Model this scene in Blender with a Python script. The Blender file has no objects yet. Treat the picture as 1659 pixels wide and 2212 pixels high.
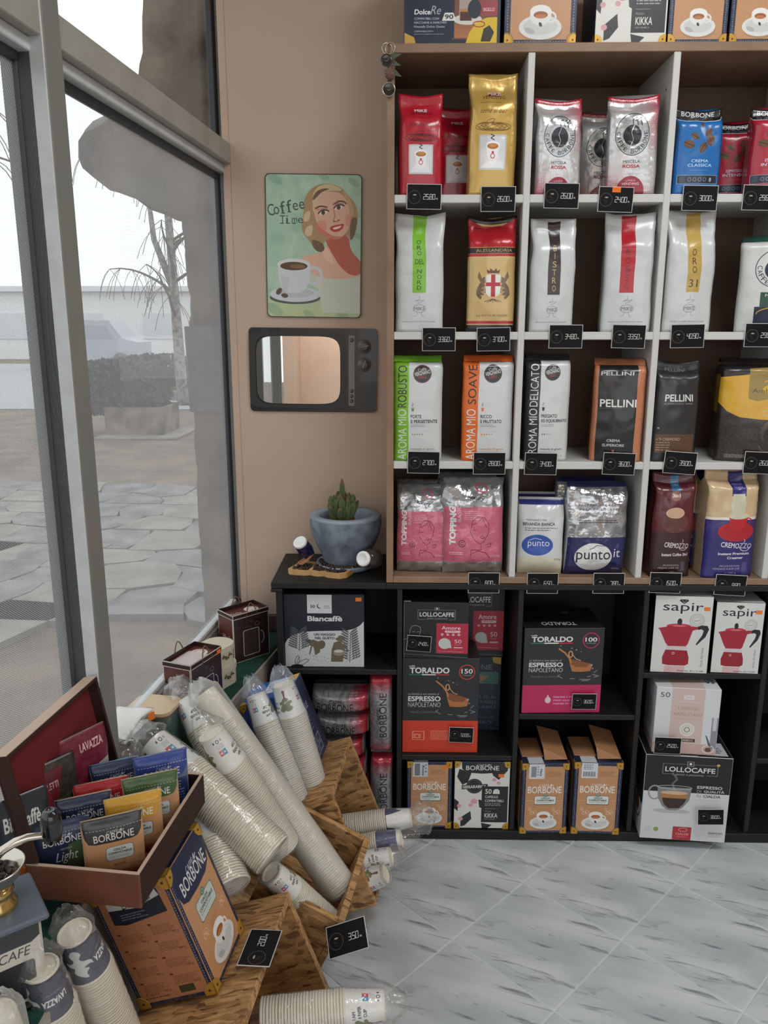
import bpy, bmesh, math, random
import numpy as np
from mathutils import Vector, Matrix, noise
random.seed(7)
SC = bpy.context.scene
COL = SC.collection
# ---------------------------------------------------------------- camera
F_PX, CXP, CYP = 1700.27, 829.5, 1106.0
PITCH, YAW, ROLL = [math.radians(a) for a in (13.0023, 1.0661, .0198)]
fw = Vector((-math.sin(YAW)*math.cos(PITCH), math.cos(YAW)*math.cos(PITCH), -math.sin(PITCH)))
rt0 = Vector((math.cos(YAW), math.sin(YAW), 0)); up0 = rt0.cross(fw)
rt = rt0*math.cos(ROLL) + up0*math.sin(ROLL); up = up0*math.cos(ROLL) - rt0*math.sin(ROLL)
EYE = Vector((0, 0, 1.5))
cd = bpy.data.cameras.new('camera'); cam = bpy.data.objects.new('camera', cd); COL.objects.link(cam)
cam.matrix_world = Matrix(((rt.x, up.x, -fw.x, 0), (rt.y, up.y, -fw.y, 0), (rt.z, up.z, -fw.z, 1.5), (0, 0, 0, 1)))
cd.sensor_fit = 'HORIZONTAL'; cd.sensor_width = 36.0; cd.lens = F_PX/1659*36.0; cd.clip_start = .02; cd.clip_end = 200
SC.camera = cam
# ---------------------------------------------------------------- world, lights, exposure
SC.view_settings.view_transform = 'Standard'; SC.view_settings.look = 'None'
SC.view_settings.gamma = 1; SC.view_settings.use_curve_mapping = False
SC.view_settings.exposure = -0.06
SC.cycles.use_denoising = True
SC.cycles.max_bounces = 8; SC.cycles.transparent_max_bounces = 24; SC.cycles.transmission_bounces = 4
SC.cycles.diffuse_bounces = 4; SC.cycles.glossy_bounces = 4; SC.cycles.caustics_reflective = False
SC.cycles.sample_clamp_indirect = 4.0
W = bpy.data.worlds.new('overcast sky'); SC.world = W; W.use_nodes = True
wn = W.node_tree.nodes; wl = W.node_tree.links
bg = wn['Background']; bg.inputs['Color'].default_value = (.95, .97, 1.0, 1); bg.inputs['Strength'].default_value = 1.5

def area(name, loc, rot, sx, sy, power, color=(1, 1, 1), portal=False, spread=None):
    l = bpy.data.lights.new(name, 'AREA'); l.shape = 'RECTANGLE'; l.size = sx; l.size_y = sy; l.energy = power; l.color = color
    if spread: l.spread = spread
    if portal: l.cycles.is_portal = True
    o = bpy.data.objects.new(name, l); COL.objects.link(o); o.location = loc; o.rotation_euler = rot
    return o
area('window_daylight_portal', (-.74, 1.0, 1.5), (0, math.radians(-90), 0), 2.4, 3.6, 1, portal=True)
area('shopfront_daylight', (1.3, -2.15, 1.45), (math.radians(90), 0, 0), 3.4, 2.3, 7, (.93, .97, 1.0))
area('ceiling_panel_light', (.75, 1.0, 2.86), (0, 0, 0), .6, .6, 18, (.97, .99, 1.0))
area('ceiling_panel_light', (2.1, 1.0, 2.86), (0, 0, 0), .6, .6, 15, (.97, .99, 1.0))

area('rear_wall_fill', (-.1, -1.0, 2.8), (math.radians(-50), 0, 0), .8, .2, 24, (1.0, .96, .9), spread=math.radians(110))  # added fill, no real fitting: brightens the rear wall shown in the mirror
# ---------------------------------------------------------------- helpers
def ray(px, py):
    return fw + rt*((px-CXP)/F_PX) - up*((py-CYP)/F_PX)
def PX(px, py, X=None, Y=None, Z=None):      # the real point seen at a picture position on a known plane
    d = ray(px, py)
    t = X/d.x if X is not None else (Y/d.y if Y is not None else (Z-1.5)/d.z)
    return EYE + d*t
def lin(c):
    return tuple(((v/255)/12.92 if v/255 <= .04045 else ((v/255+.055)/1.055)**2.4) for v in c[:3])
MATS = {}
def mat(name, col=(200, 200, 200), rough=.6, metal=0, spec=.5, alpha=1, trans=0, coat=0, bump=None, emit=0, noise_c=None):
    if name in MATS: return MATS[name]
    m = bpy.data.materials.new(name); m.use_nodes = True; MATS[name] = m
    nt = m.node_tree; b = nt.nodes['Principled BSDF']
    c = lin(col)
    b.inputs['Base Color'].default_value = (*c, 1); b.inputs['Roughness'].default_value = rough
    b.inputs['Metallic'].default_value = metal; b.inputs['Specular IOR Level'].default_value = spec
    b.inputs['Alpha'].default_value = alpha; b.inputs['Coat Weight'].default_value = coat
    b.inputs['Transmission Weight'].default_value = trans
    if noise_c:                                 # (second colour, scale, contrast)
        c2, sc, lo, hi = noise_c
        tc = nt.nodes.new('ShaderNodeTexCoord'); n = nt.nodes.new('ShaderNodeTexNoise'); n.inputs['Scale'].default_value = sc; n.inputs['Detail'].default_value = 6
        r = nt.nodes.new('ShaderNodeMapRange'); r.inputs[1].default_value = lo; r.inputs[2].default_value = hi
        mx = nt.nodes.new('ShaderNodeMix'); mx.data_type = 'RGBA'; mx.inputs[6].default_value = (*c, 1); mx.inputs[7].default_value = (*lin(c2), 1)
        nt.links.new(tc.outputs['Object'], n.inputs['Vector']); nt.links.new(n.outputs['Fac'], r.inputs[0])
        nt.links.new(r.outputs[0], mx.inputs[0]); nt.links.new(mx.outputs[2], b.inputs['Base Color'])
    if bump:
        sc, st = bump
        tc = nt.nodes.new('ShaderNodeTexCoord'); n = nt.nodes.new('ShaderNodeTexNoise'); n.inputs['Scale'].default_value = sc; n.inputs['Detail'].default_value = 5
        bp = nt.nodes.new('ShaderNodeBump'); bp.inputs['Strength'].default_value = st; bp.inputs['Distance'].default_value = .002
        nt.links.new(tc.outputs['Object'], n.inputs['Vector']); nt.links.new(n.outputs['Fac'], bp.inputs['Height']); nt.links.new(bp.outputs[0], b.inputs['Normal'])
    return m
def link(o, parent=None):
    COL.objects.link(o)
    if parent: o.parent = parent
    return o
def mesh(name, verts, faces, mats, parent=None, fm=None, uvs=None, smooth=False):
    me = bpy.data.meshes.new(name); me.from_pydata([tuple(v) for v in verts], [], faces)
    for m in (mats if isinstance(mats, (list, tuple)) else [mats]): me.materials.append(m)
    if fm: me.polygons.foreach_set('material_index', fm)
    if uvs is not None:
        ul = me.uv_layers.new(name='UVMap'); ul.data.foreach_set('uv', np.array(uvs, dtype=np.float32).ravel())
    if smooth: me.polygons.foreach_set('use_smooth', [True]*len(me.polygons))
    me.update()
    return link(bpy.data.objects.new(name, me), parent)
def thing(name, label, cat, loc=(0, 0, 0), rot=(0, 0, 0), group=None):
    o = link(bpy.data.objects.new(name, None)); o.empty_display_size = .02; o.location = loc; o.rotation_euler = rot
    return tag(o, label, cat, group)
def tag(o, label, cat, group=None):
    o['label'] = label; o['category'] = cat
    if group: o['group'] = group
    return o
def struct(o, label=None):
    o['kind'] = 'structure'
    if label: o['label'] = label
    return o
def box24(lo, hi, e=.002):
    """verts, faces, face uv of a box with small chamfers; first six faces: front(-y) back left right top bottom"""
    (x0, y0, z0), (x1, y1, z1) = lo, hi
    e = min(e, (x1-x0)/3, (y1-y0)/3, (z1-z0)/3)
    V = []; idx = {}
    def v(p, k):
        V.append(p); idx[k] = len(V)-1; return len(V)-1
    S = (0, 1)
    for i in S:
        for j in S:
            for k in S:
                x, y, z = (x0, x1)[i], (y0, y1)[j], (z0, z1)[k]
                dx, dy, dz = (e if i == 0 else -e), (e if j == 0 else -e), (e if k == 0 else -e)
                v((x, y+dy, z+dz), (i, j, k, 'x')); v((x+dx, y, z+dz), (i, j, k, 'y')); v((x+dx, y+dy, z), (i, j, k, 'z'))
    g = lambda i, j, k, a: idx[(i, j, k, a)]
    Fc = [(g(0,0,0,'y'), g(1,0,0,'y'), g(1,0,1,'y'), g(0,0,1,'y')),
          (g(1,1,0,'y'), g(0,1,0,'y'), g(0,1,1,'y'), g(1,1,1,'y')),
          (g(0,1,0,'x'), g(0,0,0,'x'), g(0,0,1,'x'), g(0,1,1,'x')),
          (g(1,0,0,'x'), g(1,1,0,'x'), g(1,1,1,'x'), g(1,0,1,'x')),
          (g(0,0,1,'z'), g(1,0,1,'z'), g(1,1,1,'z'), g(0,1,1,'z')),
          (g(0,1,0,'z'), g(1,1,0,'z'), g(1,0,0,'z'), g(0,0,0,'z'))]
    rest = []
    for j in S:
        for k in S: rest.append((g(0,j,k,'y'), g(1,j,k,'y'), g(1,j,k,'z'), g(0,j,k,'z')))
    for i in S:
        for k in S: rest.append((g(i,0,k,'x'), g(i,1,k,'x'), g(i,1,k,'z'), g(i,0,k,'z')))
    for i in S:
        for j in S: rest.append((g(i,j,0,'x'), g(i,j,1,'x'), g(i,j,1,'y'), g(i,j,0,'y')))
    for i in S:
        for j in S:
            for k in S: rest.append((g(i,j,k,'x'), g(i,j,k,'y'), g(i,j,k,'z')))
    ce = Vector(((x0+x1)/2, (y0+y1)/2, (z0+z1)/2))
    for q in rest:                               # turn every chamfer outward
        a, b, c = [Vector(V[n]) for n in q[:3]]
        if (b-a).cross(c-a).dot(a-ce) < 0: q = q[::-1]
        Fc.append(q)
    return V, Fc
UQ = [(0, 0), (1, 0), (1, 1), (0, 1)]
def bx(name, lo, hi, m, parent=None, e=.002):
    V, Fc = box24(lo, hi, e)
    return mesh(name, V, Fc, m, parent)
def boxes(name, lst, m, parent=None, e=.0015):
    V = []; Fc = []
    for lo, hi in lst:
        v, f = box24(lo, hi, e); n = len(V); V += v; Fc += [tuple(a+n for a in q) for q in f]
    return mesh(name, V, Fc, m, parent)
def carton_mesh(name, w, d, h, mats, parent=None, e=.0012):
    """mats: dict front/left/right/top/back, default under 'c'"""
    V, Fc = box24((-w/2, 0, 0), (w/2, d, h), e)
    ml = [mats['c']]; fm = []
    for k in ('front', 'back', 'left', 'right', 'top', 'bottom'):
        if k in mats: ml.append(mats[k]); fm.append(len(ml)-1)
        else: fm.append(0)
    fm += [0]*(len(Fc)-6)
    uv = []
    for i, f in enumerate(Fc):
        if i < 6: uv += UQ
        else: uv += [(0, 0)]*len(f)
    return mesh(name, V, Fc, ml, parent, fm, uv)
def lathe(name, prof, m, parent=None, n=32, smooth=True, fm=None, uv=False):
    V = []; Fc = []; U = []
    for r, z in prof:
        for i in range(n):
            a = 2*math.pi*i/n; V.append((r*math.cos(a), r*math.sin(a), z))
    for k in range(len(prof)-1):
        for i in range(n):
            j = (i+1) % n
            Fc.append((k*n+i, k*n+j, (k+1)*n+j, (k+1)*n+i))
            z0, z1 = prof[0][1], prof[-1][1]
            if uv:
                a, b = i/n, (i+1)/n; t0 = (prof[k][1]-uv[0])/(uv[1]-uv[0]); t1 = (prof[k+1][1]-uv[0])/(uv[1]-uv[0])
                U += [(a, t0), (b, t0), (b, t1), (a, t1)]
    return mesh(name, V, Fc, m, parent, fm=[x for x in fm for _ in range(n)] if fm else None, uvs=U if uv else None, smooth=smooth)
def tube_data(pts, r, n=8, cap=True):
    pts = [Vector(p) for p in pts]; V = []; Fc = []
    rr = r if isinstance(r, (list, tuple)) else [r]*len(pts)
    prev = None
    for i, p in enumerate(pts):
        t = (pts[min(i+1, len(pts)-1)] - pts[max(i-1, 0)]).normalized()
        a = prev if prev is not None else (Vector((0, 0, 1)) if abs(t.z) < .9 else Vector((1, 0, 0)))
        a = (a - t*a.dot(t)).normalized(); prev = a; b = t.cross(a)
        for k in range(n):
            th = 2*math.pi*k/n; V.append(p + (a*math.cos(th) + b*math.sin(th))*rr[i])
    for i in range(len(pts)-1):
        for k in range(n):
            j = (k+1) % n; Fc.append((i*n+k, i*n+j, (i+1)*n+j, (i+1)*n+k))
    if cap: Fc.append(tuple(range(n))[::-1]); Fc.append(tuple((len(pts)-1)*n+k for k in range(n)))
    return V, Fc
def tube(name, pts, r, m, parent=None, n=8, cap=True):
    V, Fc = tube_data(pts, r, n, cap); return mesh(name, V, Fc, m, parent, smooth=True)
def prism(name, poly, y0, y1, m, parent=None, axis='y'):
    n = len(poly); V = [(x, y0, z) for x, z in poly] + [(x, y1, z) for x, z in poly]
    if axis == 'z': V = [(x, z, y0) for x, z in poly] + [(x, z, y1) for x, z in poly]
    Fc = [tuple(range(n)), tuple(range(n, 2*n))[::-1]] + [(i, i+n, (i+1) % n+n, (i+1) % n) for i in range(n)]
    return mesh(name, V, Fc, m, parent)
# ---------------------------------------------------------------- print canvases (package artwork drawn in code)
TXT = {}
def text_edges(s, b=0.0):
    key = (s, b)
    if key in TXT: return TXT[key]
    cu = bpy.data.curves.new('t', 'FONT'); cu.body = s; cu.size = 1; cu.resolution_u = 3; cu.offset = b
    o = bpy.data.objects.new('t', cu); COL.objects.link(o)
    dg = bpy.context.evaluated_depsgraph_get(); me = o.evaluated_get(dg).to_mesh()
    nv = len(me.vertices); co = np.zeros(nv*3, np.float32); me.vertices.foreach_get('co', co); co = co.reshape(-1, 3)[:, :2]
    cnt = {}
    for p in me.polygons:
        for k in p.edge_keys: cnt[k] = cnt.get(k, 0)+1
    E = np.array([[*co[a], *co[c]] for (a, c), n in cnt.items() if n == 1], dtype=np.float64).reshape(-1, 4)
    o.evaluated_get(dg).to_mesh_clear(); bpy.data.objects.remove(o); bpy.data.curves.remove(cu)
    TXT[key] = E
    return E
def C3(c): return np.array(c[:3], np.float32)/255
class Cv:
    """canvas: x 0..100 across, y 0..100*h/w downwards"""
    SS = 3
    def __init__(s, w, h, bgc, res=2100):
        s.k = max(64, int(w*res))/100; s.W = int(s.k*100); s.H = max(8, int(s.k*100*h/w)); s.h = 100*h/w
        s.a = np.ones((s.H, s.W, 3), np.float32)*C3(bgc); s.rg = np.random.RandomState(int(w*1e4+h*1e3) % 9999)
    def cover(s, E, eo=False):
        E = np.asarray(E, float)*s.k*s.SS
        if len(E) == 0: return None
        x0 = max(0, int(np.floor(min(E[:, 0].min(), E[:, 2].min())/s.SS))); x1 = min(s.W, int(np.ceil(max(E[:, 0].max(), E[:, 2].max())/s.SS))+1)
        y0 = max(0, int(np.floor(min(E[:, 1].min(), E[:, 3].min())/s.SS))); y1 = min(s.H, int(np.ceil(max(E[:, 1].max(), E[:, 3].max())/s.SS))+1)
        if x1 <= x0 or y1 <= y0: return None
        w, h = (x1-x0)*s.SS, (y1-y0)*s.SS
        E = E - np.array([x0, y0, x0, y0])*s.SS
        sg = np.where(E[:, 3] > E[:, 1], 1, -1); f = E[:, 1] > E[:, 3]; E = np.where(f[:, None], E[:, [2, 3, 0, 1]], E)
        r0 = np.clip(np.ceil(E[:, 1]-.5), 0, h).astype(int); r1 = np.clip(np.ceil(E[:, 3]-.5), 0, h).astype(int); n = r1-r0
        ok = n > 0; E, r0, n, sg = E[ok], r0[ok], n[ok], sg[ok]
        if len(n) == 0: return None
        i = np.repeat(np.arange(len(n)), n); off = np.arange(n.sum()) - np.repeat(np.cumsum(n)-n, n); r = r0[i]+off
        t = (r+.5-E[i, 1])/(E[i, 3]-E[i, 1]); x = E[i, 0]+t*(E[i, 2]-E[i, 0])
        c = np.clip(np.ceil(x-.5), 0, w).astype(int)
        g = np.zeros((h, w+1), np.int32); np.add.at(g, (r, c), 1 if eo else sg[i]); g = np.cumsum(g, 1)[:, :w]
        m = (g % 2 if eo else (g != 0)).astype(np.float32)
        return m.reshape(y1-y0, s.SS, x1-x0, s.SS).mean((1, 3)), slice(y0, y1), slice(x0, x1)
    def paint(s, cov, col, al=1.0):
        if cov is None: return s
        m, ys, xs = cov; m = (m*al)[..., None]; s.a[ys, xs] = s.a[ys, xs]*(1-m)+C3(col)*m
        return s
    @staticmethod
    def pe(pts):
        p = np.array(pts, float); return np.hstack([p, np.roll(p, -1, 0)])
    def P(s, pts, col, al=1.0): return s.paint(s.cover(s.pe(pts)), col, al)
    def S(s, pts, col, al=1.0, it=3):
        p = np.array(pts, float)
        for _ in range(it): q = np.roll(p, -1, 0); p = np.stack([p*.75+q*.25, p*.25+q*.75], 1).reshape(-1, 2)
        return s.P(p, col, al)
    def SL(s, pts, lw, col, al=1.0, it=3):
        p = np.array(pts, float)
        for _ in range(it): p = np.vstack([p[:1], np.stack([p[:-1]*.75+p[1:]*.25, p[:-1]*.25+p[1:]*.75], 1).reshape(-1, 2), p[-1:]])
        return s.L([tuple(v) for v in p], lw, col, al)
    def R(s, x0, y0, x1, y1, col, r=0, al=1.0):
        if r <= 0: return s.P([(x0, y0), (x1, y0), (x1, y1), (x0, y1)], col, al)
        pts = []
        for cx, cy, a in ((x1-r, y0+r, -90), (x1-r, y1-r, 0), (x0+r, y1-r, 90), (x0+r, y0+r, 180)):
            for k in range(6): t = math.radians(a+k*18); pts.append((cx+r*math.cos(t), cy+r*math.sin(t)))
        return s.P(pts, col, al)
    def ell(s, cx, cy, rx, ry, rot=0, a0=0, a1=360, n=40):
        c, q = math.cos(math.radians(rot)), math.sin(math.radians(rot)); o = []
        for k in range(n if a1-a0 >= 360 else n+1):
            t = math.radians(a0+(a1-a0)*k/n); x, y = rx*math.cos(t), ry*math.sin(t); o.append((cx+x*c-y*q, cy+x*q+y*c))
        return o
    def E(s, cx, cy, rx, ry, col, rot=0, lw=0, al=1.0, a0=0, a1=360):
        p = s.ell(cx, cy, rx, ry, rot, a0, a1)
        return s.L(p + ([p[0]] if a1-a0 >= 360 else []), lw, col, al) if lw else s.P(p, col, al)
    def L(s, pts, lw, col, al=1.0):
        E = []
        for (xa, ya), (xb, yb) in zip(pts[:-1], pts[1:]):
            dx, dy = xb-xa, yb-ya; l = math.hypot(dx, dy)
            if l < 1e-6: continue
            nx, ny = -dy/l*lw/2, dx/l*lw/2; ex, ey = dx/l*lw*.2, dy/l*lw*.2
            E.append(s.pe([(xa-ex+nx, ya-ey+ny), (xb+ex+nx, yb+ey+ny), (xb+ex-nx, yb+ey-ny), (xa-ex-nx, ya-ey-ny)]))
        return s.paint(s.cover(np.vstack(E)), col, al) if E else s
    def T(s, txt, box, col, rot=0, sh=0, b=.0, al=1.0):
        """text fitted in box (x0,y0,x1,y1); rot 0 reads right, 90 reads upwards, -90 downwards, 180 upside down, others about the centre"""
        E = text_edges(txt, b)
        if len(E) == 0: return s
        E = E.copy(); E[:, 0] += sh*E[:, 1]; E[:, 2] += sh*E[:, 3]
        X0, X1 = min(E[:, 0].min(), E[:, 2].min()), max(E[:, 0].max(), E[:, 2].max()); Y0, Y1 = min(E[:, 1].min(), E[:, 3].min()), max(E[:, 1].max(), E[:, 3].max())
        u = lambda a: (a-(X0+X1)/2)/max(1e-6, X1-X0); v = lambda a: -(a-(Y0+Y1)/2)/max(1e-6, Y1-Y0)
        x0, y0, x1, y1 = box; w, h = x1-x0, y1-y0
        if rot in (90, -90): w, h = h, w
        c, q = math.cos(math.radians(-rot)), math.sin(math.radians(-rot)); cx, cy = (x0+x1)/2, (y0+y1)/2
        def f(a, bb): a, bb = u(a)*w, v(bb)*h; return cx+a*c-bb*q, cy+a*q+bb*c
        xa, ya = f(E[:, 0], E[:, 1]); xb, yb = f(E[:, 2], E[:, 3])
        return s.paint(s.cover(np.stack([xa, ya, xb, yb], 1), True), col, al)
    def TA(s, txt, cx, cy, rx, ry, a0, a1, h, col, b=0, ccw=False):
        """letters along an ellipse from angle a0 to a1 (0 right, 90 down)"""
        n = len(txt)
        for i, ch in enumerate(txt):
            if ch == ' ': continue
            t = math.radians(a0+(a1-a0)*(i+.5)/n); x, y = cx+rx*math.cos(t), cy+ry*math.sin(t)
            dx, dy = -rx*math.sin(t), ry*math.cos(t)
            if a1 < a0: dx, dy = -dx, -dy
            wd = h*.55 if ch == 'I' and False else h*.78
            if ch == 'I': wd = h*.16
            s.T(ch, (x-wd/2, y-h/2, x+wd/2, y+h/2), col, rot=-math.degrees(math.atan2(dy, dx))+.001, b=b)
        return s
    def lines(s, x0, y0, x1, y1, n, col, al=.6, fill=.45):
        """rows of tiny print"""
        st = (y1-y0)/n
        for i in range(n):
            x = x0
            e = x1-(x1-x0)*s.rg.rand()*.3
            while x < e:
                w = st*(.5+1.6*s.rg.rand()); s.R(x, y0+i*st, min(e, x+w), y0+i*st+st*fill, col, al=al); x += w+st*.3
        return s
    def noise(s, col, amt, sc=8, seed=1):
        r = np.random.RandomState(seed); h, w = s.H//sc+3, s.W//sc+3; g = r.rand(h, w)
        ys = np.linspace(0, h-2.001, s.H); xs = np.linspace(0, w-2.001, s.W); yi, xi = ys.astype(int), xs.astype(int); fy, fx = (ys-yi)[:, None], (xs-xi)[None]
        v = g[yi][:, xi]*(1-fy)*(1-fx)+g[yi+1][:, xi]*fy*(1-fx)+g[yi][:, xi+1]*(1-fy)*fx+g[yi+1][:, xi+1]*fy*fx
        m = np.clip((v-.45)*3, 0, 1)[..., None]*amt; s.a = (s.a*(1-m)+C3(col)*m).astype(np.float32)
        return s
    def grad(s, y0, y1, c0, c1, x0=0, x1=100):
        ya, yb = int(y0*s.k), int(y1*s.k); xa, xb = int(x0*s.k), int(x1*s.k); t = np.linspace(0, 1, max(1, yb-ya))[:, None, None]
        s.a[ya:yb, xa:xb] = (C3(c0)*(1-t)+C3(c1)*t)[:len(s.a[ya:yb])]
        return s
    def dots(s, f, st, col):
        E = []
        y = 0
        while y < s.h:
            x = 0
            while x < 100:
                r = f(x, y)
                if r > .04: r *= st*.5; E.append(s.pe([(x-r, y-r), (x+r, y-r), (x+r, y+r), (x-r, y+r)]))
                x += st
            y += st
        return s.paint(s.cover(np.vstack(E)), col)
    def image(s, name):
        im = bpy.data.images.new(name, s.W, s.H); px = np.ones((s.H, s.W, 4), np.float32); px[..., :3] = np.clip(s.a[::-1], 0, 1)
        im.pixels.foreach_set(px.ravel()); im.update(); im.pack()
        return im
    def mat(s, name, rough=.45, metal=0, coat=0, bump=None, spec=.5):
        m = bpy.data.materials.new(name); m.use_nodes = True; nt = m.node_tree; b = nt.nodes['Principled BSDF']
        t = nt.nodes.new('ShaderNodeTexImage'); t.image = s.image(name); t.extension = 'EXTEND'
        nt.links.new(t.outputs['Color'], b.inputs['Base Color']); b.inputs['Roughness'].default_value = rough
        if metal == 'auto':                      # bare foil is metallic, printed colour is not
            hs = nt.nodes.new('ShaderNodeSeparateColor'); hs.mode = 'HSV'; mr = nt.nodes.new('ShaderNodeMapRange'); mr.inputs[1].default_value = .12; mr.inputs[2].default_value = .3; mr.inputs[3].default_value = .75; mr.inputs[4].default_value = .05
            nt.links.new(t.outputs['Color'], hs.inputs[0]); nt.links.new(hs.outputs[1], mr.inputs[0]); lt = nt.nodes.new('ShaderNodeMapRange'); lt.inputs[1].default_value = .62; lt.inputs[2].default_value = .76; lt.inputs[3].default_value = 1; lt.inputs[4].default_value = .1; mm = nt.nodes.new('ShaderNodeMath'); mm.operation = 'MULTIPLY'
            nt.links.new(hs.outputs[2], lt.inputs[0]); nt.links.new(mr.outputs[0], mm.inputs[0]); nt.links.new(lt.outputs[0], mm.inputs[1]); nt.links.new(mm.outputs[0], b.inputs['Metallic'])
        else: b.inputs['Metallic'].default_value = metal
        b.inputs['Coat Weight'].default_value = coat; b.inputs['Coat Roughness'].default_value = .15; b.inputs['Specular IOR Level'].default_value = spec
        if bump:
            tc = nt.nodes.new('ShaderNodeTexCoord'); n = nt.nodes.new('ShaderNodeTexNoise'); n.inputs['Scale'].default_value = bump[0]; n.inputs['Detail'].default_value = 2
            bp = nt.nodes.new('ShaderNodeBump'); bp.inputs['Strength'].default_value = bump[1]; bp.inputs['Distance'].default_value = .004
            nt.links.new(tc.outputs['Object'], n.inputs['Vector']); nt.links.new(n.outputs['Fac'], bp.inputs['Height']); nt.links.new(bp.outputs[0], b.inputs['Normal'])
        return m
WHT = (232, 232, 228); BLK = (24, 24, 26); NAVY = (27, 38, 66); GOLD = (200, 160, 70); KRAFT = (196, 146, 104)
def bean(c, x, y, r, rot=30, col=(78, 48, 30)):
    c.E(x, y, r, r*.66, col, rot); c.E(x, y-r*.1, r*.85, r*.45, (120, 84, 56), rot, al=.5)
    a = math.radians(rot); c.L([(x-r*.9*math.cos(a), y-r*.9*math.sin(a)), (x+r*.1*math.sin(a), y), (x+r*.9*math.cos(a), y+r*.9*math.sin(a))], r*.14, (40, 22, 14))
def cup_saucer(c, x, y, s):
    """white espresso cup tilted on a saucer, s = saucer half width"""
    c.E(x+s*.05, y+s*.12, s, s*.52, (150, 110, 78), al=.4); c.E(x, y, s, s*.52, (222, 224, 222)); c.E(x, y-s*.04, s*.8, s*.36, (205, 208, 206))
    c.E(x-s*.5, y+s*.15, s*.25, s*.12, (150, 155, 155), 20, al=.5)
    c.E(x+s*.5, y-s*.42, s*.2, s*.2, (226, 228, 226), lw=s*.09)
    c.E(x, y-s*.5, s*.5, s*.42, (228, 230, 228)); c.E(x, y-s*.66, s*.5, s*.28, (236, 237, 234)); c.E(x, y-s*.52, s*.33, s*.15, (158, 92, 52)); c.E(x, y-s*.46, s*.26, s*.09, (190, 120, 70))
    bean(c, x, y-s*.12, s*.1, 60, (40, 44, 46))
def brand(c, box, col=WHT, caffe=True, rot=0, sub=None):
    x0, y0, x1, y1 = box; h = y1-y0
    c.T('BORBONE', (x0, y0+h*.3, x1, y1), col, rot=rot, b=.012)
    if caffe and rot == 0: c.T('CAFFÈ', (x0+(x1-x0)*.33, y0, x0+(x1-x0)*.62, y0+h*.36), col, sh=.15); c.L([(x0+(x1-x0)*.64, y0+h*.25), (x0+(x1-x0)*.7, y0+h*.05), (x0+(x1-x0)*.68, y0+h*.3), (x0+(x1-x0)*.76, y0+h*.12)], h*.06, col)
def guard(c, fy, H, r=13):
    for x, y, sx, sy in ((0, 0, 1, 1), (100, 0, -1, 1), (0, H, 1, -1), (100, H, -1, -1)):
        if fy and ((sy == 1) != (fy == 1)): continue
        c.P([(x, y), (x+sx*r, y), (x+sx*r, y+sy*r*.45), (x+sx*r*.8, y+sy*r*.85), (x+sx*r*.3, y+sy*r*1.1), (x, y+sy*r*1.05)], (196, 150, 62))
        c.L([(x+sx*r, y), (x+sx*r, y+sy*r*.45), (x+sx*r*.8, y+sy*r*.85), (x+sx*r*.3, y+sy*r*1.1), (x, y+sy*r*1.05)], r*.08, (138, 98, 40))
        c.E(x+sx*r*.42, y+sy*r*.45, r*.14, r*.14, (70, 44, 22))
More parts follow.
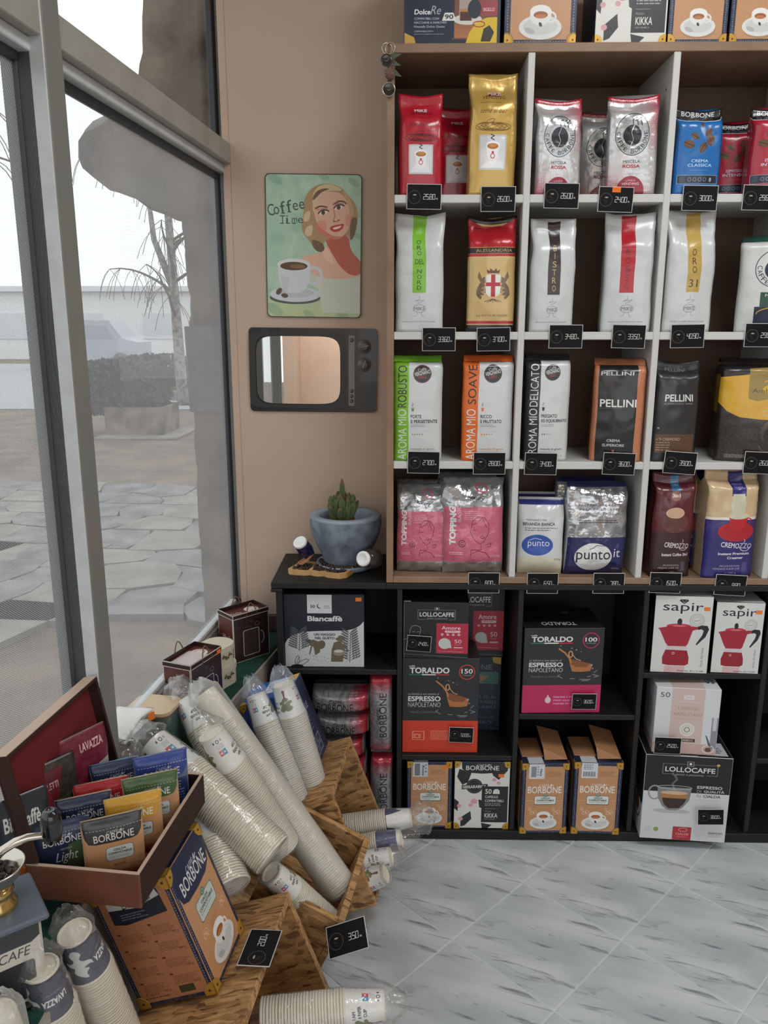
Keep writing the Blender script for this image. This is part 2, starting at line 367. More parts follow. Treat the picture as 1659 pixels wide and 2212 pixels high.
def kraft_front(w, h, sticker=None, top=True, orange=False):
    c = Cv(w, h, NAVY); H = c.h
    c.R(8, 6, 92, H-5, KRAFT); c.noise((186, 136, 96), .25, 12)
    for x in (3.8, 96.2):
        y = 4
        while y < H-4: c.R(x-.5, y, x+.5, y+2, (150, 160, 190)); y += 3.6
    x = 8
    while x < 92: c.R(x, H-2.8, x+2.2, H-2, (150, 160, 190)); x += 4
    if top:
        c.lines(52, H*.11, 88, H*.19, 5, (120, 84, 60)); brand(c, (13, H*.28, 87, H*.42))
        c.R(28, H*.46, 76, H*.59, (60, 84, 78), 3); c.R(28.8, H*.465, 75.2, H*.58, (222, 228, 222), 3)
        c.T('CIALDA', (43, H*.48, 62, H*.505), (30, 50, 50), b=.02); c.T('COMPOSTABILE', (33, H*.512, 71, H*.538), (30, 50, 50), b=.02); c.lines(34, H*.55, 70, H*.565, 1, (60, 84, 78))
        c.E(52, H*.455, 5.5, 3.6, (92, 128, 116)); c.E(52, H*.452, 3, 2, (200, 220, 205), lw=.8)
        c.L([(8, H*.53), (26, H*.53)], .4, (236, 214, 188)); c.L([(78, H*.53), (92, H*.53)], .4, (236, 214, 188))
        for sx in (24, 76):
            c.E(sx, H*.71, 4, 3, (238, 210, 184), lw=.8); c.E(sx+7, H*.69, 4, 2.6, (238, 210, 184), lw=.8, rot=30); c.L([(sx-4, H*.67), (sx+9, H*.74)], .8, (238, 210, 184)); c.L([(sx+(-8 if sx < 50 else 14), H*.6), (sx, H*.68)], .4, (238, 214, 190))
            c.R(sx-9, H*.63, sx-2, H*.68, (236, 208, 180), al=.25)
    cup_saucer(c, 50, H*.855, 30)
    guard(c, 0, H, 12.5)
    if sticker == 'v':
        c.R(14, 0, 48, H*.21, (214, 218, 222)); c.R(19, H*.035, 30, H*.185, (140, 144, 150)); c.T('Nera', (38, H*.07, 43, H*.17), (40, 50, 70), rot=-90, b=.02); c.lines(32, H*.03, 36, H*.18, 4, (80, 90, 100))
    if sticker == 'r':
        c.R(12, 0, 46, H*.22, (200, 206, 210)); c.R(16, H*.02, 28, H*.2, (120, 126, 132)); c.T('Rossa', (33, H*.05, 38, H*.2), (40, 50, 70), rot=-90, b=.02); c.lines(39, H*.03, 44, H*.18, 3, (80, 90, 100))
    if sticker == 'h':
        c.R(14, 0, 48, H*.21, (214, 218, 222)); c.lines(18, H*.02, 40, H*.1, 4, (60, 70, 90))
        for k in range(14): c.R(18+k*1.9, H*.12, 18+k*1.9+(.7 if k % 3 else 1.2), H*.19, (60, 64, 72))
    if orange: c.R(75, H*.065, 90, H*.12, (238, 128, 40)); c.lines(78, H*.08, 88, H*.11, 1, (190, 80, 20))
    return c
# ---------------------------------------------------------------- room shell
M_cream = mat('cream wall paint', (198, 174, 156), .85, noise_c=((190, 165, 147), 3, .35, .75), bump=(120, .12))
M_white = mat('white laminate', (205, 205, 202), .45)
M_wood = mat('grey brown wood laminate', (150, 122, 98), .5, noise_c=((128, 102, 80), 9, .35, .7))
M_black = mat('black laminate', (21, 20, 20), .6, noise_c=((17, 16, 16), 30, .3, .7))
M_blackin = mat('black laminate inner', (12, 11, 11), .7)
M_ceil = mat('ceiling white', (225, 222, 215), .9)
M_alu = mat('white window profile', (205, 210, 212), .35, noise_c=((188, 192, 192), 25, .3, .8))
M_alu2 = mat('shaded window profile', (122, 126, 122), .45, noise_c=((132, 130, 120), 12, .3, .8))  # post faces turned from the daylight: their shade is in this colour
M_gask = mat('dark window gasket', (62, 64, 68), .6)
M_beige = mat('beige sill panel', (170, 164, 152), .7)
M_green = mat('green felt', (22, 74, 58), .95, noise_c=((16, 56, 46), 40, .3, .7))
M_cardb = mat('card core', (205, 190, 165), .8)
back = struct(bx('wall_back', (-.484, 2.40, 0), (3.3, 2.55, 2.92), M_cream))
bb = struct(bx('baseboard_back', (-.484, 2.385, .55), (-.35, 2.40, .607), mat('dark brown trim', (78, 62, 54), .6), e=.003))
fl = struct(bx('floor', (-.75, -2.2, -.06), (3.3, 2.4, -.0018), mat('tile joint mortar', (206, 211, 213), .8)))
struct(bx('ceiling', (-.95, -2.2, 2.9), (3.3, 2.6, 3.0), M_ceil))
struct(bx('wall_right', (3.2, -2.2, 0), (3.35, 2.5, 2.9), M_cream))
# rear wall with the glazed shop front
struct(boxes('wall_rear', [((-.95, -2.35, 0), (-.35, -2.2, 2.9)), ((-.35, -2.35, 2.62), (3.3, -2.2, 2.9)), ((-.35, -2.35, 0), (3.3, -2.2, .28)), ((3.0, -2.35, .28), (3.3, -2.2, 2.62))], M_cream))
def tile_mat():
    m = bpy.data.materials.new('grey marble floor tile'); m.use_nodes = True; nt = m.node_tree; N = nt.nodes; L = nt.links; b = N['Principled BSDF']
    tc = N.new('ShaderNodeTexCoord'); mp = N.new('ShaderNodeMapping'); mp.inputs['Rotation'].default_value = (0, 0, math.radians(-25)); mp.inputs['Location'].default_value = (.31, .17, 0)
    L.new(tc.outputs['Object'], mp.inputs['Vector'])
    mp2 = N.new('ShaderNodeMapping'); mp2.inputs['Scale'].default_value = (3.2, 24, 1); L.new(mp.outputs[0], mp2.inputs['Vector'])
    n1 = N.new('ShaderNodeTexNoise'); n1.inputs['Scale'].default_value = 1.0; n1.inputs['Detail'].default_value = 7; n1.inputs['Roughness'].default_value = .62; n1.inputs['Distortion'].default_value = .7; L.new(mp2.outputs[0], n1.inputs['Vector'])
    r1 = N.new('ShaderNodeValToRGB'); e = r1.color_ramp.elements; e[0].position = .318; e[0].color = (0, 0, 0, 1); e[1].position = .43; e[1].color = (1, 1, 1, 1); L.new(n1.outputs['Fac'], r1.inputs[0])
    mp3 = N.new('ShaderNodeMapping'); mp3.inputs['Scale'].default_value = (2.0, 6, 1); L.new(mp.outputs[0], mp3.inputs['Vector'])
    n2 = N.new('ShaderNodeTexNoise'); n2.inputs['Scale'].default_value = 1.6; n2.inputs['Detail'].default_value = 4; L.new(mp3.outputs[0], n2.inputs['Vector'])
    r2 = N.new('ShaderNodeValToRGB'); e = r2.color_ramp.elements; e[0].position = .3; e[0].color = (*lin((172, 180, 184)), 1); e[1].position = .7; e[1].color = (*lin((216, 222, 224)), 1); L.new(n2.outputs['Fac'], r2.inputs[0])
    mx = N.new('ShaderNodeMix'); mx.data_type = 'RGBA'; mx.inputs[6].default_value = (*lin((78, 84, 92)), 1); L.new(r1.outputs[0], mx.inputs[0]); L.new(r2.outputs[0], mx.inputs[7])
    L.new(mx.outputs[2], b.inputs['Base Color']); b.inputs['Roughness'].default_value = .32; b.inputs['Specular IOR Level'].default_value = .45
    return m
M_tile = tile_mat()
V, Fc = box24((-.1480, -.1480, -.006), (.1480, .1480, 0), .0015)
tme = bpy.data.meshes.new('tile'); tme.from_pydata(V, [], Fc); tme.materials.append(M_tile)
ta = -.7748; av = Vector((math.cos(ta), math.sin(ta))); bv = Vector((-math.sin(ta), math.cos(ta)))
for i in range(-9, 12):
    for j in range(-9, 12):
        c = Vector((.1437, 1.6974)) + av*.3*(i+.5) + bv*.3*(j+.5)
        if -.55 < c.x < 2.1 and .55 < c.y < 2.2:
            o = link(bpy.data.objects.new('tile', tme), fl); o.location = (c.x, c.y, 0); o.rotation_euler = (0, 0, ta)

# ---------------------------------------------------------------- window wall (x along the wall towards the viewer, y into the room)
WO = Vector((-.504, 2.5, 0)); WR = math.atan2(-.9954, -.0957)
Wt = Vector((-.0957, -.9954, 0)); Wn = Vector((.9954, -.0957, 0))
def ws(px, py, off=0.0):                       # (distance along the window wall, height) seen at a picture position
    d = ray(px, py); t = (WO + Wn*off - EYE).dot(Wn)/d.dot(Wn); P = EYE + d*t
    return (P-WO).dot(Wt), P.z
def wput(o): o.location = WO; o.rotation_euler = (0, 0, WR); return o
ZS = .64                                        # sill height
sR = ws(175, 1000, .035)[0]; sL = ws(208, 1000, .035)[0]     # central post, near and far edges of its inner face
z_t0 = ws(300, 218, .035)[1]; z_t1 = ws(300, 158, .035)[1]   # transom
struct(wput(bx('window_1', (-.02, -.05, .60), (4.3, .0, ZS), mat('dusty grey sill rail', (134, 134, 130), .6, noise_c=((96, 94, 90), 18, .4, .65)))))                      # bottom rail
W1 = bpy.data.objects['window_1']
def wpart(name, lo, hi, m, e=.002):
    o = bx(name, lo, hi, m, W1, e); return o
wpart('window_post', (sL, -.028, ZS), (sR, .035, 2.9), M_alu2)
wpart('window_post', (sR+1.45, -.028, ZS), (sR+1.45+.05, .035, 2.9), M_alu2)
wpart('window_post', (sR, -.028, ZS), (sR+.004, .034, 2.9), M_alu)  # near side of the same post in the unshaded white
wpart('transom', (0, -.028, z_t0), (4.3, .032, z_t1), mat('pale grey transom', (166, 165, 157), .45, noise_c=((150, 148, 138), 9, .35, .7)))
wpart('transom_lip', (0.02, -.028, z_t0-.022), (sL, .012, z_t0), M_alu)
wpart('transom_lip', (sR, -.028, z_t0-.022), (sR+1.45, .012, z_t0), M_alu)
for x0, x1, y1, m, nm in ((-.03, .028, .03, M_alu, 'jamb'), (.028, .032, .0, M_gask, 'jamb_joint'), (.032, .062, .012, M_alu, 'sash_stile'), (.062, .092, -.012, M_gask, 'gasket')):
    wpart(nm, (x0, -.028, ZS), (x1, y1, z_t0-.001), m)
wpart('jamb', (-.03, -.028, z_t1), (.05, .03, 2.9), M_alu)
wpart('gasket', (.05, -.028, z_t1), (.085, -.012, 2.9), M_gask)
s2 = ws(158, 1000)[0]; s3 = ws(143, 1000)[0]; s4 = ws(131, 1000)[0]
wpart('sash_joint', (sR+.004, -.028, ZS), (s2, -.004, z_t0-.02), M_gask)
wpart('sash_stile', (s2, -.028, ZS), (s3, .006, z_t0-.02), M_alu)
wpart('gasket', (s3, -.028, ZS), (s4, -.012, z_t0-.02), M_gask)
wpart('gasket', (.08, -.028, z_t0-.036), (sL, -.008, z_t0-.02), M_gask)
wpart('gasket', (s4, -.028, z_t0-.036), (sR+1.4, -.008, z_t0-.02), M_gask)
wpart('glazing_bead', (.09, -.03, ZS), (sL, -.01, ZS+.012), M_alu)
def glass_mat(name, film):
    m = bpy.data.materials.new(name); m.use_nodes = True; nt = m.node_tree; N = nt.nodes; L = nt.links
    for n in list(N): N.remove(n)
    out = N.new('ShaderNodeOutputMaterial'); tr = N.new('ShaderNodeBsdfTransparent'); gl = N.new('ShaderNodeBsdfGlossy'); gl.inputs['Roughness'].default_value = .01
    mx = N.new('ShaderNodeMixShader'); fr = N.new('ShaderNodeFresnel'); fr.inputs['IOR'].default_value = 1.5
    ge = N.new('ShaderNodeNewGeometry'); iv = N.new('ShaderNodeMath'); iv.operation = 'SUBTRACT'; iv.inputs[0].default_value = 1; L.new(ge.outputs['Backfacing'], iv.inputs[1])
    mu = N.new('ShaderNodeMath'); mu.operation = 'MULTIPLY'; L.new(fr.outputs[0], mu.inputs[0]); L.new(iv.outputs[0], mu.inputs[1])
    mk = N.new('ShaderNodeMath'); mk.operation = 'MULTIPLY'; mk.inputs[1].default_value = .3 if film else 1.0; L.new(mu.outputs[0], mk.inputs[0])
    L.new(mk.outputs[0], mx.inputs[0]); L.new(gl.outputs[0], mx.inputs[2]); tr.inputs[0].default_value = (.96, .98, .97, 1)
    if not film: L.new(tr.outputs[0], mx.inputs[1])
    else:
        tc = N.new('ShaderNodeTexCoord'); mp = N.new('ShaderNodeMapping'); mp.inputs['Rotation'].default_value = (0, math.radians(38), 0); L.new(tc.outputs['Object'], mp.inputs['Vector'])
        sp = N.new('ShaderNodeSeparateXYZ'); L.new(mp.outputs[0], sp.inputs[0])
        def wave(o, p):
            a = N.new('ShaderNodeMath'); a.operation = 'MULTIPLY'; a.inputs[1].default_value = 2*math.pi/p; L.new(o, a.inputs[0])
            b = N.new('ShaderNodeMath'); b.operation = 'SINE'; L.new(a.outputs[0], b.inputs[0]); return b
        a, b = wave(sp.outputs[0], .0034), wave(sp.outputs[2], .0034)
        ad = N.new('ShaderNodeMath'); ad.operation = 'ADD'; L.new(a.outputs[0], ad.inputs[0]); L.new(b.outputs[0], ad.inputs[1])
        mr = N.new('ShaderNodeMapRange'); mr.inputs[1].default_value = -1.2; mr.inputs[2].default_value = .6; mr.inputs[3].default_value = .07; mr.inputs[4].default_value = .46; L.new(ad.outputs[0], mr.inputs[0])
        df = N.new('ShaderNodeBsdfTranslucent'); df.inputs[0].default_value = (.8, .8, .81, 1); di = N.new('ShaderNodeBsdfDiffuse'); di.inputs[0].default_value = (.35, .35, .35, 1)
        m0 = N.new('ShaderNodeMixShader'); m0.inputs[0].default_value = .15; L.new(df.outputs[0], m0.inputs[1]); L.new(di.outputs[0], m0.inputs[2])
        m1 = N.new('ShaderNodeMixShader'); fb = N.new('ShaderNodeMath'); fb.operation = 'MULTIPLY'; L.new(mr.outputs[0], fb.inputs[0]); L.new(iv.outputs[0], fb.inputs[1]); L.new(fb.outputs[0], m1.inputs[0]); L.new(tr.outputs[0], m1.inputs[1]); L.new(m0.outputs[0], m1.inputs[2]); L.new(m1.outputs[0], mx.inputs[1])
    L.new(mx.outputs[0], out.inputs[0]); return m
G_clear = glass_mat('clear glass', False); G_film = glass_mat('perforated film glass', True)
wpart('pane', (.07, -.024, z_t1), (sL, -.020, 2.9), G_clear, .0002); wpart('pane', (sR, -.024, z_t1), (4.3, -.020, 2.9), G_clear, .0002)
wpart('pane', (.08, -.024, ZS), (sL, -.020, z_t0-.02), G_film, .0002); wpart('pane', (s4-.005, -.024, ZS), (sR+1.45, -.020, z_t0-.02), G_film, .0002)
struct(wput(bx('wall_left', (-.1, -.05, -.05), (4.6, -.002, .60), mat('rough grey render', (150, 146, 140), .9))))
struct((bx('wall_left_return', (-.505, 2.40, 0), (-.484, 2.56, 2.9), M_cream))).hide_render = False
struct(bx('wall_left_rear', (-.95, -2.25, 0), (-.86, -1.75, 2.9), M_cream))
# ledge
lp = [(-.47, 2.385), (-.352, 2.385), (-.405, 2.10), (-.438, 1.933), (-.50, 1.5), (-.542, 1.32), (-.542, 1.1), (-.505, 1.02), (-.505, .2), (-.72, .2), (-.50, 2.385)]
led = tag(prism('window_ledge', lp, .530, .55, M_green, axis='z'), 'low display ledge under the window covered in dark green felt', 'ledge')
fp = [(-.353, 2.383), (-.406, 2.10), (-.439, 1.933), (-.501, 1.5), (-.543, 1.32), (-.543, 1.1), (-.506, 1.02), (-.506, .2)]
V = []; 
for x, y in fp: V += [(x, y, .0), (x, y, .545), (x+.008, y-.002, .0), (x+.008, y-.002, .545)]
Fc = []
for i in range(7): a = i*4; Fc += [(a+2, a+3, a+7, a+6), (a, a+4, a+5, a+1), (a+1, a+5, a+7, a+3)]
mesh('front_panel', V, Fc, M_beige, led)

# ---------------------------------------------------------------- outside
M_ground = mat('dusty ground', (126, 112, 98), .95, noise_c=((92, 80, 68), 2.2, .35, .7), bump=(30, .6))
M_slab = mat('pale stone slab', (150, 144, 136), .9, noise_c=((118, 112, 106), 4, .35, .7), bump=(25, .5))
M_slab2 = mat('bluish stone slab', (136, 134, 136), .95, noise_c=((96, 92, 92), 4, .35, .7), bump=(25, .5))
M_conc = mat('weathered concrete', (136, 126, 116), .92, noise_c=((62, 55, 50), 4, .36, .68), bump=(26, 2.5))
M_far = mat('hazed facade grey', (232, 232, 234), .9)  # distance haze is mixed into this pale colour
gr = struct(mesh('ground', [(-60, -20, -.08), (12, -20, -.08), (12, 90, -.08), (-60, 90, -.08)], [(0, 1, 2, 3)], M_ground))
rs = random.Random(3)
for i in range(15):                              # irregular flagstone band
    for j in range(8):
        x = -5.2+i*.50+(j % 2)*.25; y = 3.9+j*.46+x*-.12; cs_ = []
        for (a_, b_) in ((0, 0), (.5, -.04), (1, 0), (1.04, .5), (1, 1), (.5, 1.05), (0, 1), (-.03, .5)):
            u, v = x+a_*.47, y+b_*.43; k_ = Vector((u*1.7, v*1.7, 3)); cs_.append((u+.17*noise.noise(k_*1.6), v+.17*noise.noise(k_+Vector((7, 7, 0)))))
        prism('paving_stone', cs_, -.08, -.056+rs.uniform(0, .018), M_slab2 if (i*7+j*3) % 3 else M_slab, gr, axis='z')
for k, (px, py) in enumerate([(60, 1190), (-40, 1160), (60, 1290), (-60, 1330)]):
    q = PX(px, py, Z=-.05); a = .5
    V = [(q.x-.55, q.y-.34), (q.x+.35, q.y-.40), (q.x+.55, q.y+.18), (q.x-.35, q.y+.33)]
    prism('paving_stone', V, -.08, -.045, M_slab, gr, axis='z')
# broken concrete pillar with its corbel
YP = 3.15
sil = [(300, -160), (300, 90), (284, 140), (250, 195), (214, 232), (184, 250), (160, 262), (152, 285), (149, 320), (160, 345), (185, 366), (215, 388), (262, 406), (310, 425), (352, 440), (384, 456), (392, 700), (408, 900), (426, 1150), (446, 1420), (700, 1420), (640, -160)]
P3 = [PX(a, b, Y=YP) for a, b in sil]
def rough_extrude(name, pts, y0, y1, m, amp):
    pts2 = []
    for i, p in enumerate(pts):
        q = pts[(i+1) % len(pts)]; n = max(1, int((q-p).length/.035))
        for k in range(n): pts2.append(p.lerp(q, k/n))
    V = []; Fc = []; ns = 6; n = len(pts2)
    cen = sum(pts2, Vector())/n
    for s in range(ns+1):
        t = s/ns; ins = .04*(1-math.sin(math.pi*min(1, max(0, t)))**.5)
        for i, p in enumerate(pts2):
            q = p.copy(); q.y = y0+(y1-y0)*t
            d = (cen-p); d.y = 0
            if d.length: q += d.normalized()*(ins + noise.noise(q*9)*amp + noise.noise(q*30)*amp*.4)
            V.append(q)
    for s in range(ns):
        for i in range(n): j = (i+1) % n; Fc.append((s*n+i, s*n+j, (s+1)*n+j, (s+1)*n+i))
    Fc.append(tuple(range(n))[::-1]); Fc.append(tuple(ns*n+i for i in range(n)))
    return mesh(name, V, Fc, m)
pil = tag(rough_extrude('concrete_pillar', P3, YP, YP+.5, M_conc, .03), 'rough concrete pillar with a bulging corbel just outside the window', 'pillar')
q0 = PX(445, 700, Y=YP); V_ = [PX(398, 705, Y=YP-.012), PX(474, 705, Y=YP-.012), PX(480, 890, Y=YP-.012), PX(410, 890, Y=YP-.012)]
mesh('reflection_patch', V_+[v+Vector((0, .03, 0)) for v in V_], [(0, 3, 2, 1), (4, 5, 6, 7), (0, 1, 5, 4), (1, 2, 6, 5), (2, 3, 7, 6), (3, 0, 4, 7)], mat('dark reflection', (118, 118, 120), .9, noise_c=((100, 100, 104), 12, .3, .7)), pil)  # dark slab put in for a reflection in the window glass
# planter with a clipped shrub
pl0 = PX(295, 945, Z=-.08); pY = pl0.y
xa, xb = PX(225, 900, Y=pY).x, PX(352, 900, Y=pY).x; zt = PX(300, 880, Y=pY).z
pl = thing('street_planter', 'square concrete planter holding a clipped dark shrub across the paving', 'planter', ((xa+xb)/2, pY, -.08))
w = (xb-xa)/2; h = zt+.08
boxes('box', [((-w, 0, 0), (w, .05, h)), ((-w, 2*w-.05, 0), (w, 2*w, h)), ((-w, .05, 0), (-w+.05, 2*w-.05, h)), ((w-.05, .05, 0), (w, 2*w-.05, h)), ((-w+.05, .05, 0), (w-.05, 2*w-.05, h*.85))], M_conc, pl, .01)
boxes('base_slab', [((-w*1.15, -.3, -.0), (w*1.6, 2*w, .04))], M_slab, pl, .01)
M_leaf = mat('dark shrub leaf', (56, 58, 54), .8); M_bark = mat('birch bark', (150, 146, 140), .85, noise_c=((90, 88, 86), 14, .48, .6)); M_twig = mat('bare twig', (84, 76, 72), .9)
def shrub(name, c, sx, sy, sz, n, size, m, parent, seed):
    r = random.Random(seed); V = []; Fc = []
    for _ in range(n):
        while True:
            p = Vector((r.uniform(-1, 1), r.uniform(-1, 1), r.uniform(-1, 1)))
            if max(abs(p.x), abs(p.y))**4+abs(p.z)**4 < 1 and p.length > .45: break
        p = Vector((c[0]+p.x*sx, c[1]+p.y*sy, c[2]+p.z*sz)); a = Vector((r.gauss(0, 1), r.gauss(0, 1), r.gauss(0, 1))).normalized()*size; b = a.orthogonal().normalized()*size*.6
        k = len(V); V += [p-a, p+b, p+a, p-b]; Fc.append((k, k+1, k+2, k+3))
    o = mesh(name, V, Fc, m, parent); o['kind'] = 'stuff'; return o
zs = PX(300, 800, Y=pY).z
shrub('foliage', (-.3, w, h+(zs-zt)*.5), w*1.5, w, (zs-zt)*.75, 7000, .05, M_leaf, pl, 4)
q = PX(420, 870, Z=-.08)
hd = thing('clipped_hedge', 'low dark hedge on a stone kerb behind the pillar', 'hedge', (q.x, q.y+1.2, -.08))
shrub('foliage', (0, 0, .62), 2.2, .5, .42, 3000, .08, M_leaf, hd, 5); bx('kerb', (-2.6, -.7, 0), (2.6, -.5, .22), M_slab, hd, .02); bx('soil', (-2.4, -.5, 0), (2.4, .5, .3), M_ground, hd, .02)
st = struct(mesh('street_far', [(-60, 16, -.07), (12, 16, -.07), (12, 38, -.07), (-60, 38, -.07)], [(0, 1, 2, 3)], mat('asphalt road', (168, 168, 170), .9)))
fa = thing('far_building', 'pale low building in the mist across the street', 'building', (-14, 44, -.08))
bx('facade', (-22, 0, 0), (16, 6, 3.6), M_far, fa, .02); bx('roof', (-22.4, -.4, 3.6), (16.4, 6, 3.9), mat('far roof', (222, 222, 226), .9), fa, .02)  # facade, roof and windows all carry the haze as paler colour
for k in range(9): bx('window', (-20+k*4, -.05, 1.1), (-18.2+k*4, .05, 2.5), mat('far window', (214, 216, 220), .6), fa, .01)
ve = thing('parked_van', 'pale van parked on the far side of the street', 'van', (-12.6, 33, -.07))
prism('body', [(-2, .35), (2.1, .35), (2.1, 1.1), (1.5, 1.25), (1.0, 1.95), (-2, 2.0)], -.9, .9, mat('van paint', (170, 172, 180), .4), ve)
prism('side_window', [(-1.5, 1.25), (1.15, 1.25), (.85, 1.75), (-1.5, 1.78)], -.92, -.905, mat('van glass', (150, 156, 166), .2), ve)
for x in (-1.3, 1.4):
    V, Fc = tube_data([(x, -.95, .35), (x, -.7, .35)], .34, 20); mesh('wheel', V, Fc, mat('van tyre', (110, 110, 112), .8), ve)
def branches(tree, base, top, r0, n, seed, spread, length, droop, parent, mtr, parts=True):
    r = random.Random(seed); base, top = Vector(base), Vector(top)
    pts = [base.lerp(top, k/8)+Vector((noise.noise(Vector((k, seed, 0)))*.06, 0, 0)) for k in range(9)]
    V, Fc = tube_data(pts, [r0*(1-.07*k) for k in range(9)], 8); mesh('trunk', V, Fc, mtr, parent, smooth=True)
    V = []; Fc = []
    for k in range(n):
        t = r.uniform(.25, 1.0); p = base.lerp(top, t); a = r.uniform(0, 2*math.pi); L = length*r.uniform(.5, 1.1); q = [p]
        d = Vector((math.cos(a), math.sin(a)*.6, .55)).normalized()
        for s in range(6): q.append(q[-1]+d*L/6); d = (d+Vector((r.uniform(-.15, .15), 0, -droop))).normalized()
        v, f = tube_data(q, [r0*.28*(1-s/8) for s in range(7)], 4); o = len(V); V += v; Fc += [tuple(x+o for x in g) for g in f]
        for s in range(2, 7):                     # hanging twigs
            for _ in range(3):
                d2 = Vector((r.uniform(-.4, .4), r.uniform(-.3, .3), -.2)).normalized(); w = [q[s]]
                for u in range(4): w.append(w[-1]+d2*L*.09); d2 = (d2+Vector((0, 0, -.5))).normalized()
                v, f = tube_data(w, r0*.05, 3, False); o = len(V); V += v; Fc += [tuple(x+o for x in g) for g in f]
    o = mesh('branches', V, Fc, M_twig, parent); o['kind'] = 'stuff'
q = PX(385, 880, Z=-.08); tb = thing('birch_tree', 'forked bare birch tree behind the concrete pillar', 'tree', (q.x, q.y+.4, -.08))
zt_ = PX(352, 430, Y=q.y+.4); dx = zt_.x-q.x
branches(tb, (0, 0, 0), (dx*.7, 0, 5.4), .13, 14, 5, 1, 2.2, .12, tb, M_bark)
V, Fc = tube_data([(dx*.35, 0, 2.4), (dx*.35-.35, 0, 3.4), (dx*.35-.5, .1, 5.0)], [.08, .06, .03], 8); mesh('fork', V, Fc, M_bark, tb, smooth=True)
tb2 = thing('birch_tree', 'bare weeping birch at the left of the view outside', 'tree', (-8.6, 11, -.08))
branches(tb2, (0, 0, 0), (.5, 0, 7.5), .16, 34, 9, 1, 3.2, .16, tb2, M_bark)
# ---------------------------------------------------------------- shelf units
YF = 2.106; YB = 2.398
XU = [-.0225, .318, .668, 1.018, 1.368]; ZU = [2.163, 1.822, 1.486, 1.144, .8185]
us = thing('wall_shelf_unit', 'tall grey-brown shelf unit with white dividers standing on the black cabinets', 'shelf', (.67, YF, .8095))
def loc(v, o): return (v[0]-o.location.x, v[1]-o.location.y, v[2]-o.location.z)
def lbx(name, lo, hi, m, par, e=.0015): return bx(name, loc(lo, par), loc(hi, par), m, par, e)
lbx('side_panel', (-.0325, YF, .8095), (-.0135, YB, 2.154), M_wood, us)
lbx('top_board', (-.0325, YF, 2.154), (1.55, YB, 2.175), M_wood, us); lbx('bottom_board', (-.0135, YF, .8095), (1.55, YB, .828), M_wood, us)
for x in XU[1:]: lbx('divider', (x-.0085, YF+.001, .828), (x+.0085, YB-.006, 2.154), M_white, us)
for r in (1, 2, 3):
    for c in range(4): lbx('shelf', ((-.0135 if c == 0 else XU[c]+.0085), YF+.001, ZU[r]-.010), (XU[c+1]-.0085, YB-.006, ZU[r]+.010), M_white, us)
lbx('back_panel', (-.0135, YB-.006, .828), (1.55, YB-.001, 2.154), mat('brown back panel', (118, 96, 80), .7), us)
for c in range(4):
    for r in range(3):                            # drilled peg holes
        z = ZU[r+1]+.26
        V, Fc = tube_data([(XU[c+1]-.0087-us.location.x, .045, z-us.location.z), (XU[c+1]-.0080-us.location.x, .045, z-us.location.z)], .0035, 8); mesh('peg_hole', V, Fc, M_gask, us)
bu = thing('black_cabinet', 'low black open cabinet row running below the shelf unit to the window corner', 'cabinet', (.5, YF, 0))
def bb_(name, lo, hi, m=M_black): return lbx(name, lo, hi, m, bu)
bb_('side_panel', (-.345, YF, 0), (-.327, YB, .792))
bb_('top_board', (-.357, YF-.004, .792), (-.0325, YB, .8095)); bb_('top_board', (-.0325, YF-.004, .792), (1.55, YB, .8085))
bb_('top_lip', (-.357, YF-.010, .783), (-.325, YF+.10, .792))
for x0 in (-.002, .339, .690, 1.040, 1.390): bb_('divider', (x0, YF, .03), (x0+.015, YB-.006, .792))
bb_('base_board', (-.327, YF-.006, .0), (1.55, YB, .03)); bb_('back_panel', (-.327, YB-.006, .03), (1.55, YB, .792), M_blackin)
SH = [(-.327, -.002, .538), (.013, .339, .267), (.354, .690, .402), (.705, 1.040, .534), (1.055, 1.39, .267), (1.055, 1.39, .60)]
for x0, x1, z in SH: bb_('shelf', (x0, YF+.002, z-.008), (x1, YB-.006, z+.008))
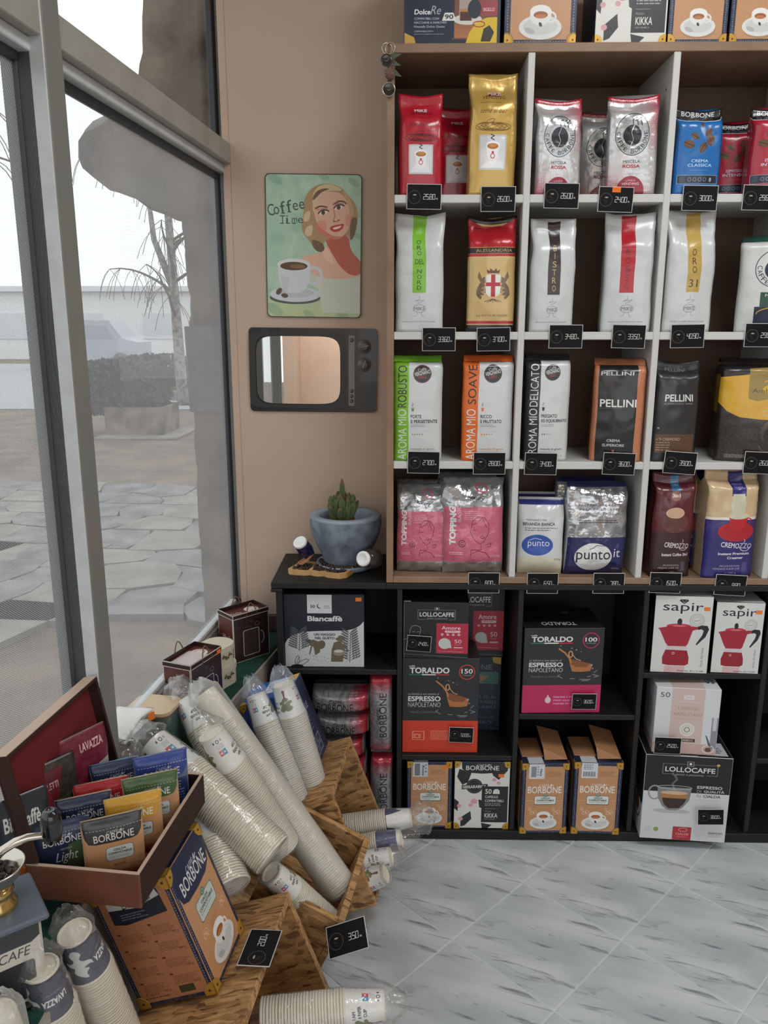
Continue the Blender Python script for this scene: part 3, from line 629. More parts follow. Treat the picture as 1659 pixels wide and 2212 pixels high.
# ---------------------------------------------------------------- bags
def sstep(a, b, x):
    t = min(1, max(0, (x-a)/(b-a))); return t*t*(3-2*t)
def film(name, col, rough=.28, metal=0, coat=.6): return mat(name, col, rough, metal, coat=coat)
def bag(name, label, cat, cx, yf, z0, w, d, h, fm, sm, style='seal', seed=1, rz=0, back=0, group=None, amp=.0035, side_r=None, flare=.0, bf=1.0, lean=0):
    rs = random.Random(seed); NX, NS, NB, NZ = 16, 4, 6, 34
    root = None
    def prof(v):
        if style == 'seal': vt, ve = .70*bf, .925; s = sstep(vt, ve, v); return d*(1-s)+.0035*s, w*(.97+.03*s+flare*s), d*.42*s
        if style == 'brick': s = sstep(.955, 1.0, v); q = sstep(0, .03, v); return d*(.94+.06*q)*(1-.55*s), w*(1-.02*s), d*.22*s
        s = abs(2*v-1)**5; s = min(1, s*1.25); return max(.003, d*(1-s)), w*(.97+.03*s), d*.45*s      # pillow
    def ringp(v):
        dd, ww, y0 = prof(v); z = h*v; pts = []
        for i in range(NX+1):
            u = i/NX; x = (u-.5)*ww; bul = dd*.10*math.sin(math.pi*u)*(math.sin(math.pi*min(1, v*1.1+.05)) if style != 'pillow' else 1)
            rc = dd*.12*(abs(2*u-1)**8); pts.append([x, y0-bul+rc, z, u])
        for i in range(1, NS): pts.append([ww/2 - dd*.06*math.sin(math.pi*i/NS)*(1 if style != 'pillow' else -1), y0+dd*i/NS, z, 1.0])
        for i in range(NB+1): pts.append([(.5-i/NB)*ww, y0+dd, z, 1-i/NB])
        for i in range(1, NS): pts.append([-ww/2 + dd*.06*math.sin(math.pi*i/NS)*(1 if style != 'pillow' else -1), y0+dd*(1-i/NS), z, 0.0])
        if style == 'seal' and v > .93 or style == 'pillow' and (v < .03 or v > .96): am = .0006
        else: am = amp*(.35+.65*sstep(.35, .85, v) if style != 'brick' else .45+.8*sstep(.8, 1, v))
        for p in pts:
            q = Vector((p[0]*14+seed*3.1, p[1]*6, p[2]*11)); n = noise.noise(q)*1.0 + (.5-abs(noise.noise(q*1.7))**.8)*1.5 + (.4-abs(noise.noise(q*3.6)))*.5
            p[1] += n*am*(-1 if p[1] < y0+dd*.5 else .5); p[0] += noise.noise(q+Vector((9, 9, 9)))*am*1.1
            if style == 'seal': p[2] += noise.noise(Vector((p[0]*20, seed, 5)))*h*.008*sstep(.5, 1, v)
            if style == 'seal': p[2] += h*.035*sstep(.78, 1, v)*(abs(2*p[3]-1)**1.6-.35); p[0] *= 1-.045*math.sin(math.pi*sstep(.55, .98, v))+.02*noise.noise(Vector((v*4, seed, 1)))
            p[1] += lean*v*v
        return pts
    rows = [ringp(k/NZ) for k in range(NZ+1)]; n = len(rows[0])
    cut = NZ if style != 'seal' else int(NZ*.93)
    def build(nm, a, b, parent, cap):
        V = [tuple(p[:3]) for r in rows[a:b+1] for p in r]; Fc = []; fmx = []; uv = []
        for k in range(b-a):
            for i in range(n):
                j = (i+1) % n; Fc.append((k*n+i, k*n+j, (k+1)*n+j, (k+1)*n+i)); va, vb = (a+k)/NZ, (a+k+1)/NZ
                if i < NX: fmx.append(0); ua, ub = i/NX, (i+1)/NX
                elif NX <= i < NX+NS: fmx.append(1); ua, ub = (i-NX)/NS, (i-NX+1)/NS
                elif i < NX+NS+NB: fmx.append(1); ua, ub = 0, .01
                else: fmx.append(1); q = i-NX-NS-NB; ua, ub = q/NS, (q+1)/NS
                uv += [(ua, va), (ub, va), (ub, vb), (ua, vb)]
        if cap[0]: Fc.append(tuple(range(n))[::-1]); fmx.append(1); uv += [(0, 0)]*n
        if cap[1]: o = (b-a)*n; Fc.append(tuple(o+i for i in range(n))); fmx.append(1); uv += [(0, 0)]*n
        return mesh(nm, V, Fc, [fm, sm], parent, fmx, uv, True)
    root = thing(name, label, cat, (cx, yf, z0), (-math.radians(back), 0, math.radians(rz)), group)
    build('bag_body', 0, cut, root, (True, style != 'seal'))
    if style == 'seal': build('top_seal', cut, NZ, root, (False, True))
    if style == 'brick':                           # folded flap lying on top
        V = []; nn = 10
        for t in range(4):
            for i in range(nn+1):
                x = (i/nn-.5)*w*.97; V.append((x, d*(.25+.20*t)+noise.noise(Vector((x*30, t, seed)))*.003, h*1.0+.001+.018*math.sin(t*.95)+noise.noise(Vector((x*25, seed, t)))*.003))
        Fc = [(t*(nn+1)+i, t*(nn+1)+i+1, (t+1)*(nn+1)+i+1, (t+1)*(nn+1)+i) for t in range(3) for i in range(nn)]
        mesh('folded_top', V, Fc, sm, root, smooth=True)
    return root
def fit(xl, xr, yt, Y, z0, ym=None):
    """centre, width and height of an upright item from its picture extents on the plane Y"""
    ym = ym or (yt+20+yt+200)/2
    a, b = PX(xl, ym, Y=Y), PX(xr, ym, Y=Y); return (a.x+b.x)/2, b.x-a.x, PX((xl+xr)/2, yt, Y=Y).z-z0
S_SIL = film('silver film', (178, 180, 182), .3, .55); S_WHT = film('matt white film', (205, 209, 209), .36, .05, .4)
G_CB = 'coffee bags on the upper shelf rows'
# prints
def p_mike(col, txt):
    def f(w, h):
        c = Cv(w, h, col); H = c.h
        c.P(c.ell(50, H*.175, 15, H*.035, 0, 180, 360), (120, 30, 45)); c.T('MIKE', (37, H*.135, 64, H*.168), (232, 214, 214), b=.03); c.T('VENDING', (26, H*.172, 74, H*.202), txt)
        c.lines(22, H*.232, 78, H*.245, 1, txt, .5); c.T('come al bar', (22, H*.285, 80, H*.325), txt, sh=.35)
        for k in range(7): c.E(50, H*.435, 12+k*4.2, H*.012+k*.9, txt, rot=(-14, 12, -6, 9, -3, 5, 0)[k], lw=.9)
        c.E(46, H*.39, 9, 3.2, txt, rot=-18, lw=1)
        c.R(22, H*.50, 78, H*.79, (196, 200, 204), 1); c.R(25, H*.515, 75, H*.775, (218, 221, 224)); c.P([(26, H*.77), (40, H*.67), (62, H*.67), (74, H*.77)], (232, 233, 234))
        c.L([(46, H*.5), (53, H*.51), (46, H*.53), (53, H*.545)], 1.6, (50, 42, 42))
        c.P([(36, H*.585), (64, H*.585), (59, H*.73), (41, H*.73)], (240, 240, 240)); c.E(50, H*.73, 9, 2.4, (240, 240, 240)); c.E(50, H*.585, 14, H*.03, (246, 246, 246)); c.E(50, H*.595, 11.5, H*.024, (176, 112, 52)); c.E(50, H*.588, 8, H*.014, (196, 138, 70))
        c.E(50, H*.675, 4, 4.4, (190, 40, 60), lw=1.4); c.E(50, H*.645, 2.4, 2, (190, 40, 60)); return c
    return f
def p_rossa(w, h):
    c = Cv(w, h, (212, 214, 214)); H = c.h; red = (168, 30, 52)
    c.dots(lambda x, y: max(0, min(.95, (x-38)/62*1.0 - (y/H)*.9)) if y < H*.55 else max(0, min(.95, (y/H-.55)*2.1-(x/100)*.55)), 2.3, red)
    c.R(0, 0, 100, H*.045, red); c.T('DISTRIBUTORI AUTOMATICI', (8, H*.012, 92, H*.036), (236, 210, 210), b=.01)
    c.E(50, H*.40, 33, H*.21, (186, 190, 192)); c.E(50, H*.40, 33, H*.21, (34, 36, 42), lw=1.2)
    c.E(50, H*.41, 17.5, H*.105, (28, 30, 38)); c.L([(53, H*.31), (48, H*.38), (52, H*.45), (47, H*.51)], 1.1, (200, 204, 206))
    for dx, k in ((-1, 0), (8, 1), (16, 2)): c.L([(52+dx, H*.30+k*1.5), (50+dx, H*.255+k), (57+dx, H*.23), (56+dx, H*.27)], 1.6, (34, 36, 42))
    c.TA('CAFFÈ BORBONE', 50, H*.40, 26.5, H*.172, 190, 350-340-25, 7, (34, 36, 42)) if False else None
    c.TA('CAFFÈ BORBONE', 50, H*.40, 26.5, H*.168, 192, -14, 8.2, (34, 36, 42))
    c.T('MISCELA', (33, H*.655, 67, H*.685), (60, 60, 66)); c.T('ROSSA', (33, H*.70, 67, H*.735), (170, 34, 54), b=.03)
    c.P(c.ell(50, H*.965, 27, H*.15, 0, 180, 360)+[(77, H), (23, H)], (150, 28, 46)); c.T('LINEA', (41, H*.848, 60, H*.868), (226, 190, 195)); c.T('VENDING', (33, H*.88, 67, H*.905), (236, 205, 210), b=.02); return c
def p_crema(col, l1, l2, beans=True):
    def f(w, h):
        c = Cv(w, h, col); H = c.h; lt = (200, 222, 238)
        c.P([(0, 0), (100, 0), (100, H*.10), (96, H*.135), (85, H*.145), (15, H*.145), (4, H*.135), (0, H*.10)], (226, 228, 230)); c.P([(0, 0), (100, 0), (100, H*.085), (96, H*.125), (85, H*.135), (15, H*.135), (4, H*.125), (0, H*.085)], (22, 24, 28))
        c.T('BORBONE', (14, H*.02, 84, H*.075), WHT, b=.012); c.T('SELECTION', (30, H*.093, 70, H*.108), (120, 122, 128))
        if beans:
            for x, y, r, a in ((52, .2, 6, 80), (37, .33, 9, 30), (66, .28, 9, -50), (26, .42, 12, 20), (70, .38, 11, 70), (56, .46, 11, -60), (74, .34, 8, 40)): bean(c, x, H*y, r, a, (96, 66, 42))
        c.T(l1, (33, H*.595, 70, H*.63), lt, b=.015); c.T(l2, (26, H*.645, 78, H*.68), lt, b=.015); c.L([(30, H*.72), (74, H*.72)], .3, lt)
        c.R(6, H*.775, 94, H*.875, (160, 176, 190), 2); c.R(7, H*.78, 93, H*.87, (28, 40, 58), 2)
        c.lines(10, H*.795, 24, H*.86, 5, (130, 150, 170)); 
        for k in range(4): c.E(32+k*11, H*.825, 3.4, 3.4, (150, 168, 186), lw=1)
        c.T('8', (75, H*.805, 80, H*.85), WHT); c.lines(5, H*.905, 95, H*.92, 1, (60, 120, 170)); return c
    return f
def p_stripe(col, words, tcol, wx=(36, 63)):
    def f(w, h):
        c = Cv(w, h, (206, 210, 210)); H = c.h
        c.R(wx[0], 0, wx[1], H*.665, col); cx = (wx[0]+wx[1])/2
        un = sum(1.3 if wd[0] == '=' else len(wd) for wd in words)+.5*(len(words)-1); st = min(H*.43/un, H*.072); y = H*.645-st*un
        for wd in words:
            if wd[0] == '=': c.T(wd[1:], (cx-9, y+st*.1, cx+9, y+st*1.0), tcol); y += st*1.8; continue
            for ch in wd: ww = .8 if ch == 'I' else 4.3; c.T(ch, (cx-ww, y+st*.12, cx+ww, y+st*.88), tcol); y += st
            y += st*.5
        g = (128, 132, 134)
        c.E(50, H*.80, 13, H*.032, g, lw=.8); c.T('MIKE', (39, H*.785, 62, H*.816), g, b=.02); c.L([(50, H*.69), (51, H*.72), (42, H*.735), (60, H*.728), (52, H*.75), (46, H*.755)], .7, g); c.L([(46, H*.833), (44, H*.86), (38, H*.868)], .7, g); c.L([(54, H*.833), (55, H*.86), (60, H*.868)], .7, g)
        c.T('MISCELA DI CAFFÈ TOSTATO IN GRANI', (14, H*.905, 84, H*.918), (96, 98, 100)); return c
    return f
def p_aless(w, h):
    c = Cv(w, h, (206, 176, 116)); H = c.h; red = (176, 24, 38)
    c.R(0, 0, 100, H*.05, (24, 18, 18)); c.P([(0, H*.03), (30, H*.07), (70, H*.07), (100, H*.02), (100, H*.265), (0, H*.265)], red); c.R(0, H*.262, 100, H*.268, GOLD); c.R(0, H*.268, 100, H*.315, (26, 20, 20)); c.T('ALESSANDRIA', (16, H*.278, 92, H*.304), (214, 180, 110)); c.R(0, H*.318, 100, H*.343, red); c.R(0, H*.343, 100, H*.348, (226, 200, 140))
    cx = 54; dk = (78, 60, 44)
    for sx in (-1, 1):
        for k in range(6): c.E(cx+sx*(22+k*1.5), H*(.55+k*.027), 8, 3, (112, 92, 66), sx*(60-k*22)); c.E(cx+sx*(18+(k % 3)*5), H*(.56+k*.025), 5, 1.8, dk, sx*(30+k*25), lw=.9)
        c.P([(cx+sx*16, H*.6), (cx+sx*30, H*.47), (cx+sx*33, H*.52), (cx+sx*22, H*.6)], (120, 98, 70))
    for k in range(7): c.L([(cx, H*.71), (cx+(k-3)*6, H*(.735+.006*(k % 2)))], 1, dk)
    c.R(cx-15, H*.5, cx+15, H*.65, (226, 226, 220)); c.P(c.ell(cx, H*.65, 15, H*.045, 0, 0, 180), (226, 226, 220)); c.R(cx-4.5, H*.5, cx+4.5, H*.692, red); c.R(cx-15, H*.568, cx+15, H*.60, red)
    c.P([(cx-12, H*.488), (cx-14, H*.455), (cx-8, H*.47), (cx-6, H*.445), (cx, H*.468), (cx+6, H*.445), (cx+8, H*.47), (cx+14, H*.455), (cx+12, H*.488)], (96, 54, 34))
    c.T('LA CITTÀ IN TAZZA', (20, H*.845, 86, H*.865), dk, sh=.1); c.R(0, H*.905, 100, H*.93, red); c.R(0, H*.94, 100, H, (28, 26, 28)); return c
def p_verg(col, word, sub, dark=(26, 26, 28), ndot=5, tcol=None):
    def f(w, h):
        c = Cv(w, h, (208, 212, 212)); H = c.h
        c.R(0, 0, 31, H, col); wt = (226, 228, 226)
        c.T(word, (9 if len(word) > 6 else 11, H*.03, 27, H*(.45 if len(word) > 6 else .42)), dark if col[0] > 60 else wt, rot=90, b=.0); c.T('AROMA MIO', (9, H*.47, 27, H*.99), wt, rot=90, b=.0)
        c.E(58, H*.115, 18, 18, (30, 26, 28)); c.E(58, H*.115, 16.5, 16.5, (150, 60, 60) if col[1] > 120 and col[0] > 120 else (70, 60, 60), lw=.7); c.T('Caffè', (49, H*.055, 66, H*.085), wt, rot=12); c.T('VERGNANO', (42, H*.085, 74, H*.125), wt, rot=12, b=.02); c.T('1882', (50, H*.13, 66, H*.16), (190, 50, 60), rot=12)
        tc = tcol or col
        c.P([(37, H*.455), (43, H*.455), (42, H*.49), (38, H*.49)], tc); c.L([(40, H*.44), (38.5, H*.43), (41, H*.42), (39, H*.405)], .8, (60, 60, 60))
        a, b = sub; c.T(a, (36, H*.525, 36+len(a)*4.4, H*.56), (34, 34, 36), b=.02); c.T(b, (36, H*.575, 36+len(b)*4.2, H*.61), (34, 34, 36), b=.02); c.lines(36, H*.625, 70, H*.655, 2, (110, 112, 114))
        c.lines(36, H*.69, 72, H*.7, 1, (170, 172, 174))
        for k in range(5):
            if k < ndot: c.E(39+k*5, H*.725, 1.3, 1.3, tc if tc[0] > 40 else dark)
            else: c.E(39+k*5, H*.725, 1.2, 1.2, (120, 120, 120), lw=.4)
        c.T('miscela in grani', (36, H*.865, 84, H*.892), tc if tc[0] > 60 else (30, 30, 32)); c.lines(36, H*.905, 72, H*.915, 1, (150, 150, 152)); c.T('1000 g e / 2.2 lb', (36, H*.935, 88, H*.958), (140, 142, 144)); return c
    return f
def p_pell1(w, h):
    c = Cv(w, h, (196, 128, 92)); H = c.h; c.noise((176, 110, 78), .4, 9); c.R(10, 0, 84, H, (22, 24, 28))
    c.T('PELLINI', (14, H*.06, 76, H*.10), (200, 200, 198), b=.02); c.T('PELLINI', (14, H*.345, 84, H*.425), (226, 226, 222), b=.02); c.lines(14, H*.435, 84, H*.45, 1, (150, 150, 152)); c.T('CREMA', (32, H*.76, 58, H*.79), (214, 214, 212), b=.02); c.T('SUPERIORE', (24, H*.81, 66, H*.84), (214, 214, 212), b=.02); c.E(45, H*.885, 2.5, 2.5, (170, 110, 80)); return c
def p_pell2(w, h):
    c = Cv(w, h, (36, 38, 42)); H = c.h; c.T('PELLINI', (22, H*.06, 66, H*.095), (128, 128, 130)); c.E(45, H*.18, 11, 8, (50, 53, 58)); c.E(45, H*.18, 11, 8, (66, 68, 72), lw=.8)
    c.T('PELLINI', (18, H*.32, 84, H*.39), (222, 222, 218), b=.02); c.T('ESPRESSO BAR', (18, H*.405, 84, H*.42), (170, 170, 170)); c.T('e', (9, H*.65, 13, H*.665), (210, 210, 210), b=.02)
    c.R(6, H*.72, 92, H*.91, (92, 62, 44)); c.T('n°9 CREMOSO', (8, H*.755, 60, H*.785), (205, 180, 160)); c.lines(8, H*.80, 46, H*.90, 4, (176, 150, 130), .8); return c
def p_class(w, h):
    c = Cv(w, h, (34, 28, 26)); H = c.h; c.noise((112, 104, 98), .35, 3, 3); c.R(0, 0, 100, H*.12, (24, 20, 18)); yl = (214, 164, 36)
    c.P([(0, H*.12), (100, H*.04), (100, H*.56), (60, H*.55), (30, H*.53), (12, H*.47), (0, H*.38)], yl); c.P([(38, H*.03), (100, H*.0), (100, H*.3), (52, H*.36), (40, H*.34)], (150, 124, 52)); c.E(68, H*.24, 10, 6, yl); c.L([(60, H*.16), (72, H*.14), (74, H*.2), (82, H*.18), (84, H*.26), (76, H*.3)], 1.6, yl); c.T('Ambro', (44, H*.235, 80, H*.275), (70, 56, 30))
    c.T('CLASSIC', (60, H*.45, 112, H*.51), (196, 182, 150)); 
    for a in range(5): c.E(78, H*.72, 14+a*2, 18+a, (128, 104, 84), lw=.6, a0=150+a*20, a1=300+a*12)
    c.L([(60, H*.83), (66, H*.88), (80, H*.9), (96, H*.86)], .9, (128, 104, 84)); c.lines(14, H*.925, 50, H*.965, 3, (190, 188, 180), .8); return c
def p_dek(w, h):
    c = Cv(w, h, (212, 214, 212)); H = c.h; c.E(62, H*.30, 36, H*.21, (34, 38, 60), lw=1.3); c.E(60, H*.31, 19, H*.115, (26, 34, 62)); c.L([(62, H*.2), (57, H*.3), (61, H*.42)], 1.1, (206, 210, 210))
    c.L([(60, H*.19), (62, H*.1), (68, H*.1), (66, H*.18)], 1.6, (34, 38, 60)); c.TA('CAFFÈ BORBONE', 62, H*.30, 29, H*.17, 192, -14, 8, (34, 38, 60))
    c.R(38, H*.56, 100, H*.72, (30, 78, 62)); c.R(30, H*.72, 100, H, (26, 36, 66)); c.P(c.ell(72, H*.80, 40, H*.08, 0, 180, 360), (26, 36, 66)); c.L(c.ell(72, H*.80, 38, H*.075, 0, 180, 360), 2, (200, 150, 60)); c.T('MISCELA', (46, H*.58, 90, H*.61), WHT); c.T('DEK', (56, H*.63, 88, H*.68), WHT, b=.02); return c
def p_pink(w, h):
    c = Cv(w, h, (196, 198, 200)); H = c.h; c.noise((120, 122, 128), .45, 30, 5); pk = (206, 104, 128)
    c.R(0, H*.29, 100, H*.86, pk); dk = (120, 28, 48); c.T('luxury', (40, H*.175, 66, H*.225), (30, 30, 34), rot=-10, b=.02); c.E(60, H*.10, 10, 6, (196, 92, 118), 30, lw=2.2)
    c.T('TOPPING', (8, H*.28, 19, H*.68), (236, 236, 236), rot=90, b=.05); c.T('BASIC', (21, H*.27, 27, H*.44), (226, 190, 200), rot=90); c.lines(33, H*.33, 66, H*.43, 5, (232, 176, 190), .8)
    c.L([(48, H*.6), (44, H*.55), (47, H*.43), (56, H*.39), (68, H*.40), (76, H*.47), (74, H*.56), (66, H*.65), (60, H*.67), (52, H*.63), (46, H*.58)], 1, dk); c.L([(47, H*.47), (56, H*.45), (64, H*.40), (72, H*.5)], .9, dk); c.L([(46, H*.53), (54, H*.52)], .9, dk); c.L([(60, H*.60), (64, H*.585), (68, H*.60), (64, H*.615), (60, H*.60)], .9, dk); c.L([(62, H*.68), (62, H*.73), (46, H*.73), (44, H*.80)], 1.1, dk); c.L([(46, H*.77), (58, H*.74), (70, H*.76), (78, H*.82)], 1.1, dk); c.L([(72, H*.68), (80, H*.66), (78, H*.70), (72, H*.70)], 1, dk)
    c.E(30, H*.665, 5.6, 5.6, (40, 30, 34), lw=1); c.E(30, H*.665, 2, 2.6, (40, 30, 34), lw=.8); c.lines(8, H*.755, 32, H*.79, 2, (236, 200, 208), .9); c.T('500g', (78, H*.78, 96, H*.81), (222, 160, 176)); c.noise((226, 226, 226), .0, 10); return c
def p_bianca(w, h):
    c = Cv(w, h, (208, 211, 210)); H = c.h; c.grad(H*.75, H, (212, 210, 192), (214, 208, 186)); c.R(0, H*.03, 100, H*.09, (46, 52, 120)); c.T('PREPARATO PER', (16, H*.265, 62, H*.29), (50, 54, 84)); c.T('BEVANDA BIANCA', (8, H*.31, 82, H*.35), (40, 44, 76), b=.02); c.lines(12, H*.375, 88, H*.43, 2, (90, 92, 110), .8)
    c.E(42, H*.60, 36, H*.135, (38, 78, 166)); c.T('punto', (20, H*.545, 70, H*.64), (226, 230, 236)); c.L([(22, H*.54), (36, H*.51), (52, H*.53)], 1.2, (226, 230, 236)); c.T('500g', (80, H*.77, 96, H*.80), (70, 70, 90)); return c
def p_punto(w, h):
    c = Cv(w, h, (192, 194, 196)); H = c.h; c.noise((110, 112, 116), .5, 34, 9);  c.R(0, 0, 100, H*.05, (34, 36, 84)); nv = (36, 38, 92)
    for k, t in enumerate(('PREPARAZIONE A BASE', 'ALLA BASE DI LATTE', 'DISSOLUZIONE ISTANTANEA')): c.T(t, (18, H*(.22+k*.045), 86, H*(.243+k*.045)), (70, 70, 84))
    c.lines(16, H*.385, 88, H*.43, 2, (90, 80, 80), .8); c.R(0, H*.575, 100, H, nv); c.E(45, H*.79, 32, H*.155, (226, 228, 228)); c.T('punto', (16, H*.72, 74, H*.85), (30, 32, 44)); c.T('it', (80, H*.70, 92, H*.79), (220, 222, 230)); c.L([(38, H*.70), (44, H*.69), (50, H*.66), (64, H*.665)], .9, (40, 42, 50)); c.T('500g', (80, H*.915, 94, H*.94), (220, 222, 230)); return c
def p_cremo(c0, c1, purple):
    def f(w, h):
        c = Cv(w, h, c0); H = c.h; nv = (44, 38, 112)
        if purple:
            c.R(0, H*.43, 100, H, nv); c.R(0, H*.415, 100, H*.44, (232, 226, 214)); c.R(44, 0, 72, H*.22, nv); 
            for k in range(3): c.T(('INSTANT', 'PREMIUM', 'CREAMER')[k], (49, H*(.085+k*.025), 67, H*(.101+k*.025)), (190, 186, 210))
            c.P([(46, H*.2), (70, H*.2), (72, H*.34), (68, H*.44), (48, H*.44), (44, H*.34)], (206, 204, 178)); c.E(58, H*.30, 15, H*.08, (206, 204, 178)); c.E(58, H*.55, 36, H*.095, (178, 28, 44)); c.P([(40, H*.40), (80, H*.40), (72, H*.53), (46, H*.53)], (190, 34, 50)); c.E(60, H*.405, 20, H*.03, (206, 204, 178)); c.E(80, H*.45, 6, 5, (178, 28, 44), lw=2)
        else:
            c.grad(H*.55, H, (62, 24, 30), (44, 22, 22)); c.R(42, 0, 62, H*.2, (38, 104, 150)); c.T('Instant', (45, H*.06, 60, H*.08), WHT); c.T('Coffee', (46, H*.09, 59, H*.11), WHT); c.E(52, H*.20, 12, 12, (150, 92, 78)); c.T('3in1', (43, H*.18, 62, H*.215), WHT, b=.03)
            c.E(52, H*.46, 32, H*.10, (98, 58, 52)); c.E(52, H*.365, 22, H*.05, (206, 170, 138)); c.E(52, H*.365, 22, H*.05, (226, 196, 170), lw=1)
        c.T('CREMO', (30, H*.655, 66, H*.705), WHT, rot=-6, b=.02); c.T('ZZO', (66, H*.665, 92, H*.715), WHT, rot=-4); c.E(78, H*.70, 10, 8, WHT, lw=1.2, a0=0, a1=180); c.L([(74, H*.66), (77, H*.64), (75, H*.625)], 1, WHT)
        if purple: c.T('Instant Premium', (26, H*.75, 88, H*.775), WHT, b=.03); c.T('Creamer', (44, H*.79, 76, H*.815), WHT, b=.03)
        else: c.T('Instant Coffee 3in1', (26, H*.76, 92, H*.79), WHT, b=.03)
        c.T('PROFESSIONAL', (32, H*.875, 72, H*.892), (206, 200, 206), sh=.15); c.T('VENDING & BAR USE', (20, H*.902, 72, H*.92), (206, 200, 206), sh=.15); c.T('e 1000 g', (44, H*.945, 66, H*.962), (206, 200, 206)); c.R(76, H*.85, 86, H*.94, (120, 112, 150), al=.5); return c
    return f
def shelfbag(name, label, px, Y, z0, d, pf, sm, style='seal', seed=1, rz=0, rough=.3, metal=0, coat=.5, n_behind=0, dim=1, bump=(30, .55), **kw):
    xl, xr, yt = px; cx, w, h = fit(xl, xr, yt, Y, z0)
    if rz: w /= math.cos(math.radians(rz))
    fm = pf(w, h).mat(name+' print', rough, metal, coat, bump)
    o = bag(name, label, 'coffee bag', cx, Y, z0, w, d, h, fm, sm, style, seed, rz, **kw)
    return o, w, h
def behind(src, dx, dy, label, group=None, rz=0):
    c = src.copy(); COL.objects.link(c); c.location = src.location+Vector((dx, dy, 0)); c.rotation_euler.z += math.radians(rz); c['label'] = label
    if group: c['group'] = group
    for ch in src.children: k = ch.copy(); COL.objects.link(k); k.parent = c
    return c
Z1, Z2, Z3, Z4 = ZU[1]+.0105, ZU[2]+.0105, ZU[3]+.0105, .8285
B = shelfbag
red_s = film('red film', (176, 22, 44)); gold_s = film('gold film', (190, 158, 84), .3, .35); sil_s = S_SIL; blue_s = film('blue film', (24, 98, 168))
o_red, w, h = B('coffee_bag', 'red foil coffee bag with coffee cup picture, leftmost on the top shelf', (861, 957, 200), 2.125, Z1, .062, p_mike((178, 24, 46), (70, 14, 26)), red_s, seed=2, rz=2, amp=.0045)
o, w, h = B('coffee_bag', 'tall gold foil coffee bag with coffee cup picture on the top shelf', (1012, 1118, 157), 2.125, Z1, .065, p_mike((202, 166, 88), (104, 72, 30)), gold_s, seed=5, rz=-1, metal=.35, amp=.005)
behind(o_red, .100, .125, 'red foil coffee bag standing in shadow left of the tall gold bag')
o, w, h = B('coffee_bag', 'silver and red dotted coffee bag in the second bay beside the white divider', (1157, 1258, 210), 2.12, Z1, .07, p_rossa, sil_s, 'seal', 7, 2, metal='auto', rough=.28, amp=.0065, bump=(34, 1.0), bf=1.15)
o, w, h = B('coffee_bag', 'silver and red dotted coffee bag turned slightly, behind the price card with an orange sticker', (1312, 1420, 203), 2.118, Z1, .075, p_rossa, sil_s, 'seal', 9, -9, metal='auto', rough=.28, amp=.0065, bump=(34, 1.0), bf=1.15)
behind(o, -.038, .14, 'silver and red coffee bag standing in shadow behind the turned dotted bag', rz=-2)
o, w, h = B('coffee_bag', 'blue coffee bag with falling coffee beans on the top shelf', (1457, 1561, 232), 2.12, Z1, .06, p_crema((22, 106, 178), 'CREMA', 'CLASSICA'), blue_s, seed=12, rz=2, bf=1.15)
crim = film('crimson film', (166, 30, 54))
o, w, h = B('coffee_bag', 'crimson coffee bag turned sideways at the end of the top shelf', (1622, 1716, 228), 2.12, Z1, .08, p_crema((172, 32, 58), 'ESPRESSO', 'INTENSO'), crim, seed=14, rz=-13, bf=1.15)
behind(o, -.04, .14, 'crimson coffee bag in shadow behind the sideways crimson bag')
B('coffee_bag', 'white coffee bag with a lime green stripe on the second shelf', (853, 960, 461), 2.122, Z2, .066, p_stripe((126, 190, 52), ['ORO', '=DEL', 'NORD'], (28, 60, 24)), S_WHT, seed=21, rz=-3, rough=.36, amp=.005, flare=.02)
B('coffee_bag', 'red and gold coffee bag with a crowned shield crest', (1009, 1115, 467), 2.122, Z2, .066, p_aless, film('gold side', (188, 156, 92), .32, .3), seed=23, rz=-3, metal=.15, amp=.0045, bf=1.1)
B('coffee_bag', 'white coffee bag with a dark brown stripe on the second shelf', (1146, 1244, 474), 2.122, Z2, .066, p_stripe((52, 38, 38), ['BISTRO'], (206, 176, 110), (38, 66)), S_WHT, seed=25, rough=.36, amp=.005)
B('coffee_bag', 'white coffee bag with a bright red stripe on the second shelf', (1306, 1412, 460), 2.118, Z2, .075, p_stripe((178, 22, 36), ['ROSSO'], (110, 14, 24), (33, 62)), S_WHT, seed=27, rz=-8, rough=.36, amp=.005)
B('coffee_bag', 'white coffee bag with a gold stripe on the second shelf', (1440, 1549, 456), 2.122, Z2, .066, p_stripe((190, 158, 78), ['ORO', '=31'], (70, 50, 24), (40, 68)), S_WHT, seed=29, rz=2, rough=.36, amp=.0055)
cs = Cv(.09, .24, (26, 36, 62)); cs.R(0, cs.h*.0, 100, cs.h*.3, (26, 56, 48)); cs.R(0, cs.h*.78, 100, cs.h, (28, 74, 60)); cs.T('BORBONE', (28, cs.h*.24, 72, cs.h*.74), WHT, rot=90, b=.01); cs.T('DEK', (32, cs.h*.84, 52, cs.h*.89), (160, 190, 180))
B('coffee_bag', 'white brick shaped coffee bag with navy side panel at the end of the second shelf', (1602, 1716, 520), 2.118, Z2, .085, p_dek, cs.mat('navy side print', .35, 0, .4), 'brick', 31, -22, rough=.36, amp=.0035)
B('coffee_bag', 'white brick coffee bag with a green left band', (850, 955, 783), 2.122, Z3, .07, p_verg((122, 184, 44), 'ROBUSTO', ('FORTE', 'E PERSISTENTE'), ndot=5, tcol=(110, 130, 70)), film('green film', (110, 168, 40)), 'brick', 41, 1, rough=.38, amp=.0035)
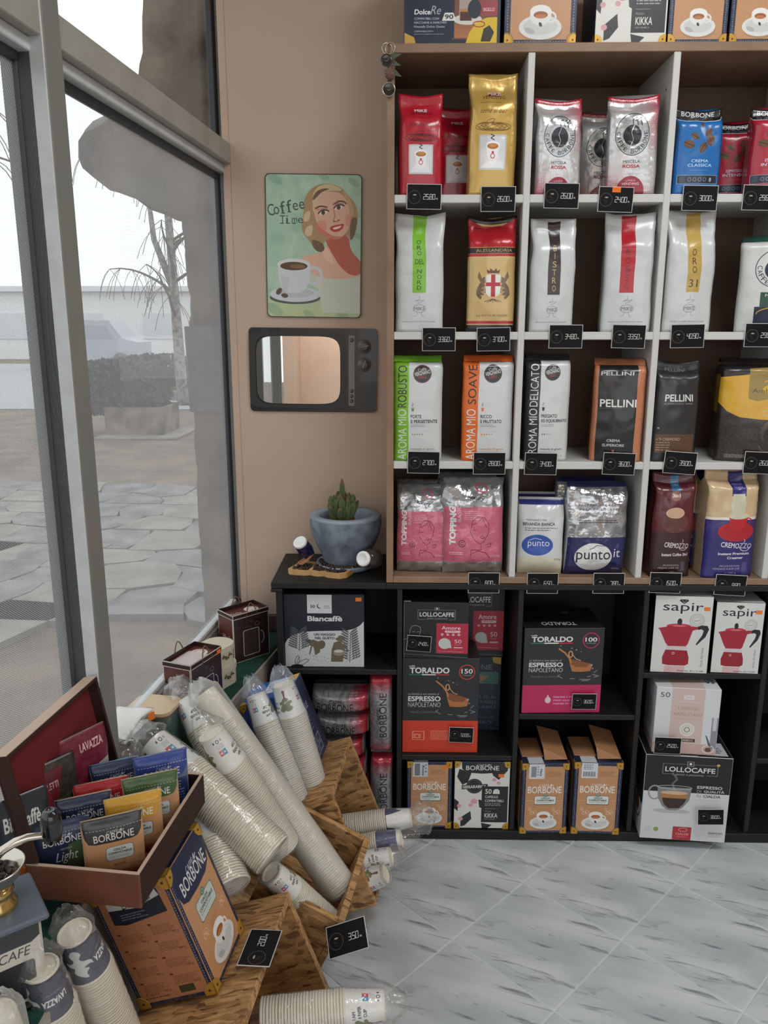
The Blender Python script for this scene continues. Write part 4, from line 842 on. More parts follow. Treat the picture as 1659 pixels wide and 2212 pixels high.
B('coffee_bag', 'white brick coffee bag with an orange left band', (999, 1107, 782), 2.122, Z3, .07, p_verg((226, 106, 34), 'SOAVE', ('RICCO', 'E FRUTTATO'), ndot=3), film('orange film', (206, 92, 30)), 'brick', 43, -1, rough=.38, amp=.0035)
B('coffee_bag', 'white brick coffee bag with a black left band', (1135, 1230, 779), 2.122, Z3, .07, p_verg((26, 26, 28), 'DELICATO', ('PREGIATO', 'ED EQUILIBRATO'), ndot=2), film('black film', (24, 24, 26)), 'brick', 45, 2, rough=.38, amp=.0035)
cop = mat('copper film', (190, 120, 86), .38, .2, coat=.3, bump=(90, .6))
B('coffee_bag', 'copper sided coffee brick with a black centre panel', (1280, 1388, 790), 2.118, Z3, .10, p_pell1, cop, 'brick', 47, -10, rough=.36, amp=.004)
B('coffee_bag', 'slim charcoal coffee bag with a brown lower band', (1412, 1513, 782), 2.122, Z3, .06, p_pell2, film('charcoal film', (34, 36, 40)), 'seal', 49, 3, rough=.4, amp=.003, bf=1.2)
ks = Cv(.09, .22, (34, 28, 26)); ks.noise((120, 112, 104), .5, 3, 7); ks.R(0, ks.h*.1, 100, ks.h*.5, (176, 132, 48)); 
B('coffee_bag', 'yellow and black coffee brick with a bean side print', (1556, 1700, 790), 2.12, Z3, .09, p_class, ks.mat('bean side print', .4, 0, .3), 'brick', 51, -12, rough=.38, amp=.004)
o, w, h = B('topping_bag', 'pink and silver powder bag in the lower left corner of the shelf unit', (857, 966, 1050), 2.135, Z4, .055, p_pink, sil_s, 'pillow', 61, -2, metal='auto', rough=.2, amp=.009, bump=(38, 1.3), back=4)
behind(o, .0, .075, 'pink and silver powder bag in shadow behind the corner one')
o, w, h = B('topping_bag', 'wide pink and silver powder bag leaning against the white divider', (958, 1090, 1035), 2.122, Z4, .06, p_pink, sil_s, 'pillow', 63, 1, metal='auto', rough=.2, amp=.009, bump=(38, 1.3), back=3)
behind(o, -.01, .08, 'pink and silver powder bag in shadow behind the wide one')
o, w, h = B('topping_bag', 'white powder bag with a blue oval logo', (1120, 1216, 1078), 2.122, Z4, .055, p_bianca, S_WHT, 'pillow', 65, -3, rough=.3, amp=.005, back=5)
behind(o, .0, .075, 'white powder bag in shadow behind the one with the blue oval')
o, w, h = B('topping_bag', 'silver topped navy powder bag with a white oval logo', (1226, 1356, 1045), 2.118, Z4, .06, p_punto, sil_s, 'pillow', 67, 2, metal='auto', rough=.18, amp=.010, bump=(34, 1.5), back=3)
behind(o, -.012, .08, 'navy and silver powder bag in shadow behind the one with the white oval')
mar = film('maroon film', (84, 24, 32))
o, w, h = B('topping_bag', 'maroon instant coffee bag with a blue tab', (1408, 1500, 1026), 2.122, Z4, .06, p_cremo((92, 28, 36), None, False), mar, 'seal', 69, 2, amp=.005, bf=1.2)
kr = film('kraft film', (196, 172, 136), .4)
o, w, h = B('topping_bag', 'purple and kraft creamer bag with a red cup', (1523, 1640, 1020), 2.115, Z4, .08, p_cremo((206, 180, 142), None, True), kr, 'seal', 71, 4, amp=.005, bf=1.2)
behind(o, -.05, .09, 'purple and kraft creamer bag in shadow behind the one with the red cup', rz=4)
for n in bpy.data.objects:
    if n.get('category') == 'coffee bag' and n.name.startswith('topping'): n['category'] = 'powder bag'
# ---------------------------------------------------------------- price cards
SEG = {'0': 'abcdef', '1': 'bc', '2': 'abged', '3': 'abgcd', '4': 'fgbc', '5': 'afgcd', '6': 'afgedc', '7': 'abc', '8': 'abcdefg', '9': 'abcdfg'}
def card_canvas(price, sticker=False):
    c = Cv(.087, .060, (200, 200, 198), 3400); H = c.h; c.R(1.3, 1.3, 98.7, H-1.3, (20, 20, 22))
    c.E(22, H*.52, 18, 18, (112, 102, 92), lw=.9); c.E(22, H*.52, 15.5, 15.5, (46, 44, 44), lw=.5); c.E(23, H*.43, 5, 2, (170, 160, 150)); c.L([(16, H*.5), (19, H*.57), (25, H*.58)], .9, (96, 88, 80)); c.L([(18, H*.66), (27, H*.66)], .7, (80, 74, 70))
    x = 48.0 if len(price) > 4 else 54; wt = (222, 222, 220); h2 = 14.0
    for ch in price:
        if ch == '.': c.R(x-.6, H*.5+h2/2-1.4, x+.8, H*.5+h2/2, wt); x += 1.2; continue
        w_ = 6.2; y0, y1 = H*.5-h2/2, H*.5+h2/2; ym = H*.5; P = {'a': [(x, y0), (x+w_, y0)], 'b': [(x+w_, y0), (x+w_, ym)], 'c': [(x+w_, ym), (x+w_, y1)], 'd': [(x, y1), (x+w_, y1)], 'e': [(x, ym), (x, y1)], 'f': [(x, y0), (x, ym)], 'g': [(x, ym), (x+w_, ym)]}
        for s in SEG[ch]: (xa, ya), (xb, yb) = P[s]; c.L([(xa+(y1-ya)*.06, ya), (xb+(y1-yb)*.06, yb)], 1.3, wt)
        x += 8.6
    c.T('лв.', (x+.5, H*.5+h2/2-4, x+7, H*.5+h2/2), wt, b=.02)
    if sticker: c.R(38, 1, 62, 15, (236, 120, 36)); c.lines(42, 6, 58, 9, 1, (190, 80, 20))
    return c
M_cardedge = mat('card edge', (196, 196, 192), .5)
def card(price, cx, cy, Y, where, rot=0, yaw=0, tilt=0, sticker=False, P=None, euler=None, s=1.0):
    p = P or PX(cx, cy, Y=Y); fm = card_canvas(price, sticker).mat('price %s' % price, .5, 0, 0, spec=.15)
    V, Fc = box24((-.0435*s, -.0008, -.030*s), (.0435*s, .0008, .030*s), .0003)
    uv = []; 
    for i, f in enumerate(Fc): uv += UQ if i < 6 else [(0, 0)]*len(f)
    o = mesh('price_card', V, Fc, [M_cardedge, fm], None, [1]+[0]*(len(Fc)-1), uv)
    o.location = p; o.rotation_euler = euler or (math.radians(tilt), math.radians(rot), math.radians(yaw))
    lab = 'black price card reading %s %s' % (price, where)
    return tag(o, lab, 'price card', 'price cards')
YC = YF-.0022
for a in (('25.80', 916, 425, 'below the red foil bag', 1), ('26.00', 1076, 430, 'below the tall gold bag', 0), ('26.00', 1213, 423, 'below the first red dotted bag', 1), ('24.00', 1330, 431, 'with an orange sticker on it', 2), ('30.00', 1512, 428, 'below the blue bag', 1), ('29.80', 1642, 427, 'at the right end of the top shelf', 1),
          ('33.60', 948, 733, 'right of the lime striped bag', 0), ('37.00', 1066, 733, 'below the crest bag', -1), ('34.80', 1222, 727, 'below the brown striped bag', 0), ('33.50', 1358, 727, 'below the red striped bag', 1), ('40.90', 1485, 726, 'below the gold striped bag', -1), ('29.00', 1645, 724, 'at the right end of the second shelf', 0),
          ('27.00', 915, 999, 'below the green banded brick', 1), ('28.00', 1057, 1001, 'below the orange banded brick', 0), ('34.00', 1168, 1002, 'below the black banded brick', 1), ('36.00', 1337, 1002, 'below the copper sided brick', 2), ('39.00', 1469, 1000, 'below the charcoal bag', 4), ('26.00', 1642, 1000, 'at the right end of the third shelf', 2),
          ('8.00', 1045, 1259, 'below the wide pink bag', 0), ('6.50', 1172, 1260, 'below the white powder bag', 0), ('7.80', 1315, 1260, 'below the navy powder bag', 0), ('15.00', 1437, 1259, 'below the maroon bag', 1), ('9.80', 1578, 1264, 'below the purple creamer bag', 3)):
    card(a[0], a[1], a[2], YC, a[3], a[4], sticker='sticker' in a[3])
# ---------------------------------------------------------------- cartons
M_orange = mat('orange price sticker', (240, 124, 40), .5)
C_ = {}
def col_mat(c, rough=.5):
    k = 'board %d %d %d' % tuple(c); return mat(k, c, rough)
def carton(name, label, px, Y, z0, d, pf, side=(30, 30, 34), top=None, left=None, right=None, rz=0, group=None, rough=.42, h=None, sticker=None, cat='coffee box', guards=None, ym=None, zrot=0):
    xl, xr, yt = px; cx, w, hh = fit(xl, xr, yt, Y, z0, ym); h = h or hh
    mats = {'c': col_mat(side), 'front': pf(w, h).mat(name+' front', rough, 0, .1)}
    if top: mats['top'] = top(w, d).mat(name+' top', rough)
    if left: mats['left'] = left(d, h).mat(name+' left', rough)
    if right: mats['right'] = right(d, h).mat(name+' right', rough)
    root = thing(name, label, cat, (cx, Y, z0), (0, math.radians(zrot), math.radians(rz)), group)
    carton_mesh('carton', w, d, h, mats, root)
    # tuck flaps on the lid give the top its edges
    bx('lid_flap', (-w/2+.003, .002, h), (w/2-.003, d-.004, h+.0008), mats.get('top', mats['c']) if not top else mats['c'], root, .0003) if not top else None
    if sticker:
        a, b = sticker; bx('orange_sticker', ((a-.5)*w-.0085, -.0008, b*h-.0055), ((a-.5)*w+.0085, 0, b*h+.0055), M_orange, root, .0002)
    if guards is not None:
        for sx, sz in guards: guard_piece(root, w, h, d, sx, sz)
    return root, w, h
M_brass = mat('printed brass corner', (196, 150, 62), .35, .35)
M_rivet = mat('dark rivet', (74, 46, 24), .5)
def guard_piece(root, w, h, d, sx, sz, r=.018):
    """brass coloured corner standing slightly proud of the carton: sx, sz = -1/1 side and 0/1 bottom/top"""
    x = sx*w/2; z = h if sz else 0; s = -sx; t = -1 if sz else 1; V = []; o = .0013
    pts = [(0, 0), (r, 0), (r, r*.45), (r*.8, r*.85), (r*.3, r*1.1), (0, r*1.05)]
    for y in (-o, .0005):
        for a, b in pts: V.append((x-sx*-o+s*a if a == 0 else x+s*a, y, z-t*o+t*b if b == 0 else z+t*b))
    n = 6; Fc = [tuple(range(n)), tuple(range(n, 2*n))] + [(i, (i+1) % n, (i+1) % n+n, i+n) for i in range(n)]
    k = len(V)                                     # wrap round the side
    for X in (x+sx*o, x-sx*.0005):
        for a, b in pts: V.append((X, a if a else -o, z-t*o+t*b if b == 0 else z+t*b))
    Fc += [tuple(k+i for i in range(n)), tuple(k+n+i for i in range(n))] + [(k+i, k+(i+1) % n, k+(i+1) % n+n, k+i+n) for i in range(n)]
    g = mesh('corner_guard', V, Fc, M_brass, root)
    v, f = tube_data([(x+s*r*.45, -.0013, z+t*r*.45), (x+s*r*.45, -.0022, z+t*r*.45)], .0019, 8); mesh('rivet', v, f, M_rivet, g)
def p_kraft(**kw): return lambda w, h: kraft_front(w, h, **kw)
def s_kraft(w, h):
    c = Cv(w, h, NAVY, 1200); H = c.h; c.R(10, 5, 90, H-5, KRAFT); y = 3
    while y < H-3: c.R(4.5, y, 5.8, y+2.4, (150, 160, 190)); c.R(94.2, y, 95.5, y+2.4, (150, 160, 190)); y += 4.6
    c.lines(20, H*.3, 80, H*.7, 14, (128, 88, 60)); return c
def t_kraft(w, h):
    c = Cv(w, h, NAVY, 1200); c.R(6, 6, 94, c.h-6, (186, 138, 98)); c.R(14, c.h*.1, 46, c.h, (214, 218, 222)); c.lines(18, c.h*.7, 40, c.h*.95, 3, (60, 64, 72)); return c
def p_dolce(w, h):
    c = Cv(w, h, (34, 40, 60)); H = c.h; c.R(50, 0, 96, H*.96, (120, 78, 58)); c.grad(H*.80, H*.95, (150, 98, 62), (176, 120, 76), 50, 95)
    c.E(66, H*.79, 15, 5, (214, 212, 206)); c.R(57, H*.55, 71, H*.8, (190, 184, 178), al=.75); c.R(58, H*.72, 70, H*.8, (80, 40, 26)); c.R(58, H*.70, 70, H*.725, (186, 128, 76))
    c.R(4, H*.62, 52, H*.95, (26, 36, 60)); c.T('Dolce', (10, H*.70, 27, H*.745), WHT, sh=.1, b=.03); c.T('Re', (27, H*.67, 38, H*.745), (180, 182, 190), sh=.3)
    for k, t in enumerate(('COMPATIBILI CON', 'MACCHINE A MARCHIO', 'Nescafe Dolce Gusto')): c.T(t, (10, H*(.77+k*.034), (36, 44, 42)[k], H*(.79+k*.034)), (190, 194, 204), b=.02)
    c.T('COMPATIBLE WITH', (10, H*.882, 30, H*.896), (190, 194, 204), b=.02); c.lines(10, H*.91, 42, H*.925, 1, (150, 154, 170), .9)
    c.P([(42, H*.73), (51, H*.73), (54, H*.80), (39, H*.80)], (225, 226, 222)); c.T('90', (42, H*.745, 51, H*.785), (40, 44, 60), b=.02)
    c.R(76, H*.63, 97, H*.76, (158, 62, 72)); c.T('SIGILLO', (82, H*.69, 94, H*.72), (230, 200, 204), b=.02); c.E(73, H*.70, 7, 9, (26, 40, 58)); c.P([(97, H*.77), (97, H), (64, H), (68, H*.9), (76, H*.81), (86, H*.775)], (220, 188, 40)); c.E(78, H*.83, 6, 2.6, (176, 60, 40), lw=1)
    c.P([(83, H*.87), (89, H*.84), (94, H*.9), (90, H*.98), (80, H*.98)], (48, 42, 42)); c.P([(0, H), (0, H*.9), (10, H*.94), (12, H)], (200, 160, 70)); return c
def p_kikka(w, h):
    c = Cv(w, h, (222, 222, 216)); H = c.h; dk = (40, 42, 44)
    for pts in ([(8, .1), (30, .16), (24, .3), (14, .34), (4, .22)], [(60, .02), (96, 0), (96, .12), (80, .26), (70, .2)], [(0, .55), (8, .6), (6, .74), (0, .7)], [(12, .84), (30, .74), (32, .86), (20, .96), (12, .98)], [(44, .56), (54, .58), (52, .7), (46, .68)], [(50, .92), (70, .95), (62, 1), (52, 1)]): c.P([(x, H*y) for x, y in pts], dk)
    for x, y, r in ((9, .66, 4), (72, .26, 4), (80, .31, 3.5), (36, .59, 6), (30, .65, 4), (12, .86, 4.4)): c.E(x, H*y, r, r*.9, (216, 160, 168))
    c.P([(12, 0), (88, 0), (86, H*.1), (76, H*.155), (50, H*.17), (22, H*.155), (13, H*.1)], (38, 42, 46)); brand(c, (20, H*.02, 80, H*.12), (226, 226, 220))
    c.E(36, H*.36, 15, 15, dk); c.E(36, H*.36, 12.5, 12.5, (110, 112, 112), lw=.6); c.P([(13, H*.345), (60, H*.325), (61, H*.385), (13, H*.41)], dk); c.T('100%ARABICA', (15, H*.345, 58, H*.39), (226, 226, 220), rot=3, b=.03)
    c.R(50, H*.36, 98, H*.91, (34, 36, 38)); c.T('50', (56, H*.40, 68, H*.475), (220, 220, 214), b=.02); c.P([(70, H*.475), (71, H*.42), (74, H*.40), (79, H*.40), (82, H*.42), (83, H*.475)], (220, 220, 214))
    c.T('CAPSULE', (56, H*.50, 80, H*.54), (220, 220, 214), b=.02); c.T('COMPATIBILI', (56, H*.56, 90, H*.60), (220, 220, 214), b=.02); c.lines(56, H*.62, 92, H*.67, 2, (180, 180, 176), .9); c.L([(56, H*.70), (76, H*.70)], .4, (200, 200, 196)); c.T('MISCELA', (56, H*.73, 68, H*.75), (190, 190, 186)); c.T('KIKKA', (56, H*.77, 80, H*.84), (222, 222, 216), b=.02); c.T('100% ARABICA', (56, H*.855, 76, H*.872), (190, 190, 186)); return c
def p_bianc(w, h):
    c = Cv(w, h, (28, 34, 44)); H = c.h; wt = (204, 206, 206)
    pts = [(0, H)]+[(0, H*.68), (3, H*.62), (10, H*.56), (22, H*.515), (40, H*.50), (60, H*.495), (78, H*.49), (88, H*.465), (95, H*.42), (100, H*.36), (100, H)]; c.P(pts, wt)
    c.R(29, 0, 60, H*.255, (206, 209, 211)); c.T('50', (33, H*.14, 39, H*.18), (40, 44, 54), b=.02); c.E(44.5, H*.155, 3.2, 3.2, (40, 44, 54)); c.E(45.5, H*.15, 3, 3, (206, 209, 211)); c.lines(50, H*.15, 59, H*.2, 2, (130, 132, 138), .9)
    c.T('Biancaffè', (29, H*.29, 73, H*.365), (220, 222, 220), b=.035); c.lines(39, H*.385, 60, H*.4, 1, (70, 76, 86), .8); c.T('UN VIAGGIO', (37, H*.53, 64, H*.565), (40, 44, 52), b=.03); c.T('NEL GUSTO', (38, H*.58, 63, H*.615), (40, 44, 52), b=.03)
    g = (80, 84, 88)
    for tx, b0, t0, n in ((18, .78, .5, 9), (82, .93, .52, 12)):
        c.L([(tx, H*b0), (tx+1, H*t0)], .8, g)
        for k in range(n):
            y = b0-(b0-t0)*(k+.6)/n; L = 9*(1-.5*k/n)+3
            for sx in (-1, 1):
                c.L([(tx, H*y), (tx+sx*L, H*(y-.05))], .5, g)
                for q in (.4, .7, 1): c.E(tx+sx*L*q, H*(y-.05*q)-1.2, 2.4, .8, g, -sx*35-10)
    br = (108, 98, 82)
    c.P([(30, H*.64), (36, H*.62), (46, H*.66), (44, H*.80), (38, H*.84), (36, H*.72), (31, H*.70)], br); c.E(46, H*.69, 5, 6, br, 20); c.E(30, H*.64, 3.6, 2.4, g); c.L([(34, H*.70), (31, H*.82)], 1.8, br)
    c.P([(62, H*.66), (70, H*.63), (76, H*.72), (73, H*.93), (58, H*.93), (59, H*.76)], br); c.E(70, H*.61, 6, 2.6, br); c.E(70, H*.60, 3.2, 4, br); c.E(68, H*.80, 7, 4.4, (150, 138, 118)); c.E(68, H*.78, 6, 2, (206, 204, 196)); c.L([(75, H*.68), (80, H*.78)], 2.2, br)
    for k in range(26): x = 25+(k*37 % 60); c.L([(x, H*(.84+.012*(k % 9))), (x+1.4, H*(.83+.012*(k % 9)))], .4, g)
    c.E(15, H*.92, 2.6, 7, g, 10, lw=.7); c.E(22, H*.94, 8, 2.6, g, -25, lw=.7); c.L([(13, H*.98), (17, H*.87)], .6, g); c.E(15, H*1.0, 8, 3, (28, 34, 44)); return c
def p_lollo_s(w, h):
    c = Cv(w, h, (26, 27, 30)); H = c.h; c.R(1, 1, 1.6, H, (140, 142, 146)); wt = (222, 222, 220)
    c.E(0, 0, 0.1, .1, wt); c.R(22, H*.12, 80, H*.30, (130, 132, 134), 1.5); c.R(22.8, H*.126, 79.2, H*.293, (26, 27, 30), 1.5); c.R(48, H*.075, 55, H*.13, (130, 132, 134)); c.R(49, H*.083, 54, H*.122, (26, 27, 30)); c.E(51.5, H*.102, 1.4, 1.4, wt)
    c.R(34, H*.275, 70, H*.31, (26, 27, 30)); c.T('LOLLOCAFFE', (25, H*.165, 78, H*.245), wt, b=.02); c.T('gusto e passione', (36, H*.262, 68, H*.30), (190, 190, 190), sh=.35)
    for p in ([(10, .56), (11, .47), (14, .42), (20, .41), (26, .44), (27, .5), (25, .58), (24, .64), (20, .68), (15, .66), (12, .6)], [(0, .67), (10, .64), (13, .60)], [(25, .62), (34, .65), (38, .72)], [(14, .53), (18, .52)], [(21, .53), (25, .52)], [(16, .61), (20, .6), (23, .62)]): c.L([(x, H*y) for x, y in p], .8, (150, 152, 154))
    pk = (176, 44, 66); c.R(51, H*.36, 100, H*.91, pk, .5); c.T('Amore', (59, H*.41, 88, H*.475), (236, 214, 218), b=.015); c.R(64, H*.49, 88, H*.53, (226, 196, 202), 1.5); c.lines(67, H*.503, 85, H*.517, 1, (150, 60, 76), .8)
    for k in range(4): c.E(60+k*8.6, H*.565, 2, 2, (232, 206, 210)); c.E(60+k*8.6, H*.565, .8, .8, pk)
    c.E(64, H*.73, 9.5, 9, (196, 204, 200)); c.P([(66, H*.66), (73, H*.72), (75, H*.81), (64, H*.81)], (196, 204, 200)); c.T('50', (79, H*.655, 90, H*.72), (236, 220, 222)); c.T('CIALDE', (79, H*.74, 89, H*.758), (226, 190, 196)); c.R(78, H*.79, 92, H*.81, (226, 190, 196), 1); c.L([(54, H*.87), (93, H*.88)], .5, (226, 170, 180))
    c.L([(0, H*.93), (100, H*.985)], .5, (150, 152, 154)); return c
def p_toraldo(n, acc, sub):
    def f(w, h):
        c = Cv(w, h, (36, 38, 41)); H = c.h; wt = (226, 226, 224); a = .655 if n == '150' else .665
        c.R(0, H*a, 100, H, acc); c.T('caffè', (8, H*.07, 16, H*.085), wt, b=.03); c.T('TORALDO', (9, H*.092, 61, H*.155), wt, b=.035); y = H*.162
        c.R(8, y, 25, y+1.6, (40, 110, 84)); c.R(25, y, 43, y+1.6, wt); c.R(43, y, 61, y+1.6, (190, 46, 58))
        c.E(84, H*.14, 10, 10, acc, lw=1.3); c.T(n, (76.5, H*.105, 91.5, H*.155), wt, b=.02); c.T('CIALDE', (78, H*.165, 90, H*.18), (190, 190, 188))
        c.T('La felicità è una tazzina di', (7, H*.358, 48, H*.382), (196, 196, 194), sh=.25); c.T('ESPRESSO', (7, H*.395, 50, H*.45), wt, b=.03); c.T('NAPOLETANO', (7, H*.46, 50, H*.51), (204, 204, 202)); c.T(sub, (10, H*.555, 45, H*.575), (120, 122, 124))
        cf = (176, 112, 62)
        c.P([(57, H*.35), (62, H*.38), (72, H*.40), (84, H*.41), (87, H*.45), (85, H*.50), (74, H*.51), (62, H*.505), (59, H*.43)], cf); c.P([(57, H*.35), (84, H*.41), (80, H*.455), (66, H*.45), (60, H*.42)], (134, 78, 44)); c.L([(44, H*.235), (52, H*.285), (58, H*.35), (60, H*.40)], 2, (192, 128, 74)); c.E(59, H*.30, 2.4, 4, (206, 146, 88), lw=1.5); c.L([(61, H*.3), (66, H*.355), (72, H*.375)], 1, (196, 170, 140))
        for x, y2, r in ((60, .23, .8), (66, .25, 1), (72, .27, .7), (46, .2, .8), (86, .43, 1.6), (88, .47, 1)): c.E(x, H*y2, r, r, (150, 152, 156))
        for p in ([(47, .54), (44, .555), (50, .585)], [(60, .59), (66, .592)], [(72, .6), (86, .6)], [(75, .615), (84, .612)], [(88, .54), (96, .56), (90, .575)], [(82, .57), (86, .56)], [(90, .52), (94, .49)]): c.L([(x, H*y2) for x, y2 in p], 1.1, (150, 154, 158), .8)
        if n == '150':
            wl = (236, 170, 150); c.R(13, H*.77, 29, H*.865, wl); c.R(14, H*.775, 28, H*.86, acc); c.R(15, H*.80, 24, H*.845, wl); c.R(16, H*.805, 23, H*.84, acc); c.E(19.5, H*.825, 2.6, 2.6, wl, lw=.7); c.lines(37, H*.765, 70, H*.87, 7, wl, .7)
        else:
            c.E(33, H*.845, 3.8, 4.4, (222, 200, 206)); c.R(31.8, H*.785, 34, H*.84, (222, 200, 206), 1)
            for k, t in enumerate(('PREMERE E TIRARE', 'PRESS AND PULL', 'PRESSER ET TIRER')): c.T(t, (40, H*(.80+k*.04), 72, H*(.82+k*.04)), (222, 160, 186), b=.03)
        return c
    return f
def t_tor(w, h):
    c = Cv(w, h, (30, 31, 33), 1400); c.T('TORALDO', (24, c.h*.70, 68, c.h*.86), (196, 196, 194), rot=180, b=.03); c.R(58, c.h*.2, 68, c.h*.3, (96, 96, 96)); return c
def p_sapir(w, h):
    c = Cv(w, h, (214, 216, 214)); H = c.h; bk = (30, 30, 32); rd = (164, 34, 54)
    c.T('sapir', (14, H*.085, 84, H*.225), bk, b=.0); c.P([(44, H*.04), (55, H*.04), (58, H*.058), (50, H*.10), (41, H*.058)], bk); c.L([(46, H*.042), (50, H*.09), (54, H*.042)], .6, (200, 200, 200))
    c.E(75, H*.31, 12.5, 12.5, (110, 110, 114), lw=.6); c.E(75, H*.31, 9.5, 9.5, (110, 110, 114), lw=.5); c.E(75, H*.31, 6.5, 6.5, (110, 110, 114), lw=.4); c.T('WARRANTY', (70, H*.305, 80, H*.32), (90, 90, 94), rot=10)
    c.P([(22, H*.40), (24, H*.39), (32, H*.365), (60, H*.365), (66, H*.39), (80, H*.39), (80, H*.42), (69, H*.44), (62, H*.62), (58, H*.66), (28, H*.66), (22, H*.60), (12, H*.45), (8, H*.42)], rd)
    c.P(c.ell(44, H*.39, 22, H*.035, 0, 180, 360), (190, 52, 70)); c.E(44, H*.385, 12, H*.012, (214, 110, 122)); c.E(45, H*.33, 4.2, H*.042, bk); c.R(42, H*.34, 48, H*.37, bk)
    c.P([(24, H*.65), (62, H*.65), (62, H*.70), (44, H*.715), (25, H*.69)], (206, 200, 202)); c.P([(24, H*.70), (62, H*.705), (66, H*.80), (66, H*.88), (60, H*.905), (30, H*.905), (20, H*.89), (19, H*.80)], (150, 24, 40)); c.E(38, H*.745, 2, 2, WHT, lw=.8)
    c.P([(78, H*.385), (84, H*.37), (94, H*.375), (97, H*.42), (92, H*.52), (78, H*.63), (76, H*.62), (86, H*.50), (88, H*.44), (84, H*.42), (78, H*.43)], bk)
    c.R(24, H*.915, 60, H, (214, 150, 156), al=.6); c.T('Aroma Slim Home', (86, H*.66, 91, H*.92), (120, 120, 124), rot=90, sh=.2); c.T('Model No.: SP-1173-3RR', (48, H*.965, 94, H*.985), (60, 60, 64), b=.01); return c
def l_sapir(w, h):
    c = Cv(w, h, (28, 28, 30), 1400); H = c.h; c.R(12, H*.08, 20, H*.82, (200, 202, 200)); c.T('Aluminiowy ekspres do kawy Espresso', (60, H*.2, 84, H*.86), (200, 200, 198), rot=90, b=.01); return c
def p_cream(w, h):
    c = Cv(w, h, (214, 216, 220)); H = c.h; c.R(24, 0, 76, H*.84, (206, 186, 178)); c.R(0, H*.84, 100, H, (198, 170, 162)); c.T('50', (6, H*.07, 21, H*.145), (70, 72, 80)); c.lines(6, H*.17, 20, H*.19, 1, (170, 170, 176))
    c.R(43, H*.10, 59, H*.165, (226, 222, 220)); c.L([(45, H*.11), (57, H*.155)], 1, (200, 186, 178)); c.L([(57, H*.11), (45, H*.155)], 1, (200, 186, 178)); c.T('CAFFÈ BORBONE', (34, H*.185, 70, H*.205), (226, 216, 210)); c.T("L'ESPRESSO", (36, H*.275, 68, H*.325), (170, 144, 130)); c.T('NAPOLETANO', (30, H*.365, 74, H*.415), (170, 144, 130)); c.lines(33, H*.46, 70, H*.48, 1, (176, 150, 138))
    c.E(52, H*.625, 12, 12, (220, 218, 206)); c.E(52, H*.625, 8, 8, (190, 188, 176), lw=.8); c.E(52, H*.625, 4, 4, (120, 112, 100), lw=1.2); c.R(37, H*.765, 66, H*.815, (60, 44, 40)); c.T('MORBIDO', (40, H*.775, 63, H*.805), (216, 208, 200), b=.02)
    c.R(90, H*.42, 100, H*.9, (140, 142, 148)); c.R(92, H*.42, 98, H*.62, (200, 202, 208)); c.E(88, H*.91, 9, 7, (236, 236, 238), lw=1); c.E(88, H*.92, 5, 4, (96, 72, 60)); c.P([(82, H*.70), (84, H*.70), (92, H*.86), (88, H*.86)], (90, 90, 96)); return c
def t_cream(w, h):
    c = Cv(w, h, (216, 217, 220), 1400); c.R(24, 0, 76, c.h, (206, 186, 178)); c.T('50', (82, c.h*.35, 96, c.h*.7), (70, 72, 80), rot=180); return c
def l_cream(w, h):
    c = Cv(w, h, (206, 210, 216), 1400); c.R(0, c.h*.84, 100, c.h, (196, 168, 160)); c.lines(24, c.h*.3, 86, c.h*.7, 10, (110, 112, 124), .8); return c
